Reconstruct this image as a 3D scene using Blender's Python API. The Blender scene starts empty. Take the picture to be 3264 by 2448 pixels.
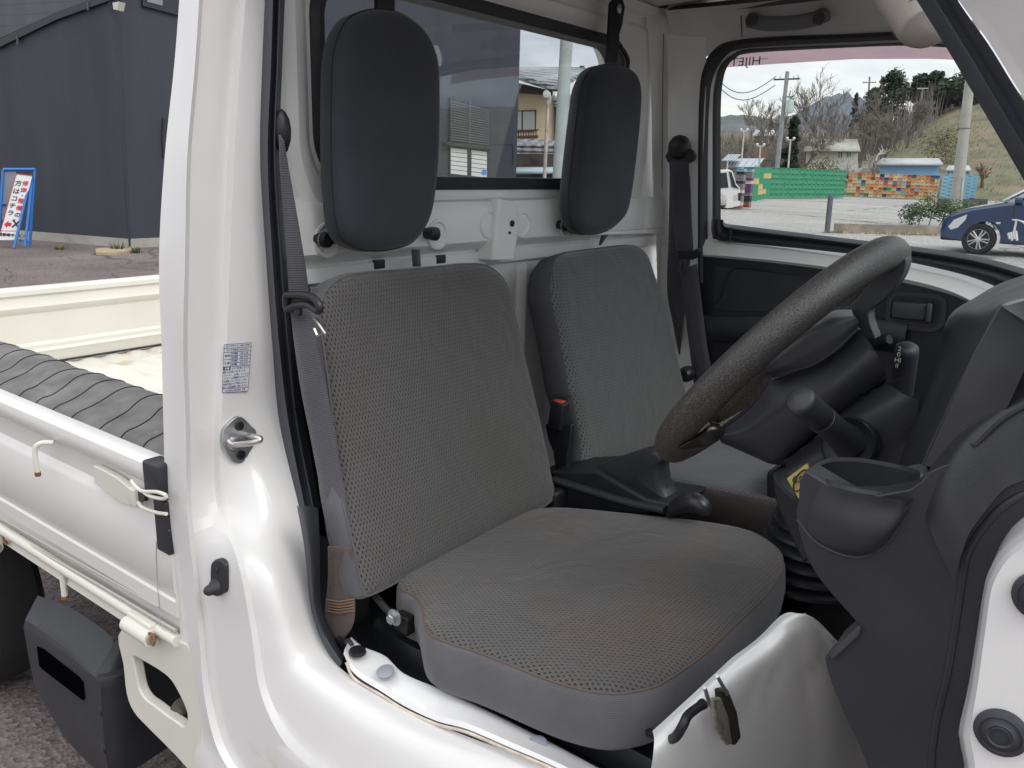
import bpy, bmesh, math, random
from mathutils import Vector, Matrix, noise
from mathutils.geometry import tessellate_polygon
R = math.radians
S = bpy.context.scene
COL = S.collection
rnd = random.Random(7)
# ------------------------------------------------------------------ camera
F = 2640.0; CU, CV = 1632.0, 1224.0
CAM = Vector((1.1755, -.6356, 1.4081))
def _c(u, v): return Vector((u-CU, CV-v, -F)).normalized()
_yc = _c(3700, 595)
_up = Vector((310, 10100, 2640)).normalized(); _up = (_up-_yc*_up.dot(_yc)).normalized()
_xc = _yc.cross(_up)
RW = Matrix((_xc, _yc, _up))                       # camera -> world rotation
cam = bpy.data.objects.new('camera', bpy.data.cameras.new('camera')); COL.objects.link(cam)
cam.matrix_world = Matrix.Translation(CAM) @ RW.to_4x4()
cam.data.sensor_width = 36; cam.data.lens = 36*F/3264; cam.data.clip_start = .02; cam.data.clip_end = 6000
S.camera = cam
# ------------------------------------------------------------------ world + sun
w = bpy.data.worlds.new('World'); S.world = w; w.use_nodes = True
nt = w.node_tree; N = nt.nodes; L = nt.links; N.clear()
out = N.new('ShaderNodeOutputWorld'); bg = N.new('ShaderNodeBackground')
sky = N.new('ShaderNodeTexSky'); sky.sky_type = 'NISHITA'; sky.sun_disc = False
SUN_EL, SUN_AZ = R(48), R(215)
sky.sun_elevation = SUN_EL; sky.sun_rotation = SUN_AZ; sky.dust_density = 3
bw = N.new('ShaderNodeRGBToBW'); L.new(sky.outputs[0], bw.inputs[0])
tc = N.new('ShaderNodeTexCoord')
mp = N.new('ShaderNodeMapping'); mp.inputs['Scale'].default_value = (1, 1, 3.2); L.new(tc.outputs['Generated'], mp.inputs[0])
n1 = N.new('ShaderNodeTexNoise'); n1.inputs['Scale'].default_value = 2.6; n1.inputs['Detail'].default_value = 9; n1.inputs['Roughness'].default_value = .55
n1.inputs['Distortion'].default_value = .4
L.new(mp.outputs[0], n1.inputs['Vector'])
cr = N.new('ShaderNodeValToRGB'); L.new(n1.outputs[0], cr.inputs[0])
e = cr.color_ramp.elements; e[0].position = .34; e[0].color = (.40, .44, .52, 1); e[1].position = .64; e[1].color = (1.0, .99, .96, 1)
k = e.new(.5); k.color = (.74, .76, .81, 1)
# overcast cloud luminance: the sky's own mean level, evened out, tinted by the cloud pattern
lv = N.new('ShaderNodeMath'); lv.operation = 'MULTIPLY_ADD'; L.new(bw.outputs[0], lv.inputs[0]); lv.inputs[1].default_value = .12; lv.inputs[2].default_value = 8.4
mx = N.new('ShaderNodeVectorMath'); mx.operation = 'SCALE'; L.new(cr.outputs[0], mx.inputs[0]); L.new(lv.outputs[0], mx.inputs['Scale'])
sz = N.new('ShaderNodeSeparateXYZ'); L.new(tc.outputs['Generated'], sz.inputs[0])
hz_ = N.new('ShaderNodeMapRange'); L.new(sz.outputs[2], hz_.inputs[0]); hz_.inputs['From Max'].default_value = .75; hz_.inputs['To Min'].default_value = .68; hz_.inputs['To Max'].default_value = 1.5   # an overcast sky is brightest overhead
my = N.new('ShaderNodeVectorMath'); my.operation = 'SCALE'; L.new(mx.outputs[0], my.inputs[0]); L.new(hz_.outputs[0], my.inputs['Scale'])
L.new(my.outputs[0], bg.inputs[0]); bg.inputs[1].default_value = .10
L.new(bg.outputs[0], out.inputs[0])
sun = bpy.data.objects.new('sun', bpy.data.lights.new('sun', 'SUN')); COL.objects.link(sun)
sun.data.energy = .75; sun.data.angle = R(28); sun.data.color = (1, .96, .9)
# soft light through thin cloud from above and ahead of the truck
sd = Vector((.85, -.12, .9)).normalized(); sun.rotation_euler = sd.to_track_quat('Z', 'Y').to_euler()
sky.sun_elevation = math.asin(sd.z); sky.sun_rotation = math.atan2(sd.x, sd.y)
S.view_settings.view_transform = 'Standard'; S.view_settings.look = 'None'; S.view_settings.gamma = 1
S.view_settings.exposure = .8
try: S.cycles.diffuse_bounces = 8; S.cycles.max_bounces = 14; S.cycles.transparent_max_bounces = 16
except Exception: pass
# ------------------------------------------------------------------ pixel helpers (photo pixel -> point on a real plane)
def ray(u, v): return RW @ _c(u, v)
def K(u, v, x=None, y=None, z=None):
    d = ray(u, v)
    t = ((x-CAM.x)/d.x) if x is not None else ((y-CAM.y)/d.y) if y is not None else ((z-CAM.z)/d.z)
    return CAM+d*t
def KP(u, v, p0, n):
    d = ray(u, v); return CAM+d*((p0-CAM).dot(n)/d.dot(n))
def G(u, v): return K(u, v, z=0)
def DD(u, v, dist):                                # point at a given horizontal distance
    d = ray(u, v); return CAM+d*(dist/math.hypot(d.x, d.y))
# ------------------------------------------------------------------ materials
MATS = {}
def M(name, col, rough=.5, metal=0, coat=0, noise_amt=0, nscale=20, bump=0, bscale=200, dirt=None, dscale=6, dthr=.6, spec=.5, alpha=None):
    if name in MATS: return MATS[name]
    m = bpy.data.materials.new(name); m.use_nodes = True; MATS[name] = m
    nt = m.node_tree; b = nt.nodes['Principled BSDF']; lk = nt.links
    b.inputs['Base Color'].default_value = (*col, 1); b.inputs['Roughness'].default_value = rough
    b.inputs['Metallic'].default_value = metal; b.inputs['Coat Weight'].default_value = coat; b.inputs['Coat Roughness'].default_value = .08
    b.inputs['Specular IOR Level'].default_value = spec
    tc = nt.nodes.new('ShaderNodeTexCoord')
    last = None
    if noise_amt:
        n = nt.nodes.new('ShaderNodeTexNoise'); n.inputs['Scale'].default_value = nscale; n.inputs['Detail'].default_value = 6
        lk.new(tc.outputs['Object'], n.inputs['Vector'])
        r = nt.nodes.new('ShaderNodeValToRGB'); lk.new(n.outputs[0], r.inputs[0])
        r.color_ramp.elements[0].position = .3; r.color_ramp.elements[1].position = .7
        r.color_ramp.elements[0].color = tuple(max(0, c*(1-noise_amt)) for c in col)+(1,)
        r.color_ramp.elements[1].color = tuple(min(1, c*(1+noise_amt)) for c in col)+(1,)
        last = r.outputs[0]
        rr = nt.nodes.new('ShaderNodeMath'); rr.operation = 'MULTIPLY_ADD'; lk.new(n.outputs[0], rr.inputs[0]); rr.inputs[1].default_value = .25; rr.inputs[2].default_value = rough-.12
        lk.new(rr.outputs[0], b.inputs['Roughness'])
    if dirt:
        n = nt.nodes.new('ShaderNodeTexNoise'); n.inputs['Scale'].default_value = dscale; n.inputs['Detail'].default_value = 10; n.inputs['Roughness'].default_value = .65
        lk.new(tc.outputs['Object'], n.inputs['Vector'])
        r = nt.nodes.new('ShaderNodeValToRGB'); lk.new(n.outputs[0], r.inputs[0])
        r.color_ramp.elements[0].position = dthr; r.color_ramp.elements[1].position = dthr+.12
        mi = nt.nodes.new('ShaderNodeMix'); mi.data_type = 'RGBA'; lk.new(r.outputs[0], mi.inputs['Factor'])
        mi.inputs['A'].default_value = (*col, 1); mi.inputs['B'].default_value = (*dirt, 1)
        if last: lk.new(last, mi.inputs['A'])
        last = mi.outputs['Result']
    if last: lk.new(last, b.inputs['Base Color'])
    if bump:
        n = nt.nodes.new('ShaderNodeTexNoise'); n.inputs['Scale'].default_value = bscale; n.inputs['Detail'].default_value = 3
        lk.new(tc.outputs['Object'], n.inputs['Vector'])
        bp = nt.nodes.new('ShaderNodeBump'); bp.inputs['Strength'].default_value = bump; bp.inputs['Distance'].default_value = .002
        lk.new(n.outputs[0], bp.inputs['Height']); lk.new(bp.outputs[0], b.inputs['Normal'])
    if alpha is not None: b.inputs['Alpha'].default_value = alpha
    return m
def fabric(name, ax, a, b_, base, hole, warm=(.13, .085, .06)):
    m = bpy.data.materials.new(name); m.use_nodes = True; nt = m.node_tree; lk = nt.links; nd = nt.nodes
    bs = nd['Principled BSDF']; bs.inputs['Roughness'].default_value = .85; bs.inputs['Sheen Weight'].default_value = .25
    bs.inputs['Specular IOR Level'].default_value = .2
    tc = nd.new('ShaderNodeTexCoord'); sp = nd.new('ShaderNodeSeparateXYZ')
    # weave wobble
    nz = nd.new('ShaderNodeTexNoise'); nz.inputs['Scale'].default_value = 35; nz.inputs['Detail'].default_value = 3; lk.new(tc.outputs['Object'], nz.inputs['Vector'])
    sc = nd.new('ShaderNodeVectorMath'); sc.operation = 'SCALE'; sc.inputs['Scale'].default_value = .0035; lk.new(nz.outputs['Color'], sc.inputs[0])
    ad = nd.new('ShaderNodeVectorMath'); lk.new(tc.outputs['Object'], ad.inputs[0]); lk.new(sc.outputs[0], ad.inputs[1])
    lk.new(ad.outputs[0], sp.inputs[0])
    def s(o, per):
        q = nd.new('ShaderNodeMath'); q.operation = 'MULTIPLY'; q.inputs[1].default_value = math.pi/per; lk.new(o, q.inputs[0])
        t = nd.new('ShaderNodeMath'); t.operation = 'SINE'; lk.new(q.outputs[0], t.inputs[0]); return t.outputs[0]
    p = nd.new('ShaderNodeMath'); p.operation = 'MULTIPLY'; lk.new(s(sp.outputs[ax[0]], a), p.inputs[0]); lk.new(s(sp.outputs[ax[1]], b_), p.inputs[1])
    r = nd.new('ShaderNodeMapRange'); r.interpolation_type = 'SMOOTHSTEP'; r.inputs['From Min'].default_value = .25; r.inputs['From Max'].default_value = .75; lk.new(p.outputs[0], r.inputs[0])
    # broad wear and soil
    n2 = nd.new('ShaderNodeTexNoise'); n2.inputs['Scale'].default_value = 5; n2.inputs['Detail'].default_value = 8; lk.new(tc.outputs['Object'], n2.inputs['Vector'])
    c2 = nd.new('ShaderNodeValToRGB'); lk.new(n2.outputs[0], c2.inputs[0]); c2.color_ramp.elements[0].position = .48; c2.color_ramp.elements[1].position = .72
    c2.color_ramp.elements[0].color = (*base, 1); c2.color_ramp.elements[1].color = (*warm, 1)
    n3 = nd.new('ShaderNodeTexNoise'); n3.inputs['Scale'].default_value = 700; n3.inputs['Detail'].default_value = 2; lk.new(tc.outputs['Object'], n3.inputs['Vector'])
    m3 = nd.new('ShaderNodeMapRange'); m3.inputs['To Min'].default_value = .65; m3.inputs['To Max'].default_value = 1.35; lk.new(n3.outputs[0], m3.inputs[0])
    v3 = nd.new('ShaderNodeVectorMath'); v3.operation = 'SCALE'; lk.new(c2.outputs[0], v3.inputs[0]); lk.new(m3.outputs[0], v3.inputs['Scale'])
    mi = nd.new('ShaderNodeMix'); mi.data_type = 'RGBA'; lk.new(r.outputs[0], mi.inputs['Factor']); lk.new(v3.outputs[0], mi.inputs['A']); mi.inputs['B'].default_value = (*hole, 1)
    lk.new(mi.outputs['Result'], bs.inputs['Base Color'])
    iv = nd.new('ShaderNodeMath'); iv.operation = 'MULTIPLY'; iv.inputs[1].default_value = -1; lk.new(r.outputs[0], iv.inputs[0])
    bp = nd.new('ShaderNodeBump'); bp.inputs['Strength'].default_value = .6; bp.inputs['Distance'].default_value = .0015; lk.new(iv.outputs[0], bp.inputs['Height']); wn = nd.new('ShaderNodeTexNoise'); wn.inputs['Scale'].default_value = 9; wn.inputs['Detail'].default_value = 4; wn.inputs['Distortion'].default_value = 1.2; lk.new(tc.outputs['Object'], wn.inputs['Vector'])
    b2 = nd.new('ShaderNodeBump'); b2.inputs['Strength'].default_value = .55; b2.inputs['Distance'].default_value = .012; lk.new(wn.outputs[0], b2.inputs['Height']); lk.new(bp.outputs[0], b2.inputs['Normal']); lk.new(b2.outputs[0], bs.inputs['Normal'])
    MATS[name] = m; return m
def weave(name, base, per=.0016, ax=2, strength=.5, lo=.75):
    m = bpy.data.materials.new(name); m.use_nodes = True; nt = m.node_tree; lk = nt.links; nd = nt.nodes
    bs = nd['Principled BSDF']; bs.inputs['Roughness'].default_value = .8; bs.inputs['Sheen Weight'].default_value = .2; bs.inputs['Specular IOR Level'].default_value = .25
    tc = nd.new('ShaderNodeTexCoord'); sp = nd.new('ShaderNodeSeparateXYZ'); lk.new(tc.outputs['Object'], sp.inputs[0])
    q = nd.new('ShaderNodeMath'); q.operation = 'MULTIPLY'; q.inputs[1].default_value = 2*math.pi/per; lk.new(sp.outputs[ax], q.inputs[0])
    t = nd.new('ShaderNodeMath'); t.operation = 'SINE'; lk.new(q.outputs[0], t.inputs[0])
    n2 = nd.new('ShaderNodeTexNoise'); n2.inputs['Scale'].default_value = 9; n2.inputs['Detail'].default_value = 8; lk.new(tc.outputs['Object'], n2.inputs['Vector'])
    ad = nd.new('ShaderNodeMath'); ad.operation = 'MULTIPLY_ADD'; ad.inputs[1].default_value = .16; lk.new(t.outputs[0], ad.inputs[0]); lk.new(n2.outputs[0], ad.inputs[2])
    mr = nd.new('ShaderNodeMapRange'); mr.inputs['From Min'].default_value = .25; mr.inputs['From Max'].default_value = .75; mr.inputs['To Min'].default_value = lo; mr.inputs['To Max'].default_value = 1.22; lk.new(ad.outputs[0], mr.inputs[0])
    v3 = nd.new('ShaderNodeVectorMath'); v3.operation = 'SCALE'; v3.inputs[0].default_value = base; lk.new(mr.outputs[0], v3.inputs['Scale'])
    lk.new(v3.outputs[0], bs.inputs['Base Color'])
    bp = nd.new('ShaderNodeBump'); bp.inputs['Strength'].default_value = strength; bp.inputs['Distance'].default_value = .0006; lk.new(t.outputs[0], bp.inputs['Height']); lk.new(bp.outputs[0], bs.inputs['Normal'])
    MATS[name] = m; return m
def leather(name):
    m = bpy.data.materials.new(name); m.use_nodes = True; nt = m.node_tree; lk = nt.links; nd = nt.nodes
    bs = nd['Principled BSDF']; tc = nd.new('ShaderNodeTexCoord')
    vo = nd.new('ShaderNodeTexVoronoi'); vo.feature = 'DISTANCE_TO_EDGE'; vo.inputs['Scale'].default_value = 330; lk.new(tc.outputs['Object'], vo.inputs['Vector'])
    nz = nd.new('ShaderNodeTexNoise'); nz.inputs['Scale'].default_value = 9; lk.new(tc.outputs['Object'], nz.inputs['Vector'])
    r = nd.new('ShaderNodeMapRange'); r.inputs['From Min'].default_value = .03; r.inputs['From Max'].default_value = .16; lk.new(vo.outputs['Distance'], r.inputs[0])
    sp = nd.new('ShaderNodeSeparateXYZ'); lk.new(tc.outputs['Object'], sp.inputs[0])
    w1 = nd.new('ShaderNodeMapRange'); w1.inputs['From Min'].default_value = 1.22; w1.inputs['From Max'].default_value = 1.03; lk.new(sp.outputs[2], w1.inputs[0])
    edge = nd.new('ShaderNodeMix'); edge.data_type = 'RGBA'; edge.inputs['A'].default_value = (.062, .060, .057, 1); edge.inputs['B'].default_value = (.13, .105, .085, 1); lk.new(w1.outputs[0], edge.inputs['Factor'])
    mi = nd.new('ShaderNodeMix'); mi.data_type = 'RGBA'; lk.new(r.outputs[0], mi.inputs['Factor']); lk.new(edge.outputs['Result'], mi.inputs['A']); mi.inputs['B'].default_value = (.021, .020, .020, 1)
    lk.new(mi.outputs['Result'], bs.inputs['Base Color'])
    rr = nd.new('ShaderNodeMapRange'); rr.inputs['To Min'].default_value = .32; rr.inputs['To Max'].default_value = .52; lk.new(nz.outputs[0], rr.inputs[0]); lk.new(rr.outputs[0], bs.inputs['Roughness'])
    bp = nd.new('ShaderNodeBump'); bp.inputs['Strength'].default_value = .3; bp.inputs['Distance'].default_value = .0009; lk.new(r.outputs[0], bp.inputs['Height']); lk.new(bp.outputs[0], bs.inputs['Normal'])
    MATS[name] = m; return m
WHITE = M('white_paint', (.74, .735, .725), .26, coat=.8, noise_amt=.015, nscale=3, bump=.02, bscale=60)
DIRTYW = M('white_paint_dusty', (.715, .705, .69), .34, coat=.5, noise_amt=.02, nscale=4, dirt=(.62, .54, .45), dscale=5, dthr=.62)
CREAM = M('bed_paint', (.66, .645, .575), .42, coat=.2, noise_amt=.03, nscale=5, dirt=(.52, .40, .27), dscale=12, dthr=.68)
INW = M('inner_white_paint', (.82, .82, .80), .42, coat=.25, noise_amt=.02, nscale=6)
RUBBER = M('black_rubber', (.022, .023, .027), .55, noise_amt=.15, nscale=30)
SEALF = M('seal_flange', (.060, .062, .072), .6, noise_amt=.12, nscale=25)
SEALM = M('grey_rubber_seal', (.032, .034, .042), .55, noise_amt=.12, nscale=25, bump=.15, bscale=300)
PLAS = M('charcoal_plastic', (.024, .025, .030), .44, noise_amt=.12, nscale=14, bump=.16, bscale=1100, dirt=(.045, .043, .042), dscale=16, dthr=.66)
PLASL = M('charcoal_plastic_light', (.048, .050, .054), .42, noise_amt=.08, nscale=40, bump=.35, bscale=900)
PLASD = M('black_plastic', (.012, .0125, .015), .45, noise_amt=.1, nscale=40)
DARK = M('black_paint', (.009, .010, .013), .38, noise_amt=.25, nscale=14, dirt=(.05, .04, .03), dscale=22, dthr=.72)
STEEL = M('zinc_steel', (.42, .43, .44), .36, metal=.9, noise_amt=.15, nscale=40)
CHROME = M('bright_steel', (.6, .59, .56), .25, metal=1)
BLKM = M('black_metal', (.02, .02, .02), .4, metal=.5)
BEIGE = M('beige_vinyl', (.36, .33, .30), .6, noise_amt=.05, nscale=20, bump=.2, bscale=500)
HEAD = M('headliner', (.68, .68, .66), .8, noise_amt=.04, nscale=20)
HEADD = M('dark_headliner', (.10, .10, .11), .8)
RUST = M('rust', (.22, .09, .035), .8, noise_amt=.3, nscale=60)
CHAS = M('chassis_black', (.028, .025, .022), .75, noise_amt=.4, nscale=18, dirt=(.11, .08, .06), dscale=12, dthr=.55)
FB = fabric('mesh_fabric_back', (1, 2), .0030, .0066, (.104, .099, .096), (.030, .029, .030), (.090, .085, .078))
FBP = fabric('mesh_fabric_passenger', (1, 2), .0031, .0066, (.106, .106, .106), (.032, .032, .034), (.108, .108, .104))
FC = fabric('mesh_fabric_cushion', (0, 1), .0062, .0034, (.098, .093, .090), (.022, .021, .020), (.125, .098, .080))
CLOTH = weave('side_cloth', (.115, .112, .118), .0022, 2, .3)
CLOTHD = weave('head_cloth', (.036, .039, .047), .0018, 2, .2, .85)
BELT = weave('belt_webbing', (.085, .082, .094), .0035, 2, .5)
BELTB = weave('belt_webbing_brown', (.11, .085, .075), .0035, 2, .5)
BELTD = weave('belt_webbing_dark', (.062, .060, .068), .0035, 2, .5)
LEA = leather('grained_leather')
def glass(name, tint=(.93, .95, .95), refl=1.0):
    m = bpy.data.materials.new(name); m.use_nodes = True; nt = m.node_tree; nd = nt.nodes; nd.clear(); lk = nt.links
    o = nd.new('ShaderNodeOutputMaterial'); t = nd.new('ShaderNodeBsdfTransparent'); t.inputs[0].default_value = (*tint, 1)
    g = nd.new('ShaderNodeBsdfGlossy'); g.inputs['Roughness'].default_value = .02
    f = nd.new('ShaderNodeFresnel'); f.inputs[0].default_value = 1.45
    mu = nd.new('ShaderNodeMath'); mu.operation = 'MULTIPLY'; mu.inputs[1].default_value = refl; lk.new(f.outputs[0], mu.inputs[0])
    mi = nd.new('ShaderNodeMixShader'); lk.new(mu.outputs[0], mi.inputs[0]); lk.new(t.outputs[0], mi.inputs[1]); lk.new(g.outputs[0], mi.inputs[2]); lk.new(mi.outputs[0], o.inputs[0])
    MATS[name] = m; return m
GLASS = glass('window_glass', refl=.22); GLASST = glass('tinted_glass', (.25, .28, .3)); VISORG = glass('smoked_acrylic', (.68, .57, .59), .6)
# ------------------------------------------------------------------ mesh helpers
class MB:
    def __init__(s): s.v = []; s.f = []; s.m = []
    def add(s, vs, fs, mi=0):
        o = len(s.v); s.v += [tuple(v) for v in vs]; s.f += [tuple(i+o for i in f) for f in fs]; s.m += [mi]*len(fs)
    def box(s, c, d, rot=None, mi=0, bev=0):
        c = Vector(c); hx, hy, hz = d[0]/2, d[1]/2, d[2]/2
        if bev:
            bm = bmesh.new(); bmesh.ops.create_cube(bm, size=1)
            for v in bm.verts: v.co = Vector((v.co.x*d[0], v.co.y*d[1], v.co.z*d[2]))
            bmesh.ops.bevel(bm, geom=bm.edges[:], offset=min(bev, .49*min(d)), segments=3, affect='EDGES', profile=.5)
            vs = [v.co.copy() for v in bm.verts]; bm.verts.index_update(); fs = [[v.index for v in f.verts] for f in bm.faces]; bm.free()
        else:
            vs = [Vector((x, y, z)) for x in (-hx, hx) for y in (-hy, hy) for z in (-hz, hz)]
            fs = [(0, 1, 3, 2), (4, 6, 7, 5), (0, 4, 5, 1), (2, 3, 7, 6), (0, 2, 6, 4), (1, 5, 7, 3)]
        if rot is not None:
            vs = [rot @ v for v in vs]
        s.add([c+v for v in vs], fs, mi)
    def tube(s, pts, r, n=10, closed=False, mi=0, flat=1, caps=True, ref=None):
        pts = [Vector(p) for p in pts]; m = len(pts); rings = []
        rr = r if isinstance(r, (list, tuple)) else [r]*m
        prev = None
        for i, p in enumerate(pts):
            a = pts[(i-1) % m] if (closed or i) else p; b = pts[(i+1) % m] if (closed or i < m-1) else p
            t = (b-a).normalized()
            if prev is None:
                u = (Vector(ref) if ref else (Vector((0, 0, 1)) if abs(t.z) < .9 else Vector((1, 0, 0))))
            else: u = prev
            u = (u-t*u.dot(t)).normalized(); prev = u; q = t.cross(u)
            rings.append([p+(u*math.cos(2*math.pi*k/n)*flat+q*math.sin(2*math.pi*k/n))*rr[i] for k in range(n)])
        s.loft(rings, True, closed, caps, mi)
    def loft(s, rings, ring_closed=True, closed=False, caps=False, mi=0):
        n = len(rings[0]); vs = [v for r_ in rings for v in r_]; fs = []
        R_ = len(rings)
        for i in range(R_ if closed else R_-1):
            j = (i+1) % R_
            for k in range(n if ring_closed else n-1):
                l = (k+1) % n; fs.append((i*n+k, i*n+l, j*n+l, j*n+k))
        if caps and not closed:
            fs.append(tuple(range(n))[::-1]); fs.append(tuple((R_-1)*n+k for k in range(n)))
        s.add(vs, fs, mi)
    def lathe(s, prof, c, axis=(0, 0, 1), n=24, mi=0, caps=True):
        ax = Vector(axis).normalized(); u = ax.orthogonal().normalized(); q = ax.cross(u); c = Vector(c)
        s.loft([[c+ax*h+(u*math.cos(2*math.pi*k/n)+q*math.sin(2*math.pi*k/n))*r for k in range(n)] for r, h in prof], True, False, caps, mi)
    def extr(s, pts, vec, mi=0, both=True):
        pts = [Vector(p) for p in pts]; vec = Vector(vec); n = len(pts)
        tri = tessellate_polygon([pts])
        s.add(pts+[p+vec for p in pts], [tuple(t) for t in tri]+[tuple(i+n for i in t[::-1]) for t in tri]+[(i, (i+1) % n, (i+1) % n+n, i+n) for i in range(n)], mi)
    def build(s, name, mats, parent=None, smooth=True, angle=40, bevel=0, solid=0, sub=0, label=None, recalc=True):
        me = bpy.data.meshes.new(name); me.from_pydata(s.v, [], s.f); me.update()
        for m in (mats if isinstance(mats, (list, tuple)) else [mats]): me.materials.append(m)
        for p, i in zip(me.polygons, s.m): p.material_index = i
        bm = bmesh.new(); bm.from_mesh(me); bmesh.ops.remove_doubles(bm, verts=bm.verts, dist=1e-6)
        if recalc: bmesh.ops.recalc_face_normals(bm, faces=bm.faces)
        bm.to_mesh(me); bm.free()
        if smooth:
            me.shade_smooth(); me.set_sharp_from_angle(angle=R(angle))
        o = bpy.data.objects.new(name, me); COL.objects.link(o)
        if solid:
            md = o.modifiers.new('solid', 'SOLIDIFY'); md.thickness = abs(solid); md.offset = -1 if solid > 0 else 1
        if bevel:
            md = o.modifiers.new('bevel', 'BEVEL'); md.width = bevel; md.segments = 3; md.limit_method = 'ANGLE'; md.angle_limit = R(40); md.harden_normals = False
        if sub:
            md = o.modifiers.new('sub', 'SUBSURF'); md.levels = sub; md.render_levels = sub
        if parent: o.parent = parent; o.matrix_parent_inverse = Matrix.Translation(-root_loc(parent))
        if label: o['label'] = label
        return o
def root_loc(p):                                   # world position of a part's origin
    l = Vector((0, 0, 0))
    while p: l += p.location+(p.matrix_parent_inverse.translation if p.parent else Vector((0, 0, 0))); p = p.parent
    return l
def thing(name, label, cat, loc=(0, 0, 0), group=None, rz=0):
    o = bpy.data.objects.new(name, None); COL.objects.link(o); o.location = loc; o.rotation_euler.z = rz; o.empty_display_size = .1
    o['label'] = label; o['category'] = cat
    if group: o['group'] = group
    return o
def tag(o, label, cat, group=None):
    o['label'] = label; o['category'] = cat
    if group: o['group'] = group
    return o
def copy_tree(o, parent=None):
    c = o.copy(); COL.objects.link(c)
    if parent: c.parent = parent
    for ch in [x for x in list(COL.objects) if x.parent == o]: copy_tree(ch, c)
    return c
def cr1(p, k, closed=False):                        # catmull-rom subdivision of a polyline
    n = len(p); o = []
    for i in range(n if closed else n-1):
        a = p[(i-1) % n] if (closed or i) else p[0]*2-p[1]; b = p[i]; c = p[(i+1) % n]
        d = p[(i+2) % n] if (closed or i < n-2) else p[-1]*2-p[-2]
        for j in range(k):
            t = j/k; o.append(.5*((2*b)+(c-a)*t+(2*a-5*b+4*c-d)*t*t+(3*b-a-3*c+d)*t**3))
    if not closed: o.append(p[-1])
    return o
def patch(mb, rails, ks=6, kr=4, smooth_r=True, mi=0):  # rails: list of polylines with equal counts
    rl = [cr1([Vector(p) for p in r_], ks) for r_ in rails]; n = len(rl[0])
    rows = []
    for i in range(n):
        row = [r_[i] for r_ in rl]
        rows.append(cr1(row, kr) if smooth_r and len(row) > 2 else [row[a].lerp(row[a+1], j/kr) for a in range(len(row)-1) for j in range(kr)]+[row[-1]])
    mb.loft(rows, False, False, False, mi); return rows
def slab(out, n, prof, mb=None, k=6, crown=0, mi_side=1, mi_top=0, back=True, split=0):
    """rounded cushion: out = closed 3D outline of the front face; prof = [(inset, height)] from the back to the front rim"""
    mb = mb or MB(); n = Vector(n).normalized()
    p = cr1([Vector(a) for a in out], k, True) if k > 1 else [Vector(a) for a in out]
    m = len(p); c = sum(p, Vector())/m
    # orientation
    area = sum(((p[i]-c).cross(p[(i+1) % m]-c)).dot(n) for i in range(m)); sg = 1 if area > 0 else -1
    inn = []
    for i in range(m):
        t = (p[(i+1) % m]-p[i-1]).normalized(); inn.append(n.cross(t)*sg)
    rings = [[p[i]+inn[i]*d+n*h for i in range(m)] for d, h in prof]
    sp = split or len(rings)-1
    if back: mb.loft([[c+n*prof[0][1]+(q-c-n*prof[0][1])*f for q in rings[0]] for f in (.02, 1)], True, False, False, mi_side)
    mb.loft(rings[:sp+1], True, False, False, mi_side)
    if sp < len(rings)-1: mb.loft(rings[sp:], True, False, False, mi_top)
    last = rings[-1]; h = prof[-1][1]; cc = c+n*h
    mb.loft([[cc+(q-cc)*f+n*crown*(1-f*f) for q in last] for f in (1, .93, .82, .65, .45, .25, .08)], True, False, False, mi_top)
    o_ = len(mb.v)-m; mb.f.append(tuple(range(o_, o_+m))); mb.m.append(mi_top)
    return mb
from mathutils.bvhtree import BVHTree
def HIT(u, v, o, off=0):                             # where the sight line through a photo pixel meets a built part
    t = BVHTree.FromPolygons([tuple(x.co) for x in o.data.vertices], [tuple(p.vertices) for p in o.data.polygons])
    h = t.ray_cast(CAM, ray(u, v)); n = h[1] if h[1].dot(ray(u, v)) < 0 else -h[1]
    return h[0]+n*off, n
def rrect(c, ux, uy, w_, h_, r, seg=6):
    c, ux, uy = Vector(c), Vector(ux), Vector(uy); o = []
    for sx, sy, a0 in ((1, 1, 0), (-1, 1, 90), (-1, -1, 180), (1, -1, 270)):
        for i in range(seg+1):
            a = R(a0+90*i/seg); o.append(c+ux*(sx*(w_/2-r)+r*math.cos(a))+uy*(sy*(h_/2-r)+r*math.sin(a)))
    return o
def frame(mb, outer, inner, vec, mi=0):             # ring between two equal-count outlines, extruded
    vec = Vector(vec); a = [Vector(p) for p in outer]; b = [Vector(p) for p in inner]
    mb.loft([a, b, [p+vec for p in b], [p+vec for p in a]], True, True, False, mi)
def text(txt, size, origin, ux, uy, mat, name, parent, align='CENTER', thick=.0002, lift=.0008, sx=1, bold=0):
    cu = bpy.data.curves.new(name, 'FONT'); cu.body = txt; cu.size = size; cu.align_x = align; cu.align_y = 'CENTER'; cu.extrude = thick; cu.offset = bold; cu.resolution_u = 3
    t = bpy.data.objects.new('tmp', cu); COL.objects.link(t)
    dg = bpy.context.evaluated_depsgraph_get(); me = bpy.data.meshes.new_from_object(t.evaluated_get(dg)); bpy.data.objects.remove(t)
    ux, uy = Vector(ux).normalized(), Vector(uy).normalized(); nn = ux.cross(uy).normalized(); o0 = Vector(origin)
    mb = MB(); mb.add([o0+ux*v.co.x*sx+uy*v.co.y+nn*(v.co.z+lift) for v in me.vertices], [tuple(p.vertices) for p in me.polygons])
    bpy.data.meshes.remove(me)
    if name is None: return mb
    return mb.build(name, mat, parent, smooth=False, recalc=False)
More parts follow.
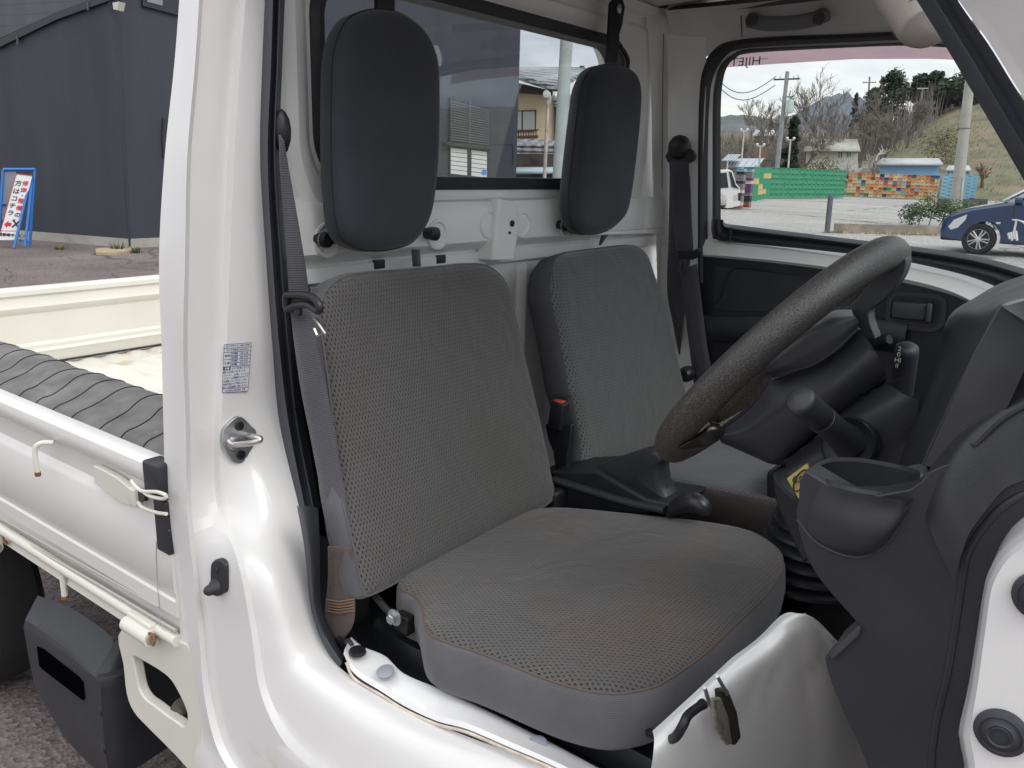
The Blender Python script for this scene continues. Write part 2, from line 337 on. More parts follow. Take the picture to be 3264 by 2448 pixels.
def textmb(mb, txt, size, origin, ux, uy, mi=0, align='CENTER', sx=1, bold=0, lift=.0008):
    cu = bpy.data.curves.new('t', 'FONT'); cu.body = txt; cu.size = size; cu.align_x = align; cu.align_y = 'CENTER'; cu.offset = bold; cu.resolution_u = 3
    t = bpy.data.objects.new('tmp', cu); COL.objects.link(t)
    dg = bpy.context.evaluated_depsgraph_get(); me = bpy.data.meshes.new_from_object(t.evaluated_get(dg)); bpy.data.objects.remove(t)
    ux, uy = Vector(ux).normalized(), Vector(uy).normalized(); nn = ux.cross(uy).normalized(); o0 = Vector(origin)
    mb.add([o0+ux*v.co.x*sx+uy*v.co.y+nn*lift for v in me.vertices], [tuple(p.vertices) for p in me.polygons], mi)
    bpy.data.meshes.remove(me)
# ================================================================== THE TRUCK
X, Y, Z = Vector((1, 0, 0)), Vector((0, 1, 0)), Vector((0, 0, 1))
truck = thing('kei_pickup_truck', 'small white pickup truck with its right door open, grey cloth seats showing', 'pickup truck', (0, .74, 0))
T = truck
# ---- door pillar and rocker: outer skin, jamb and sill as one pressed surface
r0 = [K(u, v, x=.03) for u, v in ((578,-90),(556,200),(525,500),(507,820),(515,1100),(521,1350),(530,1620),(560,1850),(578,2060),(588,2180),(600,2300))]+[K(606, 2440, x=.03), K(606, 2520, x=.03)]
r1 = [K(u, v, x=.045) for u, v in ((588,-90),(568,200),(541,500),(526,820),(533,1100),(539,1350),(548,1620),(572,1850),(590,2060),(602,2180),(616,2300))]+[K(640, 2440, y=-.002), K(650, 2520, y=-.002)]
r2 = [K(u, v, x=.10) for u, v in ((640,-90),(622,200),(597,500),(590,820),(584,1100),(592,1350),(596,1620))]+[K(u, v, y=0) for u, v in ((618,1850),(636,2050),(650,2210),(685,2367),(740,2470),(810,2560))]
r2b = [K(u, v, x=.088) for u, v in ((652,-90),(634,200),(609,500),(603,820),(598,1100),(606,1350),(610,1620))]+[K(u, v, y=.012) for u, v in ((634,1850),(655,2050),(672,2210),(712,2367),(772,2470),(850,2560))]
r3a = [K(u, v, x=.088) for u, v in ((770,-90),(746,200),(725,500),(711,820),(698,1100),(684,1350),(690,1600))]+[K(u, v, y=.012) for u, v in ((758,1790),(800,2009),(831,2210),(910,2372),(1035,2486),(1180,2580))]
r3 = [K(u, v, x=.10) for u, v in ((790,-90),(766,200),(745,500),(733,820),(722,1100),(705,1350),(708,1600))]+[K(u, v, y=.02) for u, v in ((776,1790),(820,2009),(856,2210),(940,2350),(1075,2456),(1250,2560))]
r4 = [K(u, v, x=.106) for u, v in ((848,-90),(836,200),(829,500),(848,820),(868,1100),(891,1350))]+[K(954, 1620, y=.14), K(983, 1850, y=.11), K(1030, 2050, y=.095), K(1130, 2165, y=.082), K(1391, 2307, y=.082), K(1760, 2450, y=.09), K(2050, 2600, y=.09)]
mid = []
for a, b, k in zip(r3, r4, range(13)):
    p = a.lerp(b, .45)
    if 6 <= k <= 8: p += Vector((.022, -.012, .0))
    if k == 9: p += Vector((.0, -.01, .028))
    if k >= 10: p += Vector((.0, -.008, .03))
    mid.append(p)
mb = MB(); patch(mb, [r0, r1], 6, 1, False); patch(mb, [r1, r2], 6, 3, False); patch(mb, [r2, r2b, r3a, r3], 6, 5, False); patch(mb, [r3, mid, r4], 6, 8, True)
DP = mb.build('door_pillar', DIRTYW, T, angle=24)
# rear return of the pillar towards the cab back
mb = MB(); patch(mb, [[p+Vector((-.002, .09, 0)) for p in r0], [p+Vector((-.002, .03, 0)) for p in r0], r0], 6, 3, False); mb.build('cab_corner', WHITE, T, angle=50)
# raised seam along the sill with sealer, dusty
mb = MB()
sl = [K(u, v, y=.079) for u, v in ((1104,2111),(1130,2164),(1217,2217),(1288,2262),(1391,2308),(1488,2334),(1615,2388),(1760,2450),(1950,2540))]
mb.tube(cr1(sl, 5), .0022, 6); mb.build('sill_seam', M('seam_dusty', (.62, .55, .46), .7, noise_amt=.25, nscale=40), T)
# inner sill ledge (flat, with round rubber plugs)
le = [K(u, v, y=.083) for u, v in ((1095,2085),(1130,2148),(1217,2205),(1288,2250),(1391,2298),(1488,2324),(1615,2378),(1760,2440),(2050,2580))]
li = [K(u, v, z=.699) for u, v in ((1120,2030),(1155,2060),(1227,2091),(1288,2147),(1400,2195),(1488,2234),(1667,2321),(1871,2428),(2150,2580))]
mb = MB(); patch(mb, [le, [a.lerp(b, .12)+Z*.004 for a, b in zip(le, li)], [a.lerp(b, .9)+Z*.002 for a, b in zip(le, li)], li], 6, 3, False); patch(mb, [li, [p-Z*.05 for p in li]], 6, 1, False)
mb.build('sill_ledge', WHITE, T, angle=30)
for u, v in ((1228, 2139), (1712, 2370)):
    c = K(u, v, z=.7035); MB_ = MB(); MB_.lathe([(.012, -.004), (.013, 0), (.0115, .0012), (.001, .0012)], c, (0, -.25, 1), 24); MB_.build('sill_plug', M('grey_plug', (.30, .31, .37), .5), T)
# black tray beside the seat and the seat riser panel
mb = MB(); pr = [[K(u, v, z=.695) for u, v in ((1100,1960),(1155,2058),(1288,2143),(1488,2230),(1667,2317),(1871,2424),(2080,2540))]]
pr.append([p+Vector((0, .006, -.018)) for p in pr[0]]); pr.append([p+Vector((0, .04, -.03)) for p in pr[0]]); pr.append([p+Vector((0, .055, .0)) for p in pr[0]]); pr.append([p+Vector((0, .07, .004)) for p in pr[0]]); pr.append([p+Vector((0, 1.25, .004)) for p in pr[0]])
patch(mb, pr, 5, 3, False); mb.build('engine_cover_tray', DARK, T, angle=30)
mb = MB(); mb.box((.13, .45, .68), (.02, .5, .4)); mb.box((.2, .40, .72), (.14, .4, .16)); mb.build('seat_riser_back', DARK, T)
# ---- weatherstrip round the door opening
e0 = [K(u, v, x=.106) for u, v in ((848,-90),(836,200),(829,500),(848,820),(868,1100),(891,1350))]+[K(954, 1620, y=.14)]
e1 = [K(u, v, x=.15) for u, v in ((872,-90),(864,200),(853,500),(868,820),(890,1100),(920,1350))]+[K(972, 1620, y=.14)]
e2 = [K(u, v, x=.138) for u, v in ((884,-90),(874,200),(864,500),(880,820),(903,1100),(933,1350))]+[K(988, 1620, y=.15)]
e3 = [K(u, v, x=.152) for u, v in ((896,-90),(886,200),(877,500),(897,820),(920,1100),(948,1350))]+[K(1000, 1620, y=.15)]
e4 = [K(u, v, x=.12) for u, v in ((912,-90),(900,200),(893,500),(914,820),(938,1100),(972,1350))]+[K(1022, 1620, y=.17)]
mb = MB(); patch(mb, [e0, e1], 6, 3, False); patch(mb, [e1, e2, e3, e4], 6, 4, True, 1)
mb.build('door_weatherstrip', [SEALF, SEALM], T, angle=50)
f0 = [K(u, v, y=.10) for u, v in ((946,1610),(971,1753),(987,1907),(1002,1983),(1030,2055),(1072,2124))]
f1 = [K(u, v, y=.085) for u, v in ((975,1612),(992,1753),(1003,1907),(1020,1983),(1050,2050),(1090,2112))]
f2 = [K(u, v, y=.115) for u, v in ((1014,1620),(1020,1753),(1022,1907),(1040,1983),(1066,2035),(1096,2088))]
mb = MB(); patch(mb, [f0, [a.lerp(b, .5)+Vector((.006, -.006, 0)) for a, b in zip(f0, f1)], f1, f2], 6, 4, True); mb.build('lower_weatherstrip', SEALM, T, angle=50)
# ---- dark interior trim behind the belt (B pillar inner)
mb = MB(); patch(mb, [[K(u, v, x=.10) for u, v in ((905,820),(925,1000),(950,1300),(990,1600),(1020,1850),(1075,2090))], [K(u, v, x=.10) for u, v in ((960,840),(1010,1000),(1060,1300),(1120,1600),(1160,1850),(1180,2090))]], 5, 3, False)
mb.build('pillar_inner_trim', PLAS, T)
# ---- inner rear wall with window opening
WX = .08; WY0, WY1, WZ0, WZ1 = .272, 1.262, 1.362, 1.715
def wout(y0, y1, z0, z1, r, x=WX): return rrect((x, (y0+y1)/2, (z0+z1)/2), Y, Z, y1-y0, z1-z0, r, 10)
def wallpatch():
    mb = MB(); inner = wout(WY0+.004, WY1-.004, WZ0+.004, WZ1-.004, .085)
    n = len(inner); c = Vector((WX, (WY0+WY1)/2, (WZ0+WZ1)/2)); big = []
    for p in inner:
        d = p-c; ty = ((.60 if d.y < 0 else .73)/abs(d.y)) if abs(d.y) > 1e-6 else 1e9; tz = (((1.80-c.z) if d.z > 0 else (c.z-1.245))/abs(d.z)) if abs(d.z) > 1e-6 else 1e9
        big.append(c+d*min(ty, tz))
    b1 = [a.lerp(b, .10) for a, b in zip(inner, big)]; b2 = [a.lerp(b, .28)+X*.014 for a, b in zip(inner, big)]; b3 = [a.lerp(b, .4)+X*.016 for a, b in zip(inner, big)]
    b4 = [a.lerp(b, .52)+X*.004 for a, b in zip(inner, big)]; b5 = [a.lerp(b, .72)+X*.006 for a, b in zip(inner, big)]; b6 = [a.lerp(b, .8)+X*.022 for a, b in zip(inner, big)]
    b7 = [b+X*.03 for b in big]
    mb.loft([[p-X*.03 for p in inner], inner, b1, b2, b3, b4, b5, b6, b7], True); return mb
mb = wallpatch()
# lower wall: pressed horizontal bands, extruded across the cab
prof = [(.110, 1.245), (.112, 1.318), (.106, 1.336), (.086, 1.34), (.080, 1.362)]
prof2 = [(.070, .60), (.070, 1.205), (.076, 1.209), (.088, 1.212), (.088, 1.236), (.076, 1.240), (.100, 1.252), (.110, 1.262), (.112, 1.322), (.104, 1.340), (.086, 1.345), (.0805, 1.362)]
rails = [[Vector((x, y, z)) for y in (.165, .4, .8, 1.2, 1.50)] for x, z in prof2]
patch(mb, rails, 3, 1, False)
mb.build('rear_wall', INW, T, angle=28)
# vertical swages low between the seats, pressed pads and the centre bracket
mb = MB()
for y, w_ in ((.735, .05), (.86, .035), (.60, .05), (1.0, .05)):
    mb.loft([[Vector((.0695+.016*math.sin(math.pi*t), y-w_/2+w_*t, z)) for t in (0, .2, .5, .8, 1)] for z in (.6, 1.17, 1.20)], False, False)
mb.build('wall_ribs', INW, T, angle=60)
br = [K(u, v, x=.125) for u, v in ((1592,632),(1650,648),(1655,690),(1652,760),(1640,832),(1570,832),(1578,760),(1585,700))]
mb = MB(); mb.extr(br, (-.045, 0, 0)); mb.build('centre_bracket', INW, T, bevel=.006)
for u, v, r_ in ((1632, 712, .0065), (1624, 742, .003)):
    mb = MB(); mb.lathe([(r_, -.004), (r_, .002), (r_*.5, .003), (.0004, .003)], K(u, v, x=.1255), X, 16); mb.build('wall_screw', BLKM, T)
for u, v in ((1208, 842), (1404, 826)):
    mb = MB(); mb.box(K(u, v, x=.087), (.006, .026, .016), bev=.0015); mb.build('vent_slot', RUBBER, T)
# pressed rounds round the rubber stops
for u, v in ((1045, 765), (1395, 748), (1560, 715), (1808, 718), (1665, 715)):
    c = K(u, v, x=.1115); mb = MB(); mb.lathe([(.030, -.002), (.028, .002), (.024, .0025), (.020, -.001), (.001, -.001)], c, X, 28); mb.build('wall_dimple', INW, T)
# ---- rear window: rubber, glass, outside bars' bracket
mb = MB(); yo = wout(WY0, WY1, WZ0, WZ1, .09); yi = wout(WY0+.027, WY1-.027, WZ0+.024, WZ1-.024, .066)
ym = wout(WY0+.011, WY1-.011, WZ0+.010, WZ1-.010, .08)
mb.loft([[p-X*.04 for p in yo], [p+X*.004 for p in yo], [p+X*.011 for p in ym], [p+X*.004 for p in yi], [p-X*.045 for p in yi]], True)
rw = mb.build('rear_window', RUBBER, T, angle=40)
mb = MB(); mb.extr(wout(WY0+.026, WY1-.026, WZ0+.023, WZ1-.023, .066, WX-.02), (-.003, 0, 0)); mb.build('window_pane', GLASS, rw, smooth=False)
# outer back wall of the cab and bed headboard bars
mb = MB(); yo2 = wout(WY0+.001, WY1-.001, WZ0+.001, WZ1-.001, .09, .03)
c = Vector((.03, .7375, 1.54)); big = []
for p in yo2:
    d = p-c; ty = (.70/abs(d.y)) if abs(d.y) > 1e-6 else 1e9; tz = (((1.86-c.z) if d.z > 0 else (c.z-.45))/abs(d.z)) if abs(d.z) > 1e-6 else 1e9
    b = c+d*min(ty, tz); b.y = .7375+(b.y-.7375)*(1-max(0, b.z-1.2)*.16); big.append(b)
mb.loft([yo2, big], True); mb.loft([[p-X*.03 for p in yo2], yo2], True); mb.build('cab_back', WHITE, T)
# ---- roof lining, side lining, roof skin
mb = MB()
rl = []
for yy, zz in ((.16, 1.70), (.20, 1.765), (.3, 1.80), (.55, 1.815), (.95, 1.815), (1.2, 1.808), (1.33, 1.80)):
    rl.append([Vector((xx, yy, zz-dz)) for xx, dz in ((.095, .0), (.13, -.002), (.5, -.012), (.9, .0), (1.05, .03))])
patch(mb, rl, 4, 3, True); mb.build('roof_lining', HEAD, T, angle=60)
mb = MB(); rl = []
for yy, zz in ((.125, 1.72), (.15, 1.78), (.25, 1.835), (.55, 1.86), (.95, 1.86), (1.3, 1.83), (1.40, 1.79), (1.43, 1.765)):
    rl.append([Vector((xx, yy, zz-dz)) for xx, dz in ((.02, .02), (.1, -.005), (.5, -.015), (.9, .0), (1.06, .05))])
patch(mb, rl, 4, 3, True); mb.build('roof', WHITE, T, angle=60)
mb = MB(); mb.tube([K(2060, -20, x=.10), K(2120, 20, x=.105), K(2128, 36, x=.108), K(2300, 20, y=1.36), K(2560, -10, y=1.33), K(2800, -40, y=1.3)], .012, 8); mb.build('lining_edge', HEADD, T)
# ---- far side: pillar, header lining
FY = 1.40
mb = MB()
ci = [K(u, v, x=.10) for u, v in ((2040,-60),(2062,60),(2075,300),(2080,560),(2092,800),(2100,1100),(2110,1400),(2120,1700))]
cm = [K(u, v, x=.105) for u, v in ((2085,-60),(2105,60),(2110,300),(2108,560),(2118,800),(2130,1100),(2140,1400),(2150,1700))]
co = [K(u, v, y=FY-.02) for u, v in ((2120,-60),(2130,60),(2130,300),(2128,560),(2135,800),(2150,1100),(2170,1400),(2190,1700))]
c2 = [K(u, v, y=FY-.012) for u, v in ((2240,-60),(2250,60),(2250,300),(2238,560),(2225,800),(2245,1100),(2280,1400),(2320,1700))]
patch(mb, [ci, cm, co], 4, 5, True); patch(mb, [co, c2], 4, 2, False); mb.build('rear_pillar_lining', INW, T, angle=35)
mb = MB()
h0 = [K(u, v, y=FY-.075) for u, v in ((2120,34),(2300,18),(2560,-8),(2850,-40),(3000,-50))]
h1 = [K(u, v, y=FY-.03) for u, v in ((2128,70),(2300,55),(2560,40),(2850,40),(3000,50))]
h2 = [K(u, v, y=FY+.004) for u, v in ((2135,250),(2285,168),(2560,122),(2850,112),(3050,125))]
patch(mb, [h0, h1, h2], 5, 5, True); mb.build('side_lining', HEAD, T, angle=60)
mb = MB(); mb.tube([K(u, v, y=FY-.03) for u, v in ((2362,2),(2362,60),(2365,118))], .0016, 6); mb.build('lining_seam', HEADD, T)
# fixed seam on rear pillar
mb = MB(); mb.tube([K(u, v, y=FY-.021) for u, v in ((2116,60),(2112,300),(2110,600))], .0012, 6); mb.build('pillar_seam', HEADD, T)
# grab handle
gh = [K(u, v, y=FY-.045) for u, v in ((2400,78),(2398,62))]+[K(u, v, y=FY-.085) for u, v in ((2415,72),(2470,76),(2540,72),(2600,60))]+[K(u, v, y=FY-.045) for u, v in ((2622,50),(2624,62))]
mb = MB(); mb.tube(cr1(gh, 5), .016, 12); gho = mb.build('grab_handle', M('grab_grey', (.16, .16, .165), .6, bump=.2, bscale=600), T)
for u, v in ((2398, 66), (2612, 60)):
    mb = MB(); mb.lathe([(.014, 0), (.013, .006), (.002, .007)], K(u, v, y=FY-.10), -Y, 18); mb.build('handle_cap', PLASL, gho)
# ---- far door frame, weatherstrip, window
def PY(pts, y): return [K(u, v, y=y) for u, v in pts]
op = [(2222,900),(2222,500),(2226,300),(2240,210),(2285,150),(2345,128),(2480,116),(2700,108),(2900,100),(3060,110)]
op2 = [(2256,900),(2256,500),(2262,320),(2276,240),(2312,180),(2360,157),(2480,146),(2700,135),(2900,128),(3080,138)]
mb = MB(); a, b = PY(op, FY-.008), PY(op2, FY+.0); m_ = [p.lerp(q, .5)+Vector((0, -.014, 0)) for p, q in zip(a, b)]
patch(mb, [a, m_, b], 6, 5, True); mb.build('opening_weatherstrip', RUBBER, T, angle=60)
door = None
# door frame (white strip inside the weatherstrip)
fd0 = [(2250,790),(2254,500),(2260,320),(2274,240),(2312,176),(2362,152),(2480,141),(2700,130),(2900,122),(3090,132)]
fd1 = [(2271,770),(2271,500),(2272,330),(2279,262),(2296,210),(2335,174),(2400,155),(2700,143),(2900,136),(3090,146)]
fdi = [(2298,770),(2297,500),(2298,340),(2303,270),(2316,218),(2342,188),(2398,169),(2700,152),(2900,146),(3090,156)]
mb = MB(); patch(mb, [PY(fd0, FY+.012), PY(fd1, FY+.016)], 6, 2, False)
# lower white sill band of the door
s0 = [(2240,778),(2420,792),(2700,826),(2900,858),(3040,893),(3130,935),(3230,990)]
s1 = [(2240,720),(2290,742),(2420,766),(2700,800),(2900,832),(3060,868),(3160,910)]
s2 = [(2240,812),(2300,815),(2500,834),(2760,868),(2900,893),(3020,925),(3110,965)]
s0 = [(2240,740),(2300,760),(2500,780),(2760,812),(2900,836),(3060,870),(3180,912)]
s1 = [(2240,762),(2300,775),(2500,797),(2760,832),(2900,858),(3050,892),(3165,936)]
s3 = [(2240,812),(2300,816),(2500,836),(2760,872),(2900,899),(3020,930),(3110,965)]
patch(mb, [PY(s0, FY+.02), PY(s1, FY-.005), PY(s2, FY-.02), PY([(a, b+6) for a, b in s3], FY-.012)], 6, 4, False)
door = mb.build('passenger_door', WHITE, T, angle=30)
# window rubber
a = PY(fd1, FY+.016); b = PY(fdi, FY+.024); mb = MB(); patch(mb, [a, [p.lerp(q, .5)-Y*.012 for p, q in zip(a, b)], b], 6, 4, True)
q0 = [(2268,700),(2268,740),(2282,762),(2330,772),(2600,797),(2850,828),(3000,858),(3110,888),(3200,925)]
q1 = [(2304,700),(2304,722),(2312,735),(2360,745),(2600,774),(2850,806),(3020,832),(3140,856),(3300,906)]
q2 = [(2304,690),(2306,702),(2316,713),(2370,720),(2600,748),(2850,778),(3020,800),(3140,822),(3300,866)]
patch(mb, [PY(q0, FY+.006), PY([((a+c)/2, (b+d)/2) for (a, b), (c, d) in zip(q0, q1)], FY-.008), PY(q1, FY+.002)], 6, 3, True); patch(mb, [PY(q1, FY+.002), PY([((a+c)/2, (b+d)/2) for (a, b), (c, d) in zip(q1, q2)], FY-.004), PY(q2, FY+.02)], 6, 3, True)
mb.build('window_rubber', RUBBER, door, angle=50)
mb = MB(); gp = PY([(2284,715),(2284,330),(2290,260),(2306,205),(2350,165),(2700,138),(3300,140),(3300,900),(3000,830),(2600,775)], FY+.03); mb.extr(gp, (0, .003, 0)); mb.build('window_pane', GLASS, door, smooth=False)
# rain visor outside the glass: smoked strip with lettering seen from behind
vz = PY([(2270,150),(2450,135),(2750,118),(3100,118),(3100,192),(2960,187),(2720,188),(2460,204),(2285,216)], FY+.075)
mb = MB(); mb.extr(vz, (0, .003, 0)); vo = mb.build('rain_visor', VISORG, door, smooth=False)
mb = MB(); textmb(mb, 'HIJET', .028, K(2376, 197, y=FY+.082), K(2300, 196, y=FY+.082)-K(2500, 184, y=FY+.082), Z, sx=1.25); textmb(mb, '—', .02, K(2434, 186, y=FY+.082), -X, Z); mb.build('visor_lettering', M('lettering_grey', (.45, .38, .40), .6), vo, smooth=False, recalc=False)
# lock knob
mb = MB(); kb = K(2326, 770, y=FY-.016); mb.lathe([(.011, 0), (.011, .003), (.004, .005), (.0036, .028), (.0045, .032), (.004, .036), (.001, .037)], kb, Z, 16); mb.build('lock_knob', PLASD, door)
# door trim panel
tp = PY([(2225,812),(2300,818),(2500,838),(2760,874),(2900,901),(3020,932),(3110,968),(3400,1130),(3400,1800),(2225,1800)], FY-.012)
mb = MB(); mb.extr(tp, (0, .02, 0)); tr = mb.build('door_trim', PLASD, door, smooth=False)
# recessed pull pocket and armrest ridge
rc = [(2330,862),(2400,858),(2600,890),(2760,912),(2760,985),(2600,992),(2290,990),(2300,940)]
mb = MB(); ro = PY(rc, FY-.0135); mb.extr(PY([(2280,850),(2780,905),(2780,1003),(2270,1003)], FY-.0132), (0, .001, 0)); mb.build('trim_upper', PLAS, tr, smooth=False)
mb = MB(); a = PY([(2225,1002),(2300,1004),(2500,1002),(2760,1010),(2900,1030)], FY-.012); patch(mb, [a, [p-Y*.02-Z*.004 for p in a], [p-Y*.026-Z*.02 for p in a], [p-Y*.024-Z*.05 for p in a], [p-Z*.075 for p in a]], 4, 3, True); mb.build('armrest_ridge', PLAS, tr)
mb = MB(); a = cr1(PY(rc, FY-.016), 4, True); c = sum(a, Vector())/len(a); mb.loft([a, [c+(p-c)*.93+Y*.012 for p in a], [c+(p-c)*.80+Y*.016 for p in a], [c+Y*.016+(p-c)*.01 for p in a]], True); mb.build('pull_pocket', PLASD, tr)
# inner door handle
hc = K(2920, 992, y=FY-.014); hx = (K(3010, 1000, y=FY-.014)-K(2830, 985, y=FY-.014)).normalized()
W_ = (K(3015, 1000, y=FY-.014)-K(2825, 985, y=FY-.014)).length; H_ = .085
hz = (Z-hx*Z.dot(hx)).normalized()
mb = MB(); o1 = rrect(hc, hx, hz, W_, H_, .028); o2 = rrect(hc, hx, hz, W_-.02, H_-.02, .02); o3 = rrect(hc, hx, hz, W_-.034, H_-.034, .014)
mb.loft([o1, [p-Y*.010 for p in o1], [p-Y*.010 for p in o2], [p-Y*.002 for p in o2], [p-Y*.002 for p in o3], [p+Y*.010 for p in o3]], True); mb.extr([p+Y*.010 for p in o3], (0, .001, 0)); ih = mb.build('inner_handle', PLAS, door)
mb = MB(); mb.box(hc-hx*.014-Y*.002, (.075, .012, .04), rot=Matrix((hx, Y, hz)).transposed(), bev=.005); mb.box(hc+hx*.028-Y*.008, (.012, .018, .042), rot=Matrix((hx, Y, hz)).transposed(), bev=.004); mb.build('handle_lever', PLASL, ih)
# window winder stub, low
mb = MB(); mb.tube([K(2790, 1092, y=FY-.02), K(2800, 1090, y=FY-.06), K(2835, 1082, y=FY-.075)], [.014, .013, .010], 12); mb.build('window_winder', PLASD, door)
# outer skin of the far door
mb = MB(); mb.extr([Vector((.1, 1.47, .45)), Vector((.1, 1.47, 1.21)), Vector((1.35, 1.47, 1.17)), Vector((1.35, 1.47, .45))], (0, .005, 0)); mb.build('outer_skin', WHITE, door)
# ---- interior rear upper corner pillar on the near side: covered by rear_wall. Floor, tunnel, front bulkhead (dark)
mb = MB(); mb.box((1.1, .75, .16), (.7, 1.3, .04)); mb.box((1.36, .75, .62), (.04, 1.4, .6)); mb.build('floor', M('floor_mat', (.05, .05, .05), .8), T)
mb = MB(); mb.extr([K(u, v, y=.86) for u, v in ((2440,1500),(2720,1500),(2720,1860),(2440,1860))], (0, .12, 0)); mb.extr([K(u, v, y=.70) for u, v in ((2420,1790),(2720,1790),(2900,1900),(2900,2100),(2720,2230),(2650,2090),(2600,1995),(2545,1945),(2470,1935))], (0, .12, 0)); mb.build('footwell_carpet', M('carpet', (.011, .011, .012), .95, noise_amt=.3, nscale=90), T, bevel=.01)
# white front face of the seat base under the driver's cushion
g0 = [K(u, v, x=.815+.020*k) for k, (u, v) in enumerate( ((2080,2330),(2200,2220),(2320,2110),(2420,2030),(2490,1962),(2540,1955)))]
g1 = [K(u, v, x=.83+.020*k) for k, (u, v) in enumerate( ((2085,2360),(2215,2245),(2335,2130),(2440,2045),(2510,1990),(2590,1975)))]
g2 = [K(u, v, x=.838+.020*k) for k, (u, v) in enumerate( ((2080,2420),(2230,2330),(2350,2230),(2450,2150),(2540,2100),(2640,2100)))]
g3 = [K(u, v, x=.825+.020*k) for k, (u, v) in enumerate( ((2060,2560),(2240,2520),(2370,2470),(2480,2440),(2580,2420),(2690,2420)))]
g4 = [K(u, v, x=.80+.020*k) for k, (u, v) in enumerate( ((2050,2760),(2260,2760),(2390,2760),(2500,2760),(2610,2740),(2720,2700)))]
g3.append(K(2800, 2430, x=0.920)); g0.append(K(2600, 1990, x=0.930)); g1.append(K(2655, 2030, x=0.930)); g2.append(K(2710, 2130, x=0.930)); g0.append(K(2690, 2060, x=0.920)); g1.append(K(2730, 2120, x=0.920)); g2.append(K(2800, 2230, x=0.910)); g3.append(K(2880, 2430, x=0.900)); g4.append(K(2830, 2700, x=0.910)); g4.append(K(2930, 2700, x=0.900))
mb = MB(); rows = patch(mb, [g0, g1, g2, g3, g4], 8, 8, True)
for i, p in enumerate(mb.v):                       # pressed flutes
    p = Vector(p); q = math.exp(-((p.y-K(2490, 2100, x=.905).y)/.008)**2)+math.exp(-((p.y-K(2588, 2120, x=.925).y)/.008)**2)+.6*math.exp(-((p.y-K(2350, 2300, x=.87).y)/.016)**2)
    fz = max(0, 1-(abs(p.z-K(2530, 2135, x=.91).z)/.045)**2); mb.v[i] = tuple(p-X*.0045*q*fz)
mb.build('seat_base_front', INW, T, angle=60)
mb = MB(); mb.tube([K(u, v, x=.838) for u, v in ((2235,2318),(2245,2360),(2262,2420),(2275,2470))], .002, 8); mb.build('base_seam', INW, T)
# ---- seats
nB = Vector((.455, 0, .15)).normalized(); pB = Vector((.35, 0, .78))
def seat(kind, outline_b, outline_c, fb, side, lbl, zc=.785, base_pt=None):
    s = bpy.data.objects.new(kind, None); COL.objects.link(s); s.parent = T; s.location = base_pt-T.location; s['label'] = lbl
    return s
sd_ = seat('seat', 0, 0, 0, 0, 'driver seat with brown soiling on the front of its cushion', base_pt=Vector((.55, .38, .68)))
bo = [KP(u, v, pB, nB) for u, v in ((1030,1010),(1038,950),(1064,908),(1114,876),(1190,864),(1298,857),(1420,846),(1500,838),(1555,842),(1598,868),(1628,914),(1652,1010),(1675,1108),(1702,1220),(1720,1296),(1745,1410),(1762,1500),(1768,1595),(1640,1660),(1420,1775),(1210,1890),(1168,1880),(1140,1750),(1105,1600),(1080,1400),(1055,1200))]
mb = slab(bo, nB, [(.03, -.075), (.006, -.068), (-.004, -.05), (-.005, -.022), (-.001, -.010), (.006, -.003), (.016, .001)], k=4, crown=.012, split=4)
mb.build('backrest', [FB, CLOTH], sd_, angle=60)
mb = MB(); mb.tube([p+nB*(-.008) for p in cr1(bo, 4, True)], .0017, 6, closed=True); mb.build('backrest_piping', CLOTH, sd_)
def nC(p): return p
pC = Vector((.36, .15, .786)); nCu = Vector((-.05, .0, 1)).normalized()
cpx = [(1275,1862),(1308,1880),(1326,1892),(1345,1925),(1350,1970),(1372,2010),(1430,2036),(1513,2062),(1600,2095),(1667,2122),(1740,2150),(1820,2175),(1900,2192),(1973,2196),(2060,2182),(2120,2158),(2246,2072),(2343,1980),(2434,1893),(2486,1822),(2497,1784),(2484,1744),(2434,1704),(2366,1675),(2229,1652),(2000,1628),(1762,1610),(1600,1640),(1430,1740),(1290,1815)]
bo = [KP(u, v, pC, nCu) for u, v in cpx]
mb = slab(bo, nCu, [(.03, -.092), (.008, -.090), (-.002, -.078), (-.006, -.045), (-.004, -.016), (0, -.006), (.010, -.001), (.024, .002)], k=4, crown=.010, split=5)
mb.build('cushion', [FC, CLOTH], sd_, angle=60)
mb = MB(); mb.tube([p+nCu*(-.006)  for p in cr1(bo, 4, True)[:92]], .0014, 6); mb.build('cushion_piping', M('dusty_thread', (.13, .098, .075), .9), sd_)
# seat hinge, bolt
mb = MB(); mb.tube([K(1195, 1900, y=.155), K(1235, 1945, y=.15), K(1262, 1972, y=.15)], .006, 8); mb.box(K(1290, 1985, y=.165), (.03, .02, .03), bev=.004); mb.build('seat_hinge', BLKM, sd_)
mb = MB(); bc_ = K(1245, 1975, y=.135); mb.lathe([(.011, 0), (.011, .003), (.0085, .003), (.0085, .009), (.007, .0105), (.001, .011)], bc_+Y*.008, -Y, 6); mb.lathe([(.013, 0), (.013, .002), (.009, .0025)], bc_+Y*.009, -Y, 20); mb.build('hinge_bolt', STEEL, sd_, angle=20)
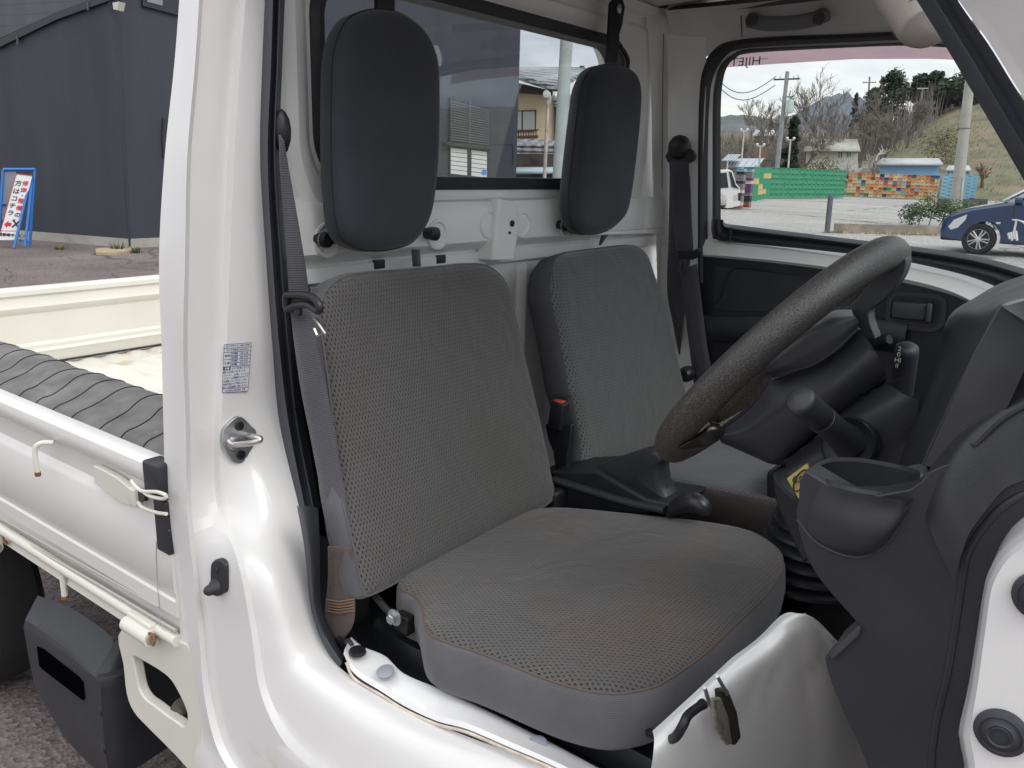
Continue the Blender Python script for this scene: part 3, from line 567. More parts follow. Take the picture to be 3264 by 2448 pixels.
# seat slide lever and over-centre latch at the front of the cushion
mb = MB(); mb.tube(cr1([K(2070, 2335, x=.80), K(2115, 2352, x=.83), K(2150, 2352, x=.85), K(2178, 2310, x=.86), K(2195, 2278, x=.86), K(2242, 2243, x=.865)], 4), [.0055]*20+[.0065], 10); mb.build('slide_lever', PLASD, sd_)
mb = MB()
for pts in (((2246,2192),(2262,2245),(2290,2270),(2305,2262)), ((2286,2155),(2300,2180),(2318,2212))):
    mb.tube([K(u, v, x=0.890) for u, v in pts], .0022, 6)
la = mb.build('seat_latch', STEEL, T)
mb = MB(); mb.extr([K(u, v, x=0.888) for u, v in ((2305,2205),(2325,2200),(2352,2270),(2365,2348),(2345,2378),(2325,2372))], (-.012, 0, 0)); mb.build('latch_body', M('grubby_metal', (.045, .043, .032), .5, metal=.6, noise_amt=.5, nscale=60), la, bevel=.003)
mb = MB(); mb.extr([K(u, v, x=0.898) for u, v in ((2276,2232),(2300,2226),(2322,2280),(2336,2372),(2322,2378),(2290,2325))], (-.006, 0, 0)); mb.build('latch_plate', M('worn_metal', (.42, .41, .36), .36, metal=.8, noise_amt=.4, nscale=60), la, bevel=.002)
# passenger seat
sp_ = seat('seat', 0, 0, 0, 0, 'passenger seat in cleaner grey cloth', base_pt=Vector((.55, 1.09, .68)))
bo = [KP(u, v, pB, nB) for u, v in ((1770,930),(1774,860),(1788,824),(1820,804),(1918,790),(2020,778),(2050,786),(2074,815),(2090,860),(2112,929),(2135,1010),(2152,1078),(2185,1215),(2215,1340),(2230,1400),(2080,1440),(1960,1468),(1883,1492),(1868,1440),(1859,1366),(1840,1270),(1829,1237),(1799,1068),(1780,985))]
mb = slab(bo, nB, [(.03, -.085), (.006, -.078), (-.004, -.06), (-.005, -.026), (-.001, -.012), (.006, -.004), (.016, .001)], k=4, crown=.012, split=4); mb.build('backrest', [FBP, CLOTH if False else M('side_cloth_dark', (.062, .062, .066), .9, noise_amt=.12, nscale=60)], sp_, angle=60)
pp_ = Vector((.36, 1.3, .82)); bo = [Vector(p) for p in ((.36, .86, .81), (.36, 1.0, .81), (.36, 1.30, .81), (.70, 1.32, .835), (.86, 1.28, .84), (.905, 1.1, .84), (.895, .92, .84), (.84, .86, .838), (.6, .85, .82))]
nP = Vector((-.06, 0, 1)).normalized(); pq = Vector((.36, 0, .790)); bo = [p-nP*((p-pq).dot(nP)) for p in bo]
mb = slab(bo, nP, [(.03, -.092), (.004, -.085), (-.004, -.05), (-.002, -.016), (.002, -.006), (.012, -.001), (.024, .001)], k=6, crown=.008, split=4)
mb.build('cushion', [fabric('mesh_fabric_passenger_cushion', (0, 1), .0062, .0036, (.085, .087, .09), (.028, .029, .032), (.078, .077, .074)), M('cushion_side_brown', (.055, .045, .042), .9, noise_amt=.2, nscale=50)], sp_, angle=60)
# ---- back pads (head restraints hung on the rear wall)
def pad(px, xf, thick, lbl):
    nH = Vector((1, 0, .10)).normalized(); p0 = Vector((xf, 0, 1.45)); bo = [KP(u, v, p0, nH) for u, v in px]
    mb = slab(bo, nH, [(.03, -thick-.004), (.008, -thick), (-.002, -thick*.8), (-.002, -.024), (.001, -.014), (.007, -.006), (.016, -.001), (.026, .001)], k=4, crown=.010, split=5)
    o = mb.build('head_pad', [CLOTHD, CLOTHD], T, angle=60); o['label'] = lbl
    mb = MB(); mb.tube([p+nH*(-.020)+(p-sum(bo, Vector())/len(bo)).normalized()*.0015 for p in cr1(bo, 4, True)], .0011, 5, closed=True); mb.build('pad_seam', M('seam_dark', (.016, .016, .018), .9), o)
    return o
h1_ = pad([(1086,298),(1094,160),(1122,78),(1165,38),(1230,24),(1300,36),(1360,78),(1398,140),(1417,224),(1418,398),(1411,560),(1390,690),(1345,765),(1273,792),(1205,796),(1150,780),(1112,745),(1094,660),(1086,497)], .185, .055, 'driver head pad, the larger nearer one')
h2_ = pad([(1842,572),(1856,440),(1874,298),(1886,252),(1905,222),(1935,206),(1989,203),(2032,222),(2053,268),(2055,348),(2038,522),(2018,655),(1992,708),(1945,738),(1890,744),(1858,728),(1842,690),(1838,630)], .17, .05, 'passenger head pad')
# bracket straps at the top of the pads and tie straps, rubber stops
mb = MB(); mb.extr([K(u, v, x=.15) for u, v in ((1206,-60),(1262,-60),(1260,40),(1208,40))], (-.012, 0, 0)); mb.build('pad_bracket', BLKM, h1_, bevel=.002)
mb = MB(); mb.extr([K(u, v, x=.14) for u, v in ((1950,10),(1962,-8),(1985,-6),(1994,20),(1985,80),(1976,110),(1976,150),(1968,200),(1936,198),(1942,150),(1946,80))], (-.010, 0, 0)); pb = mb.build('pad_bracket', BLKM, h2_, bevel=.003)
mb = MB(); mb.lathe([(.010, 0), (.010, .003), (.006, .006), (.001, .006)], K(1972, 28, x=.142), X, 18); mb.build('bracket_bolt', STEEL, pb)
mb = MB(); mb.tube(cr1([K(1975, 150, x=.13), K(1988, 165, x=.13), K(2000, 192, x=.13), K(1998, 220, x=.13)], 4), .006, 8); mb.build('bracket_loop', BLKM, pb)
for u0, v0, hp in ((1045, 765, h1_), (1808, 718, h2_)):
    c = K(u0, v0, x=.135); mb = MB(); mb.lathe([(.010, -.025), (.010, -.012), (.0125, -.010), (.0125, 0), (.011, .002), (.001, .003)], c, X, 16); mb.tube([c+X*(-.004), c+X*(-.002)+Y*.02, c+Y*.034+Z*.004, c+Y*.05+Z*.002], [.008, .006, .004, .005], 8); mb.build('rubber_stop', PLASD, hp)
    mb = MB(); mb.lathe([(.0128, -.0095), (.0128, -.0075)], c, X, 16, caps=False); mb.build('stop_ring', M('stop_line', (.3, .29, .26), .6), hp)
mb = MB(); c = K(1390, 746, x=.135); mb.lathe([(.010, -.025), (.0125, -.008), (.0125, 0), (.001, .003)], c, X, 16); mb.build('rubber_stop', PLASD, h1_)
mb = MB(); patch(mb, [[K(u, v, x=.125) for u, v in ((1313,795),(1318,850))], [K(u, v, x=.125) for u, v in ((1338,795),(1342,850))]], 3, 1, False); mb.build('tie_strap', BELT, h1_, solid=.002)
mb = MB(); patch(mb, [[K(u, v, x=.13) for u, v in ((1918,750),(1910,782))], [K(u, v, x=.13) for u, v in ((1940,748),(1916,782))]], 3, 1, False); mb.build('tie_strap', BELTD, h2_, solid=.002)
# ---- near seat belt
def rib(mb, L_, R_, k=6): patch(mb, [L_, R_], k, 3, False)
def belt(name, L_, R_, mat, par, lbl=None):
    mb = MB(); rib(mb, L_, R_); return mb.build(name, mat, par, solid=.0022, label=lbl)
sb = bpy.data.objects.new('seat_belt', None); COL.objects.link(sb); sb.parent = T; sb.location = Vector((.2, .15, 1.1))-T.location; sb['label'] = 'seat belt of the driver seat beside the door pillar'
belt('shoulder_webbing', [K(u, v, x=.165) for u, v in ((893,430),(896,560),(905,700),(915,850),(922,960))], [K(u, v, x=.18) for u, v in ((906,450),(925,560),(950,700),(974,850),(988,960))], BELT, sb)
belt('lap_webbing', [K(925, 985, x=.205)]+[K(u, v, y=.125) for u, v in ((938,1100),(960,1250),(990,1400),(1020,1560),(1040,1690),(1050,1740))], [K(990, 985, x=.215)]+[K(u, v, y=.13) for u, v in ((1008,1100),(1040,1250),(1066,1400),(1095,1560),(1118,1690),(1122,1740))], BELT, sb)
belt('anchor_webbing', [K(u, v, y=.123) for u, v in ((1048,1740),(1048,1850),(1038,1950),(1045,2010),(1083,2042))], [K(u, v, y=.128) for u, v in ((1124,1738),(1130,1850),(1132,1950),(1122,2000),(1090,2044))], BELTB, sb, 'brown stained lower webbing')
mb = MB(); 
for k in range(5): mb.tube([K(1042+1, 1912+k*9, y=.1205), K(1080, 1918+k*9, y=.1205), K(1128, 1910+k*9, y=.1225)], .0013, 5)
mb.build('anchor_stitching', M('stitch_brown', (.24, .15, .09), .9), sb)
mb = MB(); lp = [K(u, v, y=.118) for u, v in ((912,945),(925,940),(970,940),(1000,950),(1018,975),(1016,992),(1002,985),(980,972),(940,975),(915,985))]; mb.tube(cr1(lp, 3, True), .0055, 8, closed=True); mb.extr([K(u, v, y=.121) for u, v in ((918,952),(970,948),(1000,960),(1000,975),(960,975),(918,982))], (0, .006, 0)); mb.build('tongue_grip', PLASD, sb)
mb = MB(); mb.lathe([(.008, 0), (.007, .004), (.002, .005)], K(953, 990, y=.121), -Y, 14); mb.build('belt_stop', PLASD, sb)
mb = MB(); q_ = [K(u, v, y=.118) for u, v in ((1003,1015),(1036,1062),(1012,1070),(1002,1048))]; mb.tube(q_, .0022, 6); mb.extr([K(u, v, y=.119) for u, v in ((1000,1012),(1007,1014),(1041,1066),(1034,1070))], (0, .002, 0)); mb.build('tongue', CHROME, sb)
mb = MB(); mb.lathe([(.001, -.036), (.007, -.030), (.012, -.015), (.013, 0), (.011, .014), (.006, .024), (.001, .028)], K(899, 412, x=.15), Z, 18); mb.build('belt_guide', PLASD, sb)
mb = MB(); mb.tube(cr1([K(1078, 2038, y=.118), K(1095, 2052, y=.112), K(1108, 2046, y=.112), K(1118, 2062, y=.112)], 3), .006, 8); mb.lathe([(.013, 0), (.012, .005), (.006, .006), (.001, .006)], K(1140, 2080, z=.704), Z, 18); mb.build('anchor_bolt', PLASD, sb)
# ---- far seat belt
fb_ = bpy.data.objects.new('seat_belt', None); COL.objects.link(fb_); fb_.parent = T; fb_.location = Vector((.2, 1.35, 1.1))-T.location; fb_['label'] = 'seat belt of the passenger seat by the far window'
mb = MB(); gy = FY-.04
mb.lathe([(.030, 0), (.030, .012), (.022, .022), (.002, .026)], K(2170, 470, y=gy), -Y, 24); mb.extr([K(u, v, y=gy-.012) for u, v in ((2118,498),(2130,478),(2165,470),(2205,476),(2216,494),(2210,512),(2190,522),(2128,520))], (0, .014, 0)); mb.build('belt_guide', PLASD, fb_, bevel=.004)
belt('shoulder_webbing', [K(u, v, y=gy-.014) for u, v in ((2134,515),(2142,650),(2158,815))], [K(u, v, y=gy-.016) for u, v in ((2196,515),(2202,650),(2212,815))], BELTD, fb_)
belt('lap_webbing', [K(u, v, y=gy-.016) for u, v in ((2168,860),(2180,960),(2200,1120),(2215,1240))], [K(u, v, y=gy-.018) for u, v in ((2222,840),(2236,960),(2252,1090),(2266,1170))], BELTD, fb_)
belt('return_webbing', [K(u, v, y=gy-.004) for u, v in ((2136,560),(2132,760),(2128,930),(2150,1050),(2165,1130))], [K(u, v, y=gy-.004) for u, v in ((2200,560),(2205,760),(2190,930),(2178,1050),(2168,1130))], BELTD, fb_)
mb = MB(); mb.extr([K(u, v, y=gy-.022) for u, v in ((2155,800),(2208,800),(2224,790),(2230,800),(2222,820),(2205,828),(2160,826))], (0, .012, 0)); mb.build('tongue_grip', PLASD, fb_, bevel=.003)
mb = MB(); tq = [K(u, v, y=gy-.024) for u, v in ((2164,830),(2192,826),(2184,866),(2160,870))]; ti_ = [K(u, v, y=gy-.024) for u, v in ((2172,839),(2184,837),(2178,858),(2168,860))]; frame(mb, tq, ti_, (0, .002, 0)); mb.build('tongue', CHROME, fb_, smooth=False)
mb = MB(); mb.lathe([(.02, 0), (.02, .02), (.012, .03), (.002, .03)], K(2195, 1190, y=1.28), -Y, 16); mb.build('belt_reel', PLASD, fb_)
# ---- steering wheel
SC = Vector((.8236, .4035, 1.1828)); st = R(51.5); SE = Vector((math.cos(st), 0, math.sin(st))); SN = Vector((-math.sin(st), 0, math.cos(st)))
sw = bpy.data.objects.new('steering_wheel', None); COL.objects.link(sw); sw.parent = T; sw.location = SC-T.location
mb = MB(); mb.tube([SC+(SE*math.cos(a)+Y*math.sin(a))*.180 for a in [2*math.pi*k/72 for k in range(72)]], .0205, 20, closed=True); mb.build('rim', LEA, sw, angle=80)
HC = SC-SN*.035
def PS(pts, off): p0 = SC+SN*off; return [KP(u, v, p0, SN) for u, v in pts]
def SY(pts, y): return [K(u, v, y=y) for u, v in pts]
# hub back cover: light shell, its near side visible
mb = MB()
a = SY([(2410,1174),(2470,1120),(2560,1060),(2620,1030),(2660,1010),(2720,1004)], .30)
b = SY([(2425,1185),(2490,1160),(2580,1105),(2650,1070),(2700,1045),(2735,1022)], .29)
c = SY([(2450,1203),(2520,1183),(2590,1162),(2660,1118),(2708,1072),(2737,1046)], .30)
a0 = SY([(2400,1150),(2450,1110),(2540,1045),(2610,1012),(2660,990),(2715,985)], .40)
patch(mb, [a0, a, b, c], 6, 5, True); mb.build('horn_cover', PLASL, sw, angle=60)
mb = MB(); mb.tube(cr1(c, 5), .0022, 6); mb.build('cover_gap', RUBBER, sw)
# leather spoke at the near side
mb = MB()
a = SY([(2235,1345),(2300,1265),(2370,1200),(2420,1165)], .26); b = SY([(2255,1338),(2325,1280),(2395,1210),(2440,1185)], .25); c = SY([(2290,1350),(2370,1305),(2422,1262),(2452,1205)], .27)
patch(mb, [a, b, c], 6, 5, True); mb.build('spoke', LEA, sw)
mb = MB(); mb.tube(cr1(SY([(2262,1338),(2283,1372),(2313,1356),(2370,1314),(2412,1270),(2440,1228),(2456,1200)], .272), 4), .0022, 6); mb.build('spoke_gap', RUBBER, sw)
# upper spoke running from the top of the rim to the hub
mb = MB(); p = cr1(SY([(2885,822),(2880,868),(2846,924),(2800,968),(2770,990),(2772,1030),(2790,1080),(2762,1075),(2735,1046),(2722,1012),(2640,1015),(2680,987),(2722,962),(2768,908),(2830,850)], .405), 3, True); mb.extr(p, (0, .028, 0)); mb.build('spoke', PLAS, sw, bevel=.008, angle=50)
mb = MB(); p = SY([(2215,1375),(2250,1350),(2275,1372),(2268,1400),(2240,1425),(2200,1436),(2160,1440),(2150,1412)], .24); mb = slab(p, (-.2, -1, .1), [(.004, -.03), (0, -.016), (.003, -.005), (.009, 0)], mb, k=4, crown=.004, mi_side=0); mb.build('thumb_grip', M('glossy_black', (.015, .013, .013), .28), sw)
# ---- steering column shroud
mb = MB()
TT = SY([(2286,1368),(2345,1325),(2408,1277),(2448,1216),(2591,1168),(2686,1106),(2735,1047)], .315)
MM = SY([(2290,1388),(2375,1380),(2440,1345),(2500,1310),(2620,1245),(2720,1170),(2785,1112)], .285)
BB = SY([(2300,1412),(2400,1450),(2462,1464),(2540,1412),(2622,1345),(2730,1262),(2826,1194)], .300)
UU = SY([(2310,1400),(2420,1462),(2490,1480),(2560,1428),(2640,1362),(2740,1282),(2822,1222)], .345)
patch(mb, [TT, MM, BB, UU], 6, 5, True); patch(mb, [[TT[-1], MM[-1], BB[-1], UU[-1]], [p+Y*.03-X*.015 for p in (TT[-1], MM[-1], BB[-1], UU[-1])]], 4, 2, False); cs = mb.build('column_shroud', PLAS, T, angle=60)
mb = MB(); patch(mb, [UU, [p+Y*.10-Z*.03 for p in UU]], 5, 2, False); mb.build('shroud_underside', RUBBER, cs)
mb = MB()
rows4 = [SY([(2500,1468),(2600,1392),(2661,1318),(2740,1268),(2824,1221)], .315), SY([(2510,1505),(2615,1440),(2700,1370),(2790,1310),(2878,1255)], .290), SY([(2525,1555),(2640,1510),(2740,1450),(2840,1390),(2928,1298)], .290), SY([(2545,1615),(2660,1615),(2760,1585),(2840,1535),(2870,1488)], .30)]
patch(mb, rows4, 6, 6, True); patch(mb, [rows4[0], [p+Y*.1-Z*.01 for p in rows4[0]]], 4, 2, False); lc = mb.build('lower_column_cover', PLAS, T, angle=60)
mb = MB(); mb.extr(SY([(2457,1500),(2500,1560),(2560,1602),(2600,1640),(2640,1720),(2560,1800),(2490,1650),(2468,1590)], .34), (0, .2, 0)); mb.build('knee_cover', PLASD, T, bevel=.004)
# near stalk with collar
mb = MB(); s0_, s1_ = K(2545, 1272, y=.19), K(2700, 1405, y=.272); dr = (s1_-s0_).normalized()
cc_ = K(2705, 1418, y=.274); mb.lathe([(.0305, -.012), (.0305, .002), (.029, .004), (.027, .002), (.010, .0)], cc_, Vector((-.15, -1, .25)), 32); mb.build('stalk_collar', PLASD, lc)
mb = MB(); L0 = (s1_-s0_).length; mb.lathe([(.001, -.001), (.012, -.0005), (.0152, .002), (.0158, .006), (.0155, .03), (.0149, .045), (.0146, .0455), (.0146, .047), (.0152, .0475), (.0150, L0*.8), (.019, L0*1.05)], s0_, dr, 28); mb.build('light_stalk', PLAS, lc, angle=50)
mb = MB(); mb.tube([K(2700, 1442, y=.276), K(2735, 1446, y=.276), K(2752, 1420, y=.276)], .0004, 4); mb.build('collar_line', PLASL, lc)
mb = MB(); mb.extr(rrect(K(2606, 1452, y=.2985), K(2640, 1440, y=.3)-K(2580, 1480, y=.3), Z, .001, .001, .0001, 1), (0, -.001, 0)) if False else None
# icon plate outline on the cover
ic = SY([(2572,1468),(2606,1440),(2634,1458),(2600,1486)], .297); mb = MB(); mb.tube(ic, .0007, 5, closed=True); mb.build('icon_outline', PLASD, lc)
# far stalk with white markings
mb = MB(); f0_, f1_ = K(2892, 1100, y=.47), K(2872, 1255, y=.50); fd_ = (f1_-f0_); mb.lathe([(.001, 0), (.010, .0005), (.0135, .004), (.0145, .01), (.0145, fd_.length)], f0_, fd_.normalized(), 22); fs = mb.build('wiper_stalk', PLAS, lc, angle=50)
mb = MB(); ux = (ray(2880, 1100)*0+K(2890, 1112, y=.45)-K(2862, 1118, y=.45))
for k, t_ in enumerate(('2', '0', 'HI', 'II')):
    textmb(mb, t_, .008, K(2868-3*k, 1112+k*18, y=.445), X, Z)
mb.build('stalk_markings', M('marking_white', (.6, .6, .58), .6), fs, smooth=False, recalc=False)
# yellow oil-change tag tied below the column
tg = [K(2508, 1525, y=.255), K(2571, 1478, y=.255), K(2590, 1520, y=.255), K(2552, 1600, y=.255)]
mb = MB(); mb.extr(tg, (.001, .002, 0)); yt = mb.build('paper_tag', M('yellow_paper', (.52, .42, .13), .7, noise_amt=.12, nscale=30), T, smooth=False)
yt['label'] = 'yellow paper tag with handwritten marks'
mb = MB(); tcn = K(2552, 1532, y=.253); ux = (K(2571, 1478, y=.25)-K(2508, 1525, y=.25)).normalized(); 
mb.tube([tcn+ux*.011*math.cos(a)+Z*.011*math.sin(a) for a in [k*math.pi/10 for k in range(20)]], .0009, 5, closed=True); textmb(mb, '6年', .012, tcn-Y*.001, X, Z, bold=.0002); mb.build('tag_marks', M('ink', (.02, .02, .03), .6), yt, smooth=False, recalc=False)
# ---- dashboard
def D(pts): return [K(u, v, y=y) for u, v, y in pts]
dash = None
mb = MB()
A_ = D([(3300,866,.45),(3188,903,.45),(3108,948,.45),(3040,992,.45),(3010,1040,.42),(3005,1090,.40),(2979,1177,.38),(2950,1240,.36),(2924,1296,.33),(2895,1385,.30),(2862,1495,.27)])
B_ = D([(3310,900,.30),(3210,930,.30),(3150,958,.28),(3090,1000,.25),(3068,1050,.24),(3050,1100,.23),(3025,1177,.22),(3000,1240,.215),(2975,1300,.21),(2945,1385,.20),(2920,1480,.19)])
C_ = D([(3320,940,.14),(3240,955,.14),(3192,974,.13),(3165,1020,.125),(3140,1070,.12),(3112,1120,.115),(3075,1197,.11),(3040,1265,.11),(3010,1330,.11),(2975,1405,.11),(2942,1482,.11)])
patch(mb, [A_, B_, C_], 5, 6, True); dash = mb.build('dashboard', PLAS, T, angle=60)
mb = MB(); mb.tube(cr1(C_[2:], 4), .0016, 6); mb.build('dash_gap', RUBBER, dash)
# lighter top pad
mb = MB(); patch(mb, [D([(3192,974,.128),(3225,970,.126),(3320,940,.12)]), D([(3194,978,.126),(3230,1000,.10),(3330,1062,.07)])], 5, 3, False); mb.build('dash_top_pad', PLASL, dash)
mb = MB(); patch(mb, [D([(3194,978,.127),(3166,1022,.122),(3112,1122,.112),(3042,1267,.107),(2944,1484,.107)]), D([(3330,1062,.075),(3300,1110,.075),(3260,1190,.08),(3190,1330,.088),(3050,1500,.095)])], 6, 4, False)
mb.build('dash_side', PLAS, dash)
# bulged lower side: from the cup holder to the door pillar
mb = MB()
P0 = D([(3330,1190,.105),(3264,1230,.105),(3150,1310,.10),(3060,1380,.10),(3005,1440,.098),(2960,1500,.098),(2925,1560,.098)])
P1 = D([(3330,1260,.085),(3264,1290,.085),(3180,1345,.083),(3100,1408,.08),(3040,1490,.075),(3000,1590,.07),(2965,1690,.07)])
P2 = D([(3340,1500,.075),(3264,1530,.075),(3200,1560,.072),(3140,1630,.07),(3090,1700,.068),(3060,1780,.066),(3040,1850,.066)])
patch(mb, [P0, P1, P2], 6, 5, True)
mb.build('dash_bulge', PLAS, dash, angle=60)
mb = MB(); mb.tube(cr1(D([(3330,1262,.083),(3264,1296,.082),(3190,1340,.08),(3112,1415,.078),(3098,1412,.078)]), 5), .0016, 6); mb.build('dash_gap', RUBBER, dash)
# side panel
sp = [(2566,1500),(2545,1590),(2537,1643),(2549,1700),(2571,1774),(2606,1837),(2657,1900),(2731,1984),(2739,2000),(2720,2018),(2640,2086),(2630,2100),(2634,2125),(2663,2214),(2709,2317),(2737,2374),(2766,2448),(2800,2560),(3100,2560),(3076,2448),(3062,2385),(3058,2317),(3087,2186),(3115,2014),(3132,1900),(3150,1826),(3195,1751),(3266,1694),(3340,1660),(3360,1400),(3200,1470),(3060,1470),(2955,1508),(2900,1560),(2700,1580)]
mb = MB(); slab(SY(sp, .078), (0, -1, 0), [(0, -.05), (0, -.012), (.002, -.005), (.006, -.001), (.012, 0)], mb, k=2, crown=0, mi_side=0)
mb.v, mb.f, mb.m = [], [], []
p = cr1(SY(sp, .078), 2, True); mb.extr(p, (0, .03, 0)); mb.build('side_cover', PLAS, dash, bevel=.006, angle=35)
# raised rim on the cover following the white pillar, and the return flange at the notch
mb = MB(); mb.tube(cr1(SY([(3330,1560),(3264,1575),(3190,1620),(3120,1700),(3080,1780),(3060,1900),(3045,2000),(3020,2150),(2985,2300),(2970,2450),(2990,2560)], .079), 5), .0035, 8); mb.build('cover_crease', PLAS, dash)
mb = MB(); mb.extr(SY([(2640,2084),(2737,1996),(2745,2010),(2736,2030),(2650,2110)], .072), (0, .05, 0)); mb.build('cover_flange', PLASL, dash, bevel=.002)
# cup holder: curved bucket standing out from the panel
top = [(2588,1500),(2600,1485),(2640,1470),(2720,1466),(2800,1478),(2880,1492),(2937,1512)]
def CH(y0, pts): return [K(u, v, y=y0) for u, v in pts]
cz = None
ring_o = [K(u, v, y=y) for u, v, y in ((2580,1505,.16),(2592,1482,.185),(2640,1466,.20),(2720,1464,.205),(2810,1476,.205),(2890,1494,.20),(2944,1514,.18),(2932,1560,.13),(2905,1588,.105),(2850,1586,.09),(2760,1575,.075),(2680,1558,.07),(2620,1535,.085),(2590,1518,.12))]
cen = sum(ring_o, Vector())/len(ring_o)
ring = cr1(ring_o, 5, True)
rin = [cen+(p-cen)*.87 for p in ring]; rin2 = [cen+(p-cen)*.85-Z*.05 for p in ring]; rin3 = [cen+(p-cen)*.7-Z*.075 for p in ring]; rin4 = [cen+(p-cen)*.02-Z*.08 for p in ring]
mb = MB(); out1 = [cen+(p-cen)*1.01-Z*.004 for p in ring]
mb.loft([rin4, rin3, rin2, [p-Z*.003 for p in rin], rin, [a.lerp(b, .5)+Z*.003 for a, b in zip(rin, ring)], ring, out1], True)
R0 = D([(2572,1512,.115),(2600,1534,.085),(2680,1560,.066),(2760,1577,.062),(2850,1590,.062),(2908,1592,.075),(2945,1535,.11)])
R1 = D([(2560,1540,.105),(2598,1562,.080),(2678,1592,.066),(2760,1612,.062),(2845,1622,.064),(2890,1612,.072),(2940,1552,.092)])
R2 = D([(2549,1590,.095),(2592,1640,.073),(2676,1680,.061),(2755,1698,.058),(2828,1690,.061),(2876,1648,.070),(2938,1560,.086)])
R3 = D([(2541,1640,.085),(2592,1700,.074),(2676,1742,.067),(2752,1752,.065),(2815,1722,.068),(2866,1666,.074),(2937,1565,.081)])
R4 = D([(2542,1655,.079),(2598,1724,.0785),(2680,1766,.0785),(2752,1774,.0785),(2818,1740,.0785),(2868,1674,.0785),(2938,1570,.0785)])
patch(mb, [R0, R1, R2, R3, R4], 6, 5, True)
mb.build('cup_holder', PLAS, dash, angle=50)
mb = MB(); mb.tube(cr1(R4[:-1], 5), .0022, 8); mb.build('cup_holder_edge', PLAS, dash)
# ---- white hinge pillar at the lower right with rubber plugs
mb = MB()
q0 = D([(3076,2560,.03),(3074,2448,.03),(3060,2369,.03),(3057,2317,.03),(3086,2186,.03),(3114,2014,.03),(3131,1900,.03),(3149,1826,.03),(3194,1751,.03),(3264,1694,.03),(3340,1650,.03)])
q1 = D([(3112,2560,.005),(3108,2448,.005),(3096,2369,.005),(3094,2317,.005),(3116,2186,.005),(3140,2014,.005),(3156,1900,.005),(3175,1840,.005),(3215,1780,.005),(3275,1735,.005),(3345,1690,.005)])
q2 = D([(3400,2560,.01),(3400,2448,.01),(3400,2369,.01),(3400,2317,.01),(3400,2186,.01),(3400,2014,.01),(3400,1900,.01),(3400,1840,.01),(3400,1780,.01),(3400,1735,.01),(3400,1690,.01)])
patch(mb, [[p+Y*.05+X*.0 for p in q0], q0, [a.lerp(b, .5)-Y*.004 for a, b in zip(q0, q1)], q1, q2], 5, 4, False); mb.build('hinge_pillar', WHITE, T, angle=35)
for u, v in ((3095+20, 2340-2), (3262+8, 1912)):
    c = K(u if v > 2000 else u, v, y=.003); c = K(3190, v, y=.003) if v == 2338 else K(3318, 1905, y=.003)
    mb = MB(); mb.lathe([(r_*.86, h_) for r_, h_ in [(.0205, -.004), (.021, 0), (.020, .002), (.0165, .0035), (.0155, .002), (.0145, .002), (.010, .005), (.0085, .004), (.007, .0045), (.0068, .003), (.001, .003)]], c, -Y, 28); mb.build('pillar_plug', SEALM, T, angle=40)
# ---- near windscreen pillar: weatherstrip, outer white, beige visor
mb = MB()
w0 = D([(2840,-120,.16),(2921,0,.155),(3026,168,.135),(3100,295,.12),(3205,474,.10),(3330,690,.08)])
w1 = D([(2900,-120,.145),(2985,0,.14),(3090,168,.12),(3165,295,.105),(3270,474,.085),(3390,690,.07)])
w2 = D([(2945,-120,.15),(3015,0,.145),(3115,168,.125),(3195,295,.11),(3300,474,.09),(3420,690,.075)])
w3 = D([(2975,-120,.135),(3050,0,.13),(3150,140,.11),(3240,285,.095),(3340,430,.08),(3470,640,.06)])
patch(mb, [w0, [a.lerp(b, .5)+Vector((.006, -.008, 0)) for a, b in zip(w0, w1)], w1], 6, 4, True); patch(mb, [w1, w2], 6, 2, False); patch(mb, [w2, [a.lerp(b, .5)+Vector((.004, -.006, 0)) for a, b in zip(w2, w3)], w3], 6, 4, True)
mb.build('windscreen_weatherstrip', SEALM, T, angle=50)
mb = MB()
v0 = D([(2975,-120,.13),(3055,0,.13),(3155,138,.11),(3245,283,.095),(3345,428,.08)]); v1 = D([(3010,-120,.12),(3090,0,.12),(3190,118,.10),(3290,262,.085),(3390,400,.07)]); v2 = D([(3300,-120,.06),(3340,0,.05),(3420,118,.04),(3500,262,.03),(3560,400,.02)])
patch(mb, [v0, v1], 5, 3, False); patch(mb, [v1, v2], 5, 3, False); mb.build('windscreen_pillar', WHITE, T, angle=30)
mb = MB()
vv = [K(u, v, y=y) for u, v, y in ((2825,-110,.33),(2865,-40,.32),(2905,20,.31),(2930,55,.305),(2955,88,.30),(2968,106,.295))]
vp = cr1(vv, 4); rr_ = [.029]*13+[.0295, .0295, .0293, .0285, .026, .022, .015, .004]; rr_ = rr_[:len(vp)]
mb.tube(vp, rr_, 22, flat=.8); vs_ = mb.build('sun_visor', BEIGE, T, angle=60)
vs_['label'] = 'beige padded sun visor end under the roof'
vd = (vp[12]-vp[10]).normalized(); mb = MB(); u_ = vd.orthogonal().normalized(); mb.tube([vp[11]+(u_*math.cos(a)*.0294*.8+vd.cross(u_)*math.sin(a)*.0294) for a in [k*math.pi/16 for k in range(32)]], .0009, 5, closed=True); mb.build('visor_seam', M('beige_dark', (.20, .18, .16), .8), vs_)
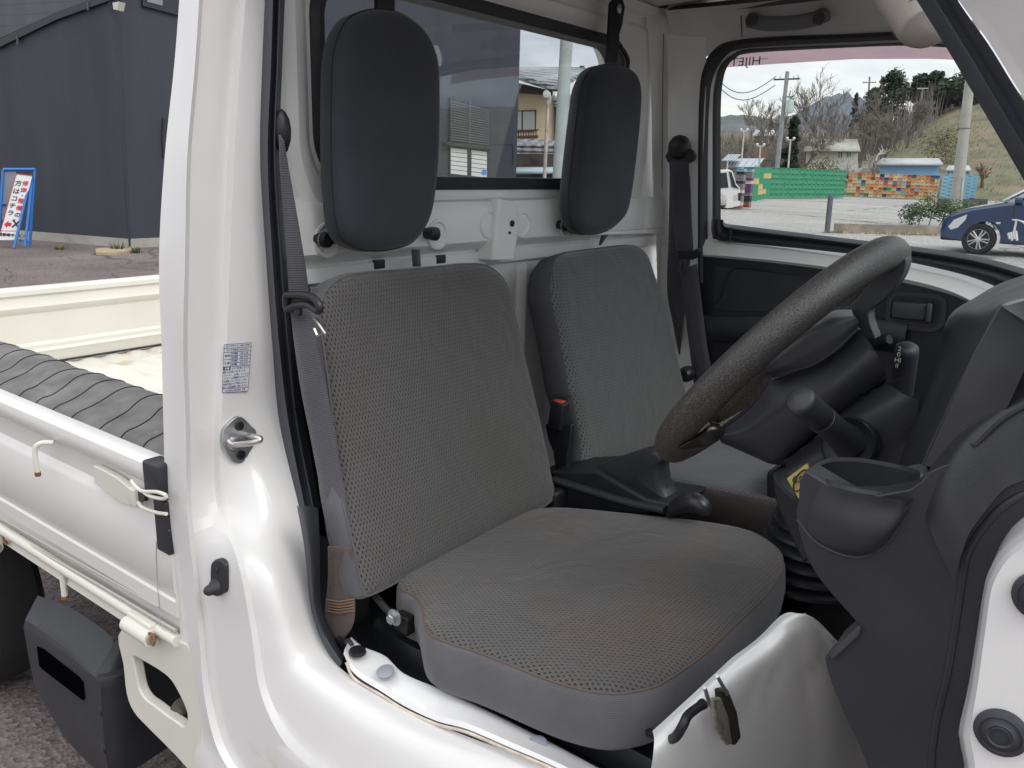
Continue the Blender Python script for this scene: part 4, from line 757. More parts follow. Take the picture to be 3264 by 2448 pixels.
# ---- between the seats: brake lever cover, buckle, console, gear boot
mb = MB(); mb.extr([K(u, v, y=.66) for u, v in ((1740,1285),(1815,1290),(1822,1355),(1820,1440),(1812,1500),(1760,1500),(1745,1440))], (0, .02, 0)) if False else None
bk = [K(u, v, y=.70) for u, v in ((1742,1290),(1812,1290),(1818,1360),(1738,1358))]
mb = MB(); mb.box(K(1780, 1322, y=.70), (.034, .022, .058), bev=.004, rot=Matrix.Rotation(R(6), 3, 'Y')); bu = mb.build('belt_buckle', PLASD, T)
mb = MB(); mb.box(K(1781, 1283, y=.70), (.026, .016, .009), bev=.0015); mb.build('release_button', M('red_plastic', (.55, .05, .04), .4), bu)
mb = MB(); mb.extr([K(u, v, y=.705) for u, v in ((1736,1352),(1822,1354),(1818,1410),(1808,1450),(1808,1500),(1770,1505),(1762,1440),(1745,1400))], (0, .014, 0)); mb.build('buckle_sleeve', PLASD, bu, bevel=.003)
mb = MB(); cb = [K(u, v, y=.66) for u, v in ((1750,1505),(1900,1500),(2060,1590),(2170,1610),(2150,1640),(1990,1640),(1880,1640),(1760,1640))]; mb.extr(cb, (0, .12, 0)); con = mb.build('console', PLASD, T, bevel=.006)
mb = MB(); mb.box((.30, .70, .73), (.10, .16, .14), bev=.01); mb.build('console_end', PLASD, con)
mb = MB(); mb.tube(cr1([K(1765, 1528, y=.655), K(1900, 1570, y=.655), K(2000, 1600, y=.655), K(2120, 1625, y=.655)], 4), .012, 10, flat=.6); mb.build('console_edge', PLAS, con)
mb = MB(); bo = [K(u, v, y=.68) for u, v in ((1850,1530),(1870,1500),(1960,1465),(2070,1432),(2100,1440),(2128,1465),(2100,1490),(2110,1560),(2128,1590),(2100,1606),(2000,1580),(1900,1560))]; slab(bo, (0, -1, 0), [(.004, -.05), (0, -.04), (0, -.012), (.004, -.003), (.01, 0)], mb, k=3, crown=.003, mi_side=0); mb.build('brake_lever_cover', PLAS, T, angle=50)
mb = MB(); mb.tube([K(2070, 1440, y=.70), K(2100, 1500, y=.70), K(2118, 1580, y=.70)], [.010, .009, .012], 10); mb.build('brake_lever', PLASD, con)
mb = MB(); bk = cr1([K(2130, 1645, y=.66), K(2150, 1620, y=.66), K(2180, 1605, y=.66), K(2215, 1602, y=.66), K(2240, 1622, y=.66), K(2238, 1640, y=.66)], 3); mb.tube(bk, [.006, .008, .011, .013, .0145, .016, .017, .018, .0185, .019, .019, .018, .017, .015, .012, .005], 14); mb.build('gear_knob', M('knob_black', (.022, .022, .024), .35), T)
mb = MB(); prf = []; zc_ = K(2475, 1720, y=.66); cx_ = Vector((zc_.x+.035, .745, .60))
zs = .60
for k in range(7):
    rk = .105-.0065*k; prf += [(rk-.012, zs-.60), (rk, zs-.60+.006), (rk-.002, zs-.60+.012), (rk-.014, zs-.60+.016)]; zs += .020
prf += [(.045, zs-.60+.01), (.036, zs-.60+.06), (.03, zs-.60+.09), (.005, zs-.60+.09)]
mb.lathe(prf, cx_+Z*.125, Z, 36); mb.build('gear_boot', PLASD, T, angle=35)
# bolt and dark bracket below the dash
# ---- door striker
sc, scn = HIT(765, 1400, DP); sn = (X-Y*.12).normalized()
scn = (scn+X).normalized()
def SX(u, v, o=0): return KP(u, v, sc+scn*(.006+o), scn)
spl = [SX(u, v) for u, v in ((745,1336),(760,1329),(778,1334),(805,1362),(817,1375),(814,1412),(797,1440),(780,1470),(763,1477),(745,1474),(730,1455),(713,1425),(708,1408),(712,1372),(728,1352))]
mb = MB(); mb.extr(cr1(spl, 2, True), (-.006, 0, 0)); stk = mb.build('door_striker', STEEL, T, bevel=.0008)
mb = MB(); lo_ = [SX(728, 1405, 0.0000), SX(740, 1415, 0.0060), SX(760, 1417, 0.0160), SX(800, 1412, 0.0460), SX(825, 1405, 0.0560), SX(828, 1398, 0.0560), SX(810, 1393, 0.0460), SX(795, 1390, 0.0210), SX(790, 1388, 0.0000)]
mb.tube(cr1(lo_, 4), .0048, 12); mb.lathe([(.012, 0), (.011, .003), (.007, .005)], SX(745, 1412, 0.0000), X, 16); mb.build('striker_loop', M('worn_steel', (.55, .54, .52), .32, metal=.9), stk)
for u, v in ((763, 1358), (768, 1450)):
    c = SX(u, v, .0005); mb = MB(); mb.lathe([(.0075, 0), (.0072, .002), (.004, .0028), (.001, .0026)], c, X, 18); mb.build('striker_screw', M('dark_screw', (.05, .05, .055), .4, metal=.7), stk)
    mb = MB(); mb.box(c+X*.003, (.0006, .008, .0016)); mb.box(c+X*.003, (.0008, .0016, .008)); mb.build('screw_slot', PLASD, stk)
# ---- tyre-pressure label on the pillar
lc0, ln_ = HIT(752, 1172, DP); lc1, _ = HIT(725, 1172, DP); lc2, _ = HIT(780, 1172, DP); lc3, _ = HIT(752, 1100, DP); lc4, _ = HIT(752, 1240, DP)
ln_ = (lc2-lc1).cross(lc3-lc4).normalized(); ln_ = ln_ if ln_.x > 0 else -ln_
def SK(u, v): return KP(u, v, lc0+ln_*.0022, ln_)
tl, tr_, bl, br_ = SK(714, 1098), SK(801, 1092), SK(708, 1252), SK(790, 1246)
mb = MB(); mb.extr([tl, tr_, br_, bl], -ln_*.0006); pl = mb.build('pressure_label', M('label_grey', (.62, .62, .64), .45), T, smooth=False)
ink = M('label_blue', (.07, .09, .20), .5)
def SP(a, b): return tl.lerp(tr_, a).lerp(bl.lerp(br_, a), b)+ln_*.0004
mb = MB(); UX = (tr_-tl).normalized(); UZ = (tl-bl).normalized(); Wl = (tr_-tl).length; Hl = (tl-bl).length
def line(a, b, c, d, t=.00035):
    p, q = SP(a, b), SP(c, d); dd = (q-p).normalized(); nn = dd.cross(ln_)*t; mb.add([p+nn, q+nn, q-nn, p-nn], [(0, 1, 2, 3)])
for b in (0, .085, .165, .465, .95-.03, 1): line(0, b, 1, b)
for b in (.24, .315, .39): line(.27 if b != .315 else 0, b, 1, b)
for a in (0, 1): line(a, 0, a, 1)
line(.27, .165, .27, .465); line(.5, .165, .5, .465)
rows_ = [('タイヤサイズ 145R12-6PR', .042, .5, 1), ('タイヤ空気圧 kPa(kg/cm²)', .125, .5, 1), ('180 (1.8)', .203, .75, 1), ('280 (2.8)', .278, .75, 1), ('240 (2.4)', .353, .75, 1), ('350 (3.5)', .428, .75, 1),
 ('前輪', .24, .135, 1.1), ('後輪', .39, .135, 1.1), ('軽積', .203, .385, 1), ('定積', .278, .385, 1), ('軽積', .353, .385, 1), ('定積', .428, .385, 1), ('タイヤ空気について', .505, .64, .92),
 ('4輪とも同一のサイズ、', .575, .45, .95), ('メーカー、銘柄、トレッド', .638, .5, .95), ('パターン(溝模様)のタイヤ', .70, .5, .95), ('を装着してください。また、', .762, .5, .95), ('指定空気圧でご使用ください。', .824, .5, .95), ('詳しくは取扱書をご覧ください。', .886, .5, .95), ('41992-B5020  J B', .96, .5, 1.05)]
for t_, b, a, s_ in rows_:
    wf = {.75: .42, .135: .2, .385: .19, .64: .66}.get(a, .93)
    ln = sum(1.0 if ord(ch) > 255 else .56 for ch in t_); sz = .0034 if len(t_) > 3 else .0034
    textmb(mb, t_, sz, SP(a, b), UX, UZ, bold=.00006, sx=wf*Wl/(ln*sz), lift=.0002)
mb.add([SP(.0, .47), SP(.27, .47), SP(.27, .535), SP(0, .535)], [(0, 1, 2, 3)]); mb.build('label_print', ink, pl, smooth=False, recalc=False)
mb = MB(); textmb(mb, '注意', .0036, SP(.135, .503)+ln_*.0003, UX, UZ, bold=.0001, lift=.0002); mb.build('label_print', M('label_white', (.75, .75, .76), .5), pl, smooth=False, recalc=False)
# ---- courtesy switch
mb = MB(); c, cn_ = HIT(706, 1832, DP)
sx_ = cn_
def SW(u, v, o=0): return KP(u, v, c, sx_)+sx_*o
ol = [SW(u, v, .001) for u, v in ((681,1800),(690,1784),(706,1779),(722,1788),(729,1805),(730,1850),(728,1880),(718,1889),(700,1890),(684,1884),(680,1850))]
slab(ol, sx_, [(.0, -.012), (0, .002), (.001, .004), (.003, .005)], mb, k=3, crown=0, mi_side=0); cw = mb.build('door_switch', RUBBER, T, angle=40)
mb = MB(); mb.lathe([(.014, 0), (.013, .006), (.009, .011), (.0075, .018), (.004, .022), (.001, .0225)], SW(700, 1868, .003), (sx_+Vector((0, -.5, -.1))).normalized(), 16); mb.lathe([(.006, 0), (.0055, .004), (.001, .004)], SW(701, 1812, .004), sx_, 12); mb.build('switch_button', RUBBER, cw)
# ---- cargo bed
mb = MB()
gp = [(.034,.66),(.034,.915),(.036,.935),(.032,.944),(.020,.946),(.006,.945),(-.002,.940),(-.005,.930),(-.004,.915),(.004,.905),(.010,.900),(.012,.880),(.012,.862),(.004,.852),(.0,.846),(.0,.735),(.003,.730),(.003,.720),(.0,.716),(.0,.690),(.008,.683),(.012,.660)]
xs = [.034, -.02, -.3, -.8, -1.3, -1.96]
mb.loft([[Vector((x, y, z)) for y, z in gp] for x in xs], False); mb.extr([Vector((.0342, y, z)) for y, z in gp], (.0015, 0, 0))
sg = mb.build('side_gate', M('gate_paint', (.68, .665, .64), .4, coat=.3, noise_amt=.02, nscale=4, dirt=(.50, .42, .34), dscale=9, dthr=.69), T, angle=35)
sg['label'] = 'near drop side of the cargo bed'
mb = MB(); ef = [K(u, v, y=-.001) for u, v in ((540,1690),(520,1700),(505,1718),(498,1740),(499,1830),(505,1900),(512,1995))]; mb.tube(cr1(ef, 4), .0007, 6)
mb.tube([K(u, v, y=-.001) for u, v in ((0,1652),(200,1765),(505,1935))], .0014, 6); mb.tube([K(u, v, y=.0005) for u, v in ((0,1684),(300,1855),(560,2010))], .003, 6); mb.build('gate_pressing', M('gate_crease_shade', (.42, .41, .39), .6), sg)  # shade of the creases put into the grey of these thin lines
mb = MB(); mb.box((.016, .004, .922), (.044, .034, .062), bev=.005); mb.box((.020, .006, .845), (.036, .02, .09), bev=.003); mb.build('gate_end_rubber', RUBBER, sg)
# rope hook, welded on the gate, rusty at its foot
mb = MB(); mb.tube(cr1([Vector((-.325, -.002, .905)), Vector((-.338, -.018, .905)), Vector((-.346, -.026, .895)), Vector((-.347, -.027, .87)), Vector((-.348, -.026, .848))], 4), .0046, 10); hk = mb.build('rope_hook', CREAM, sg)
mb = MB(); mb.lathe([(.0048, 0), (.0056, .002), (.0052, .008), (.002, .009)], Vector((-.348, -.026, .842)), Z, 10); mb.build('rust_spot', RUST, hk)
# latch at the cab end of the gate
mb = MB(); mb.extr([K(u, v, y=-.004) for u, v in ((296,1484),(330,1500),(372,1524),(410,1556),(432,1566),(420,1612),(380,1600),(300,1540))], (0, .012, 0)); lt = mb.build('gate_latch', CREAM, sg, bevel=.004)
mb = MB(); mb.tube(cr1([K(u, v, y=-.018) for u, v in ((418,1532),(432,1550),(455,1566),(500,1568),(530,1580),(520,1590),(480,1582),(460,1570))], 3), .003, 8); mb.tube(cr1([K(u, v, y=-.014) for u, v in ((440,1600),(455,1618),(500,1634),(530,1638))], 3), .003, 8); mb.box(K(432, 1582, y=-.008), (.02, .014, .03), bev=.003); mb.build('latch_wire', CREAM, lt)
mb = MB(); mb.extr([K(u, v, y=-.009) for u, v in ((412,1570),(425,1560),(458,1570),(462,1598),(420,1606))], (0, .006, 0)); mb.build('latch_pawl', M('grimy_steel', (.08, .075, .065), .5, metal=.5, noise_amt=.5, nscale=70), lt)
# bed floor with ribs, headboard, tailgate, far side
mb = MB(); fr = []
for k in range(0, 60):
    yy = .05+k*(1.375/60); fr.append([Vector((x, yy, .655+(.007 if (k//2) % 2 else 0))) for x in (-.01, -1.0, -1.95)])
patch(mb, fr, 2, 1, False); mb.build('bed_floor', M('bed_floor_paint', (.62, .60, .53), .5, noise_amt=.06, nscale=6, dirt=(.48, .39, .30), dscale=7, dthr=.56), T, angle=25)
mb = MB()
tg_ = [(-1.95,.66),(-1.95,.700),(-1.944,.712),(-1.95,.722),(-1.95,.735),(-1.962,.745),(-1.962,.85),(-1.952,.86),(-1.945,.875),(-1.952,.895),(-1.954,.915),(-1.944,.92),(-1.944,.936),(-1.950,.946),(-1.975,.947),(-1.985,.94),(-1.985,.66)]
mb.loft([[Vector((x, y, z)) for x, z in tg_] for y in (.02, .4, .8, 1.2, 1.45)], False); tgt = mb.build('tailgate', CREAM, T, angle=30)
mb = MB(); mb.tube([Vector((-1.945, .05, .668)), Vector((-1.945, 1.40, .668))], .004, 6); mb.build('tailgate_seal', RUBBER, tgt)
mb = MB(); mb.loft([[Vector((x, 1.475-y, z)) for y, z in gp] for x in xs], False); g2 = mb.build('side_gate', CREAM, T, angle=35); g2['label'] = 'far drop side of the cargo bed'
# bed frame below the gate: rolled rail, hinges
mb = MB(); mb.tube([Vector((x, .004, .643)) for x in (.03, -.5, -1.2, -1.95)], .011, 12); mb.extr([Vector((.03, .004, .61)), Vector((.03, .02, .655)), Vector((-1.95, .02, .655)), Vector((-1.95, .004, .61))], (0, .02, 0)); rail = mb.build('bed_rail', CREAM, T)
for uu, vv_ in ((455, 2018), (-30, 1735)):
    c = K(uu, vv_, y=-.012); mb = MB(); mb.tube([c-X*.05, c+X*.028], .014, 14); mb.box(c+Vector((-.012, .008, .012)), (.075, .018, .022), bev=.004); hn = mb.build('gate_hinge', CREAM, T)
    mb = MB(); mb.lathe([(.010, 0), (.010, .003), (.006, .003), (.006, .001), (.001, .001)], c+X*.028, X, 16); hr_ = mb.build('hinge_pin', M('rusty_pin', (.30, .24, .18), .6, noise_amt=.4, nscale=80), hn)
    mb = MB(); mb.tube([c+X*.034+Vector((.010*math.cos(a), -.004, .004+.011*math.sin(a))) for a in [R(-70+20*k) for k in range(12)]], .0018, 6); mb.box(c+Vector((.048, .012, .016)), (.014, .003, .008)); mb.build('hinge_rust', RUST, hn)
mb = MB(); mb.tube([Vector((-.36, .0, .63)), Vector((-.36, .0, .585))], .006, 8); hk2 = mb.build('rope_hook', CREAM, rail); mb = MB(); mb.lathe([(.007, 0), (.007, .006), (.001, .006)], Vector((-.36, 0, .581)), Z, 10); mb.build('rust_spot', RUST, hk2)
# white bracket panel behind the cab with its opening
def BQ(pts, y=.004): return [K(u, v, y=y) for u, v in pts]
bo_ = BQ([(375,2025),(392,2120),(402,2210),(425,2270),(470,2320),(520,2370),(560,2410),(620,2460),(640,2300),(630,2180),(610,2070),(560,2040),(480,2010),(420,2000)])
bi_ = BQ([(424,2093),(432,2140),(443,2195),(462,2228),(492,2250),(530,2280),(560,2300),(586,2316),(598,2290),(592,2262),(575,2222),(545,2170),(510,2140),(460,2110)])
mb = MB(); A1 = cr1(bo_, 3, True); B1 = cr1(bi_, 3, True); frame(mb, A1, B1, (0, .018, 0)); mb.build('bed_bracket', CREAM, T, bevel=.003)
mb = MB(); mb.box((-.18, .24, .42), (.6, .05, .35)); mb.build('inner_chassis_panel', M('dusty_panel', (.22, .19, .16), .8, noise_amt=.4, nscale=12), T)
for k in range(4):
    mb = MB(); mb.tube([Vector((-.5, .20-.004*k, .36+.035*k)), Vector((.0, .20-.004*k, .33+.035*k))], .006, 8); mb.build('brake_pipe', M('pipe_brown', (.12, .10, .08), .7, noise_amt=.4, nscale=50), T)
mb = MB(); c = K(576, 2262, y=.03); mb.lathe([(.016, -.03), (.018, 0), (.014, .01), (.001, .012)], c, (.3, -1, 0), 16); mb.build('rubber_bung', M('dusty_rubber', (.10, .08, .07), .8, noise_amt=.3, nscale=60), T)
# black battery box under the bed
def BX(u, v, y=0.0): return K(u, v, y=y)
mb = MB()
F0 = [BX(100,1940,.035), BX(180,1962,.035), BX(260,2010,.035), BX(330,2062,.035)]
r_top = [K(u, v, y=.045) for u, v in ((120,1898),(210,1930),(300,1985),(368,2040))]
r_a = [K(u, v, y=.0) for u, v in ((80,1975),(150,2020),(230,2080),(308,2150))]
r_b = [K(u, v, y=-.004) for u, v in ((75,2000),(148,2042),(230,2100),(318,2172))]
r_c = [K(u, v, y=.002) for u, v in ((92,2100),(160,2150),(245,2215),(326,2280))]
r_d = [K(u, v, y=.012) for u, v in ((110,2185),(175,2260),(255,2350),(336,2400))]
r_e = [K(u, v, y=.03) for u, v in ((150,2260),(215,2360),(290,2440),(350,2480))]
patch(mb, [r_top, r_a, r_b, r_c, r_d, r_e], 5, 4, False)
# front-facing end of the box
en = [[r_top[-1], r_a[-1], r_b[-1], r_c[-1], r_d[-1], r_e[-1]]]; en.append([p+Vector((.012, .02, 0)) for p in en[0]]); en.append([p+Vector((.014, .06, 0)) for p in en[0]]); en.append([p+Vector((.0, .18, -.0)) for p in en[0]])
patch(mb, en, 3, 3, False); bx = mb.build('battery_box', M('faded_black_plastic', (.030, .031, .036), .55, noise_amt=.15, nscale=10, bump=.2, bscale=200), T, angle=35)
so = [K(u, v, y=-.0045) for u, v in ((128,2058),(134,2098),(270,2212),(277,2226),(276,2180),(272,2160),(150,2062))]
mb = MB(); mb.extr([K(u, v, y=.004) for u, v in ((128,2056),(136,2118),(150,2132),(276,2228),(276,2170),(262,2152),(150,2064))], (0, -.0075, 0)); mb.build('box_slot', M('slot_shade_black', (.002, .002, .003), .95, spec=0), bx, bevel=.001)  # solid block; the shade of the recess is put into its black
mb = MB(); mb.box((-.17, .15, .20), (.05, .09, .07), bev=.008); mb.box((-.20, .12, .16), (.07, .10, .04), bev=.004); mb.box((-.6, .35, .50), (.9, .12, .10), bev=.01); mb.box((-.9, .7, .45), (1.6, .5, .14), bev=.02); mb.tube([Vector((-.62, .10, .56)), Vector((-.70, .20, .46)), Vector((-.95, .3, .34))], .03, 10); mb.build('chassis_frame', CHAS, T)
# rear wheel, mostly outside the frame
wc = Vector((-1.19, .12, .275)); mb = MB(); mb.lathe([(.17, .0), (.25, -.002), (.272, .02), (.276, .07), (.272, .12), (.25, .142), (.17, .14)], wc-Y*.07, Y, 40, caps=False); wh = mb.build('rear_wheel', M('tyre', (.018, .018, .019), .8, noise_amt=.3, nscale=60), T); mb = MB(); mb.lathe([(.172, .01), (.165, .02), (.12, .05), (.05, .04), (.001, .03)], wc-Y*.07, Y, 30); mb.build('rim', M('wheel_grey', (.3, .3, .3), .5, metal=.6), wh)
# windscreen and outer front shell, never facing this camera but closing the cab
mb = MB(); patch(mb, [[Vector((1.02, .16, 1.76)), Vector((1.02, .74, 1.80)), Vector((1.02, 1.32, 1.76))], [Vector((1.36, .10, 1.12)), Vector((1.40, .74, 1.12)), Vector((1.36, 1.38, 1.12))]], 4, 4, False); mb.build('windscreen', GLASS, T, solid=.004)
mb = MB(); mb.box((1.22, .78, 1.08), (.30, 1.26, .10), bev=.03); mb.box((1.26, .80, .85), (.2, 1.2, .45), bev=.03); mb.build('dash_body', PLASD, dash)
mb = MB(); mb.box((1.295, .035, .78), (.23, .06, .72), bev=.02); mb.build('front_side_panel', WHITE, T)
mb = MB(); mb.tube([Vector((1.165, .085, 1.36)), Vector((1.28, .065, 1.24)), Vector((1.39, .055, 1.10))], [.032, .036, .04], 14); mb.build('windscreen_pillar_foot', WHITE, T)
mb = MB(); mb.box((1.40, .74, .75), (.06, 1.40, .66), bev=.02); mb.build('nose_panel', WHITE, T)
# ---- ribbed rubber sheet rolled over in the bed (a thing of its own)
def sheet(y, z): return y, z
sp_ = [(.040,.905),(.055,.922),(.075,.930),(.10,.932),(.13,.940),(.16,.951),(.195,.953),(.23,.94),(.26,.905),(.28,.86),(.29,.80),(.29,.70)]
mb = MB(); rws = []
for i in range(40):
    x = -.02-i*(.98/39); sh = .0; rws.append([Vector((x-.10*j/11+.006*noise.noise(Vector((x*9, j*.5, 0))), y+.004*noise.noise(Vector((x*6, j*.7, 3))), z+.004*noise.noise(Vector((x*7, j*.6, 8))))) for j, (y, z) in enumerate(sp_)])
patch(mb, [list(r_) for r_ in rws], 3, 1, False)
mat_ = M('weathered_rubber', (.135, .130, .125), .75, noise_amt=.35, nscale=14, bump=.5, bscale=50, dirt=(.21, .19, .17), dscale=25, dthr=.60)
sheeto = mb.build('rubber_sheet', mat_, None, solid=.006, angle=60); tag(sheeto, 'weathered grey ribbed rubber sheet bent over beside the near side of the cargo bed', 'rubber sheet')
for k in range(12):
    i = k/11*36+1; a = rws[int(i)]
    mb = MB(); mb.tube(cr1([p+Vector((0, 0, .0005)) for p in a[:10]], 4), .0014, 5); mb.build('sheet_rib', M('groove_black', (.012, .012, .012), .8), sheeto)
# ================================================================== THE SURROUNDINGS
def ground_mat(name, c1, c2, sc, agg, bump=.4, crack=None, joints=None):
    m = bpy.data.materials.new(name); m.use_nodes = True; nt = m.node_tree; lk = nt.links; nd = nt.nodes; b = nd['Principled BSDF']; b.inputs['Roughness'].default_value = .9
    tc = nd.new('ShaderNodeTexCoord')
    n = nd.new('ShaderNodeTexNoise'); n.inputs['Scale'].default_value = sc; n.inputs['Detail'].default_value = 8; lk.new(tc.outputs['Object'], n.inputs[0])
    v = nd.new('ShaderNodeTexVoronoi'); v.inputs['Scale'].default_value = agg; lk.new(tc.outputs['Object'], v.inputs['Vector'])
    r = nd.new('ShaderNodeValToRGB'); lk.new(n.outputs[0], r.inputs[0]); r.color_ramp.elements[0].position = .35; r.color_ramp.elements[1].position = .65
    r.color_ramp.elements[0].color = (*c1, 1); r.color_ramp.elements[1].color = (*c2, 1)
    mr = nd.new('ShaderNodeMapRange'); sp = nd.new('ShaderNodeSeparateColor'); lk.new(v.outputs['Color'], sp.inputs[0]); lk.new(sp.outputs[0], mr.inputs[0]); mr.inputs['To Min'].default_value = .6; mr.inputs['To Max'].default_value = 1.45
    s = nd.new('ShaderNodeVectorMath'); s.operation = 'SCALE'; lk.new(r.outputs[0], s.inputs[0]); lk.new(mr.outputs[0], s.inputs['Scale']); last = s.outputs[0]
    if crack:
        w = nd.new('ShaderNodeTexVoronoi'); w.feature = 'DISTANCE_TO_EDGE'; w.inputs['Scale'].default_value = crack
        n2 = nd.new('ShaderNodeTexNoise'); n2.inputs['Scale'].default_value = 1.2; n2.inputs['Detail'].default_value = 6; lk.new(tc.outputs['Object'], n2.inputs[0])
        a = nd.new('ShaderNodeVectorMath'); a.operation = 'MULTIPLY_ADD'; lk.new(n2.outputs['Color'], a.inputs[0]); a.inputs[1].default_value = (1.5, 1.5, 0); lk.new(tc.outputs['Object'], a.inputs[2]); lk.new(a.outputs[0], w.inputs['Vector'])
        q = nd.new('ShaderNodeMapRange'); lk.new(w.outputs['Distance'], q.inputs[0]); q.inputs['From Max'].default_value = .012; q.inputs['To Min'].default_value = .35; q.inputs['To Max'].default_value = 1
        s2 = nd.new('ShaderNodeVectorMath'); s2.operation = 'SCALE'; lk.new(last, s2.inputs[0]); lk.new(q.outputs[0], s2.inputs['Scale']); last = s2.outputs[0]
    lk.new(last, b.inputs['Base Color'])
    bp = nd.new('ShaderNodeBump'); bp.inputs['Strength'].default_value = bump; bp.inputs['Distance'].default_value = .006; lk.new(v.outputs['Distance'], bp.inputs['Height']); lk.new(bp.outputs[0], b.inputs['Normal'])
    MATS[name] = m; return m
def struct(o): o['kind'] = 'structure'; return o
mb = MB(); mb.add([(-4000, -4000, 0), (4000, -4000, 0), (4000, 4000, 0), (-4000, 4000, 0)], [(0, 1, 2, 3)])
struct(mb.build('ground', ground_mat('asphalt_brown', (.115, .094, .089), (.175, .146, .138), .8, 90, .7, crack=.55), None, smooth=False))
mb = MB(); a = [G(2100, 800), G(3600, 870)]; mb.add([(-60, 9.5, .004), (60, 9.5, .004), (60, 75, .004), (-60, 75, .004)], [(0, 1, 2, 3)])
struct(mb.build('parking_lot', ground_mat('concrete_lot', (.25, .238, .222), (.325, .31, .29), .25, 30, .2, crack=.12), None, smooth=False))
mb = MB(); mb.add([(-60, 12.6, .008), (60, 12.6, .008), (60, 12.72, .008), (-60, 12.72, .008)], [(0, 1, 2, 3)]); struct(mb.build('road_line', M('road_paint', (.6, .6, .57), .7, noise_amt=.2, nscale=8), None, smooth=False))
def sstep(a, b, x): t = max(0, min(1, (x-a)/(b-a))); return t*t*(3-2*t)
def hgt(x, y):
    return 9.0*sstep(70, 118, y)*sstep(-27, -9, x+.12*(y-60))+2.4*sstep(68, 120, y)+.35*noise.noise(Vector((x*.15, y*.15, 0)))*sstep(60, 70, y)+14*sstep(150, 320, y)-.15*(1-sstep(60, 64, y))
mb = MB(); nx, ny = 90, 70; vs = []
for j in range(ny):
    for i in range(nx): x = -150+i*(260/(nx-1)); y = 59+(j/(ny-1))**1.6*280; vs.append((x, y, hgt(x, y)))
mb.add(vs, [(j*nx+i, j*nx+i+1, (j+1)*nx+i+1, (j+1)*nx+i) for j in range(ny-1) for i in range(nx-1)])
struct(mb.build('hillside', M('dry_grass', (.135, .130, .075), .95, noise_amt=.35, nscale=.6, dirt=(.20, .15, .10), dscale=.25, dthr=.5, bump=.5, bscale=6), None))
def ridge(name, pts, dist, depth, mat, jag):
    mb = MB(); tops = [DD(u, v, dist) for u, v in pts]; tops = cr1(tops, 12)
    tops = [p+Z*jag*noise.noise(Vector((i*.22, dist, 0))) for i, p in enumerate(tops)]
    rows = [[Vector((p.x, p.y, -5)) - Vector((p.x-CAM.x, p.y-CAM.y, 0)).normalized()*depth for p in tops], [Vector((p.x, p.y, p.z*.6)) - Vector((p.x-CAM.x, p.y-CAM.y, 0)).normalized()*depth*.35 for p in tops], tops, [Vector((p.x, p.y, -5))+Vector((p.x-CAM.x, p.y-CAM.y, 0)).normalized()*depth for p in tops]]
    mb.loft(rows, False); return struct(mb.build(name, mat, None))
ridge('mountain', [(1500,520),(2000,470),(2350,420),(2480,395),(2540,360),(2600,325),(2660,302),(2700,298),(2760,325),(2850,390),(2950,380),(3020,330),(3060,300),(3120,330),(3300,400),(3700,470)], 2200, 700, M('mountain_haze_blue', (.10, .115, .145), 1, noise_amt=.2, nscale=.01), 7)  # haze is put into the mountain's blue-grey colour; no air is built
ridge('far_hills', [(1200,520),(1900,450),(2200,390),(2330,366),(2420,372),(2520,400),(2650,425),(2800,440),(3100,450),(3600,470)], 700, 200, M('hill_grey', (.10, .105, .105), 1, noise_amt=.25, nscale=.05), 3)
# ---- dark clad building
def horiz(u): d = ray(u, 600); return Vector((d.x, d.y, 0)).normalized()
A0 = G(412, 790); AW = G(125, 766); w1 = (AW-A0).normalized()
vpd = RW @ _c(4200, 610); w2 = Vector((vpd.x, vpd.y, 0)).normalized()
rb = horiz(1644)
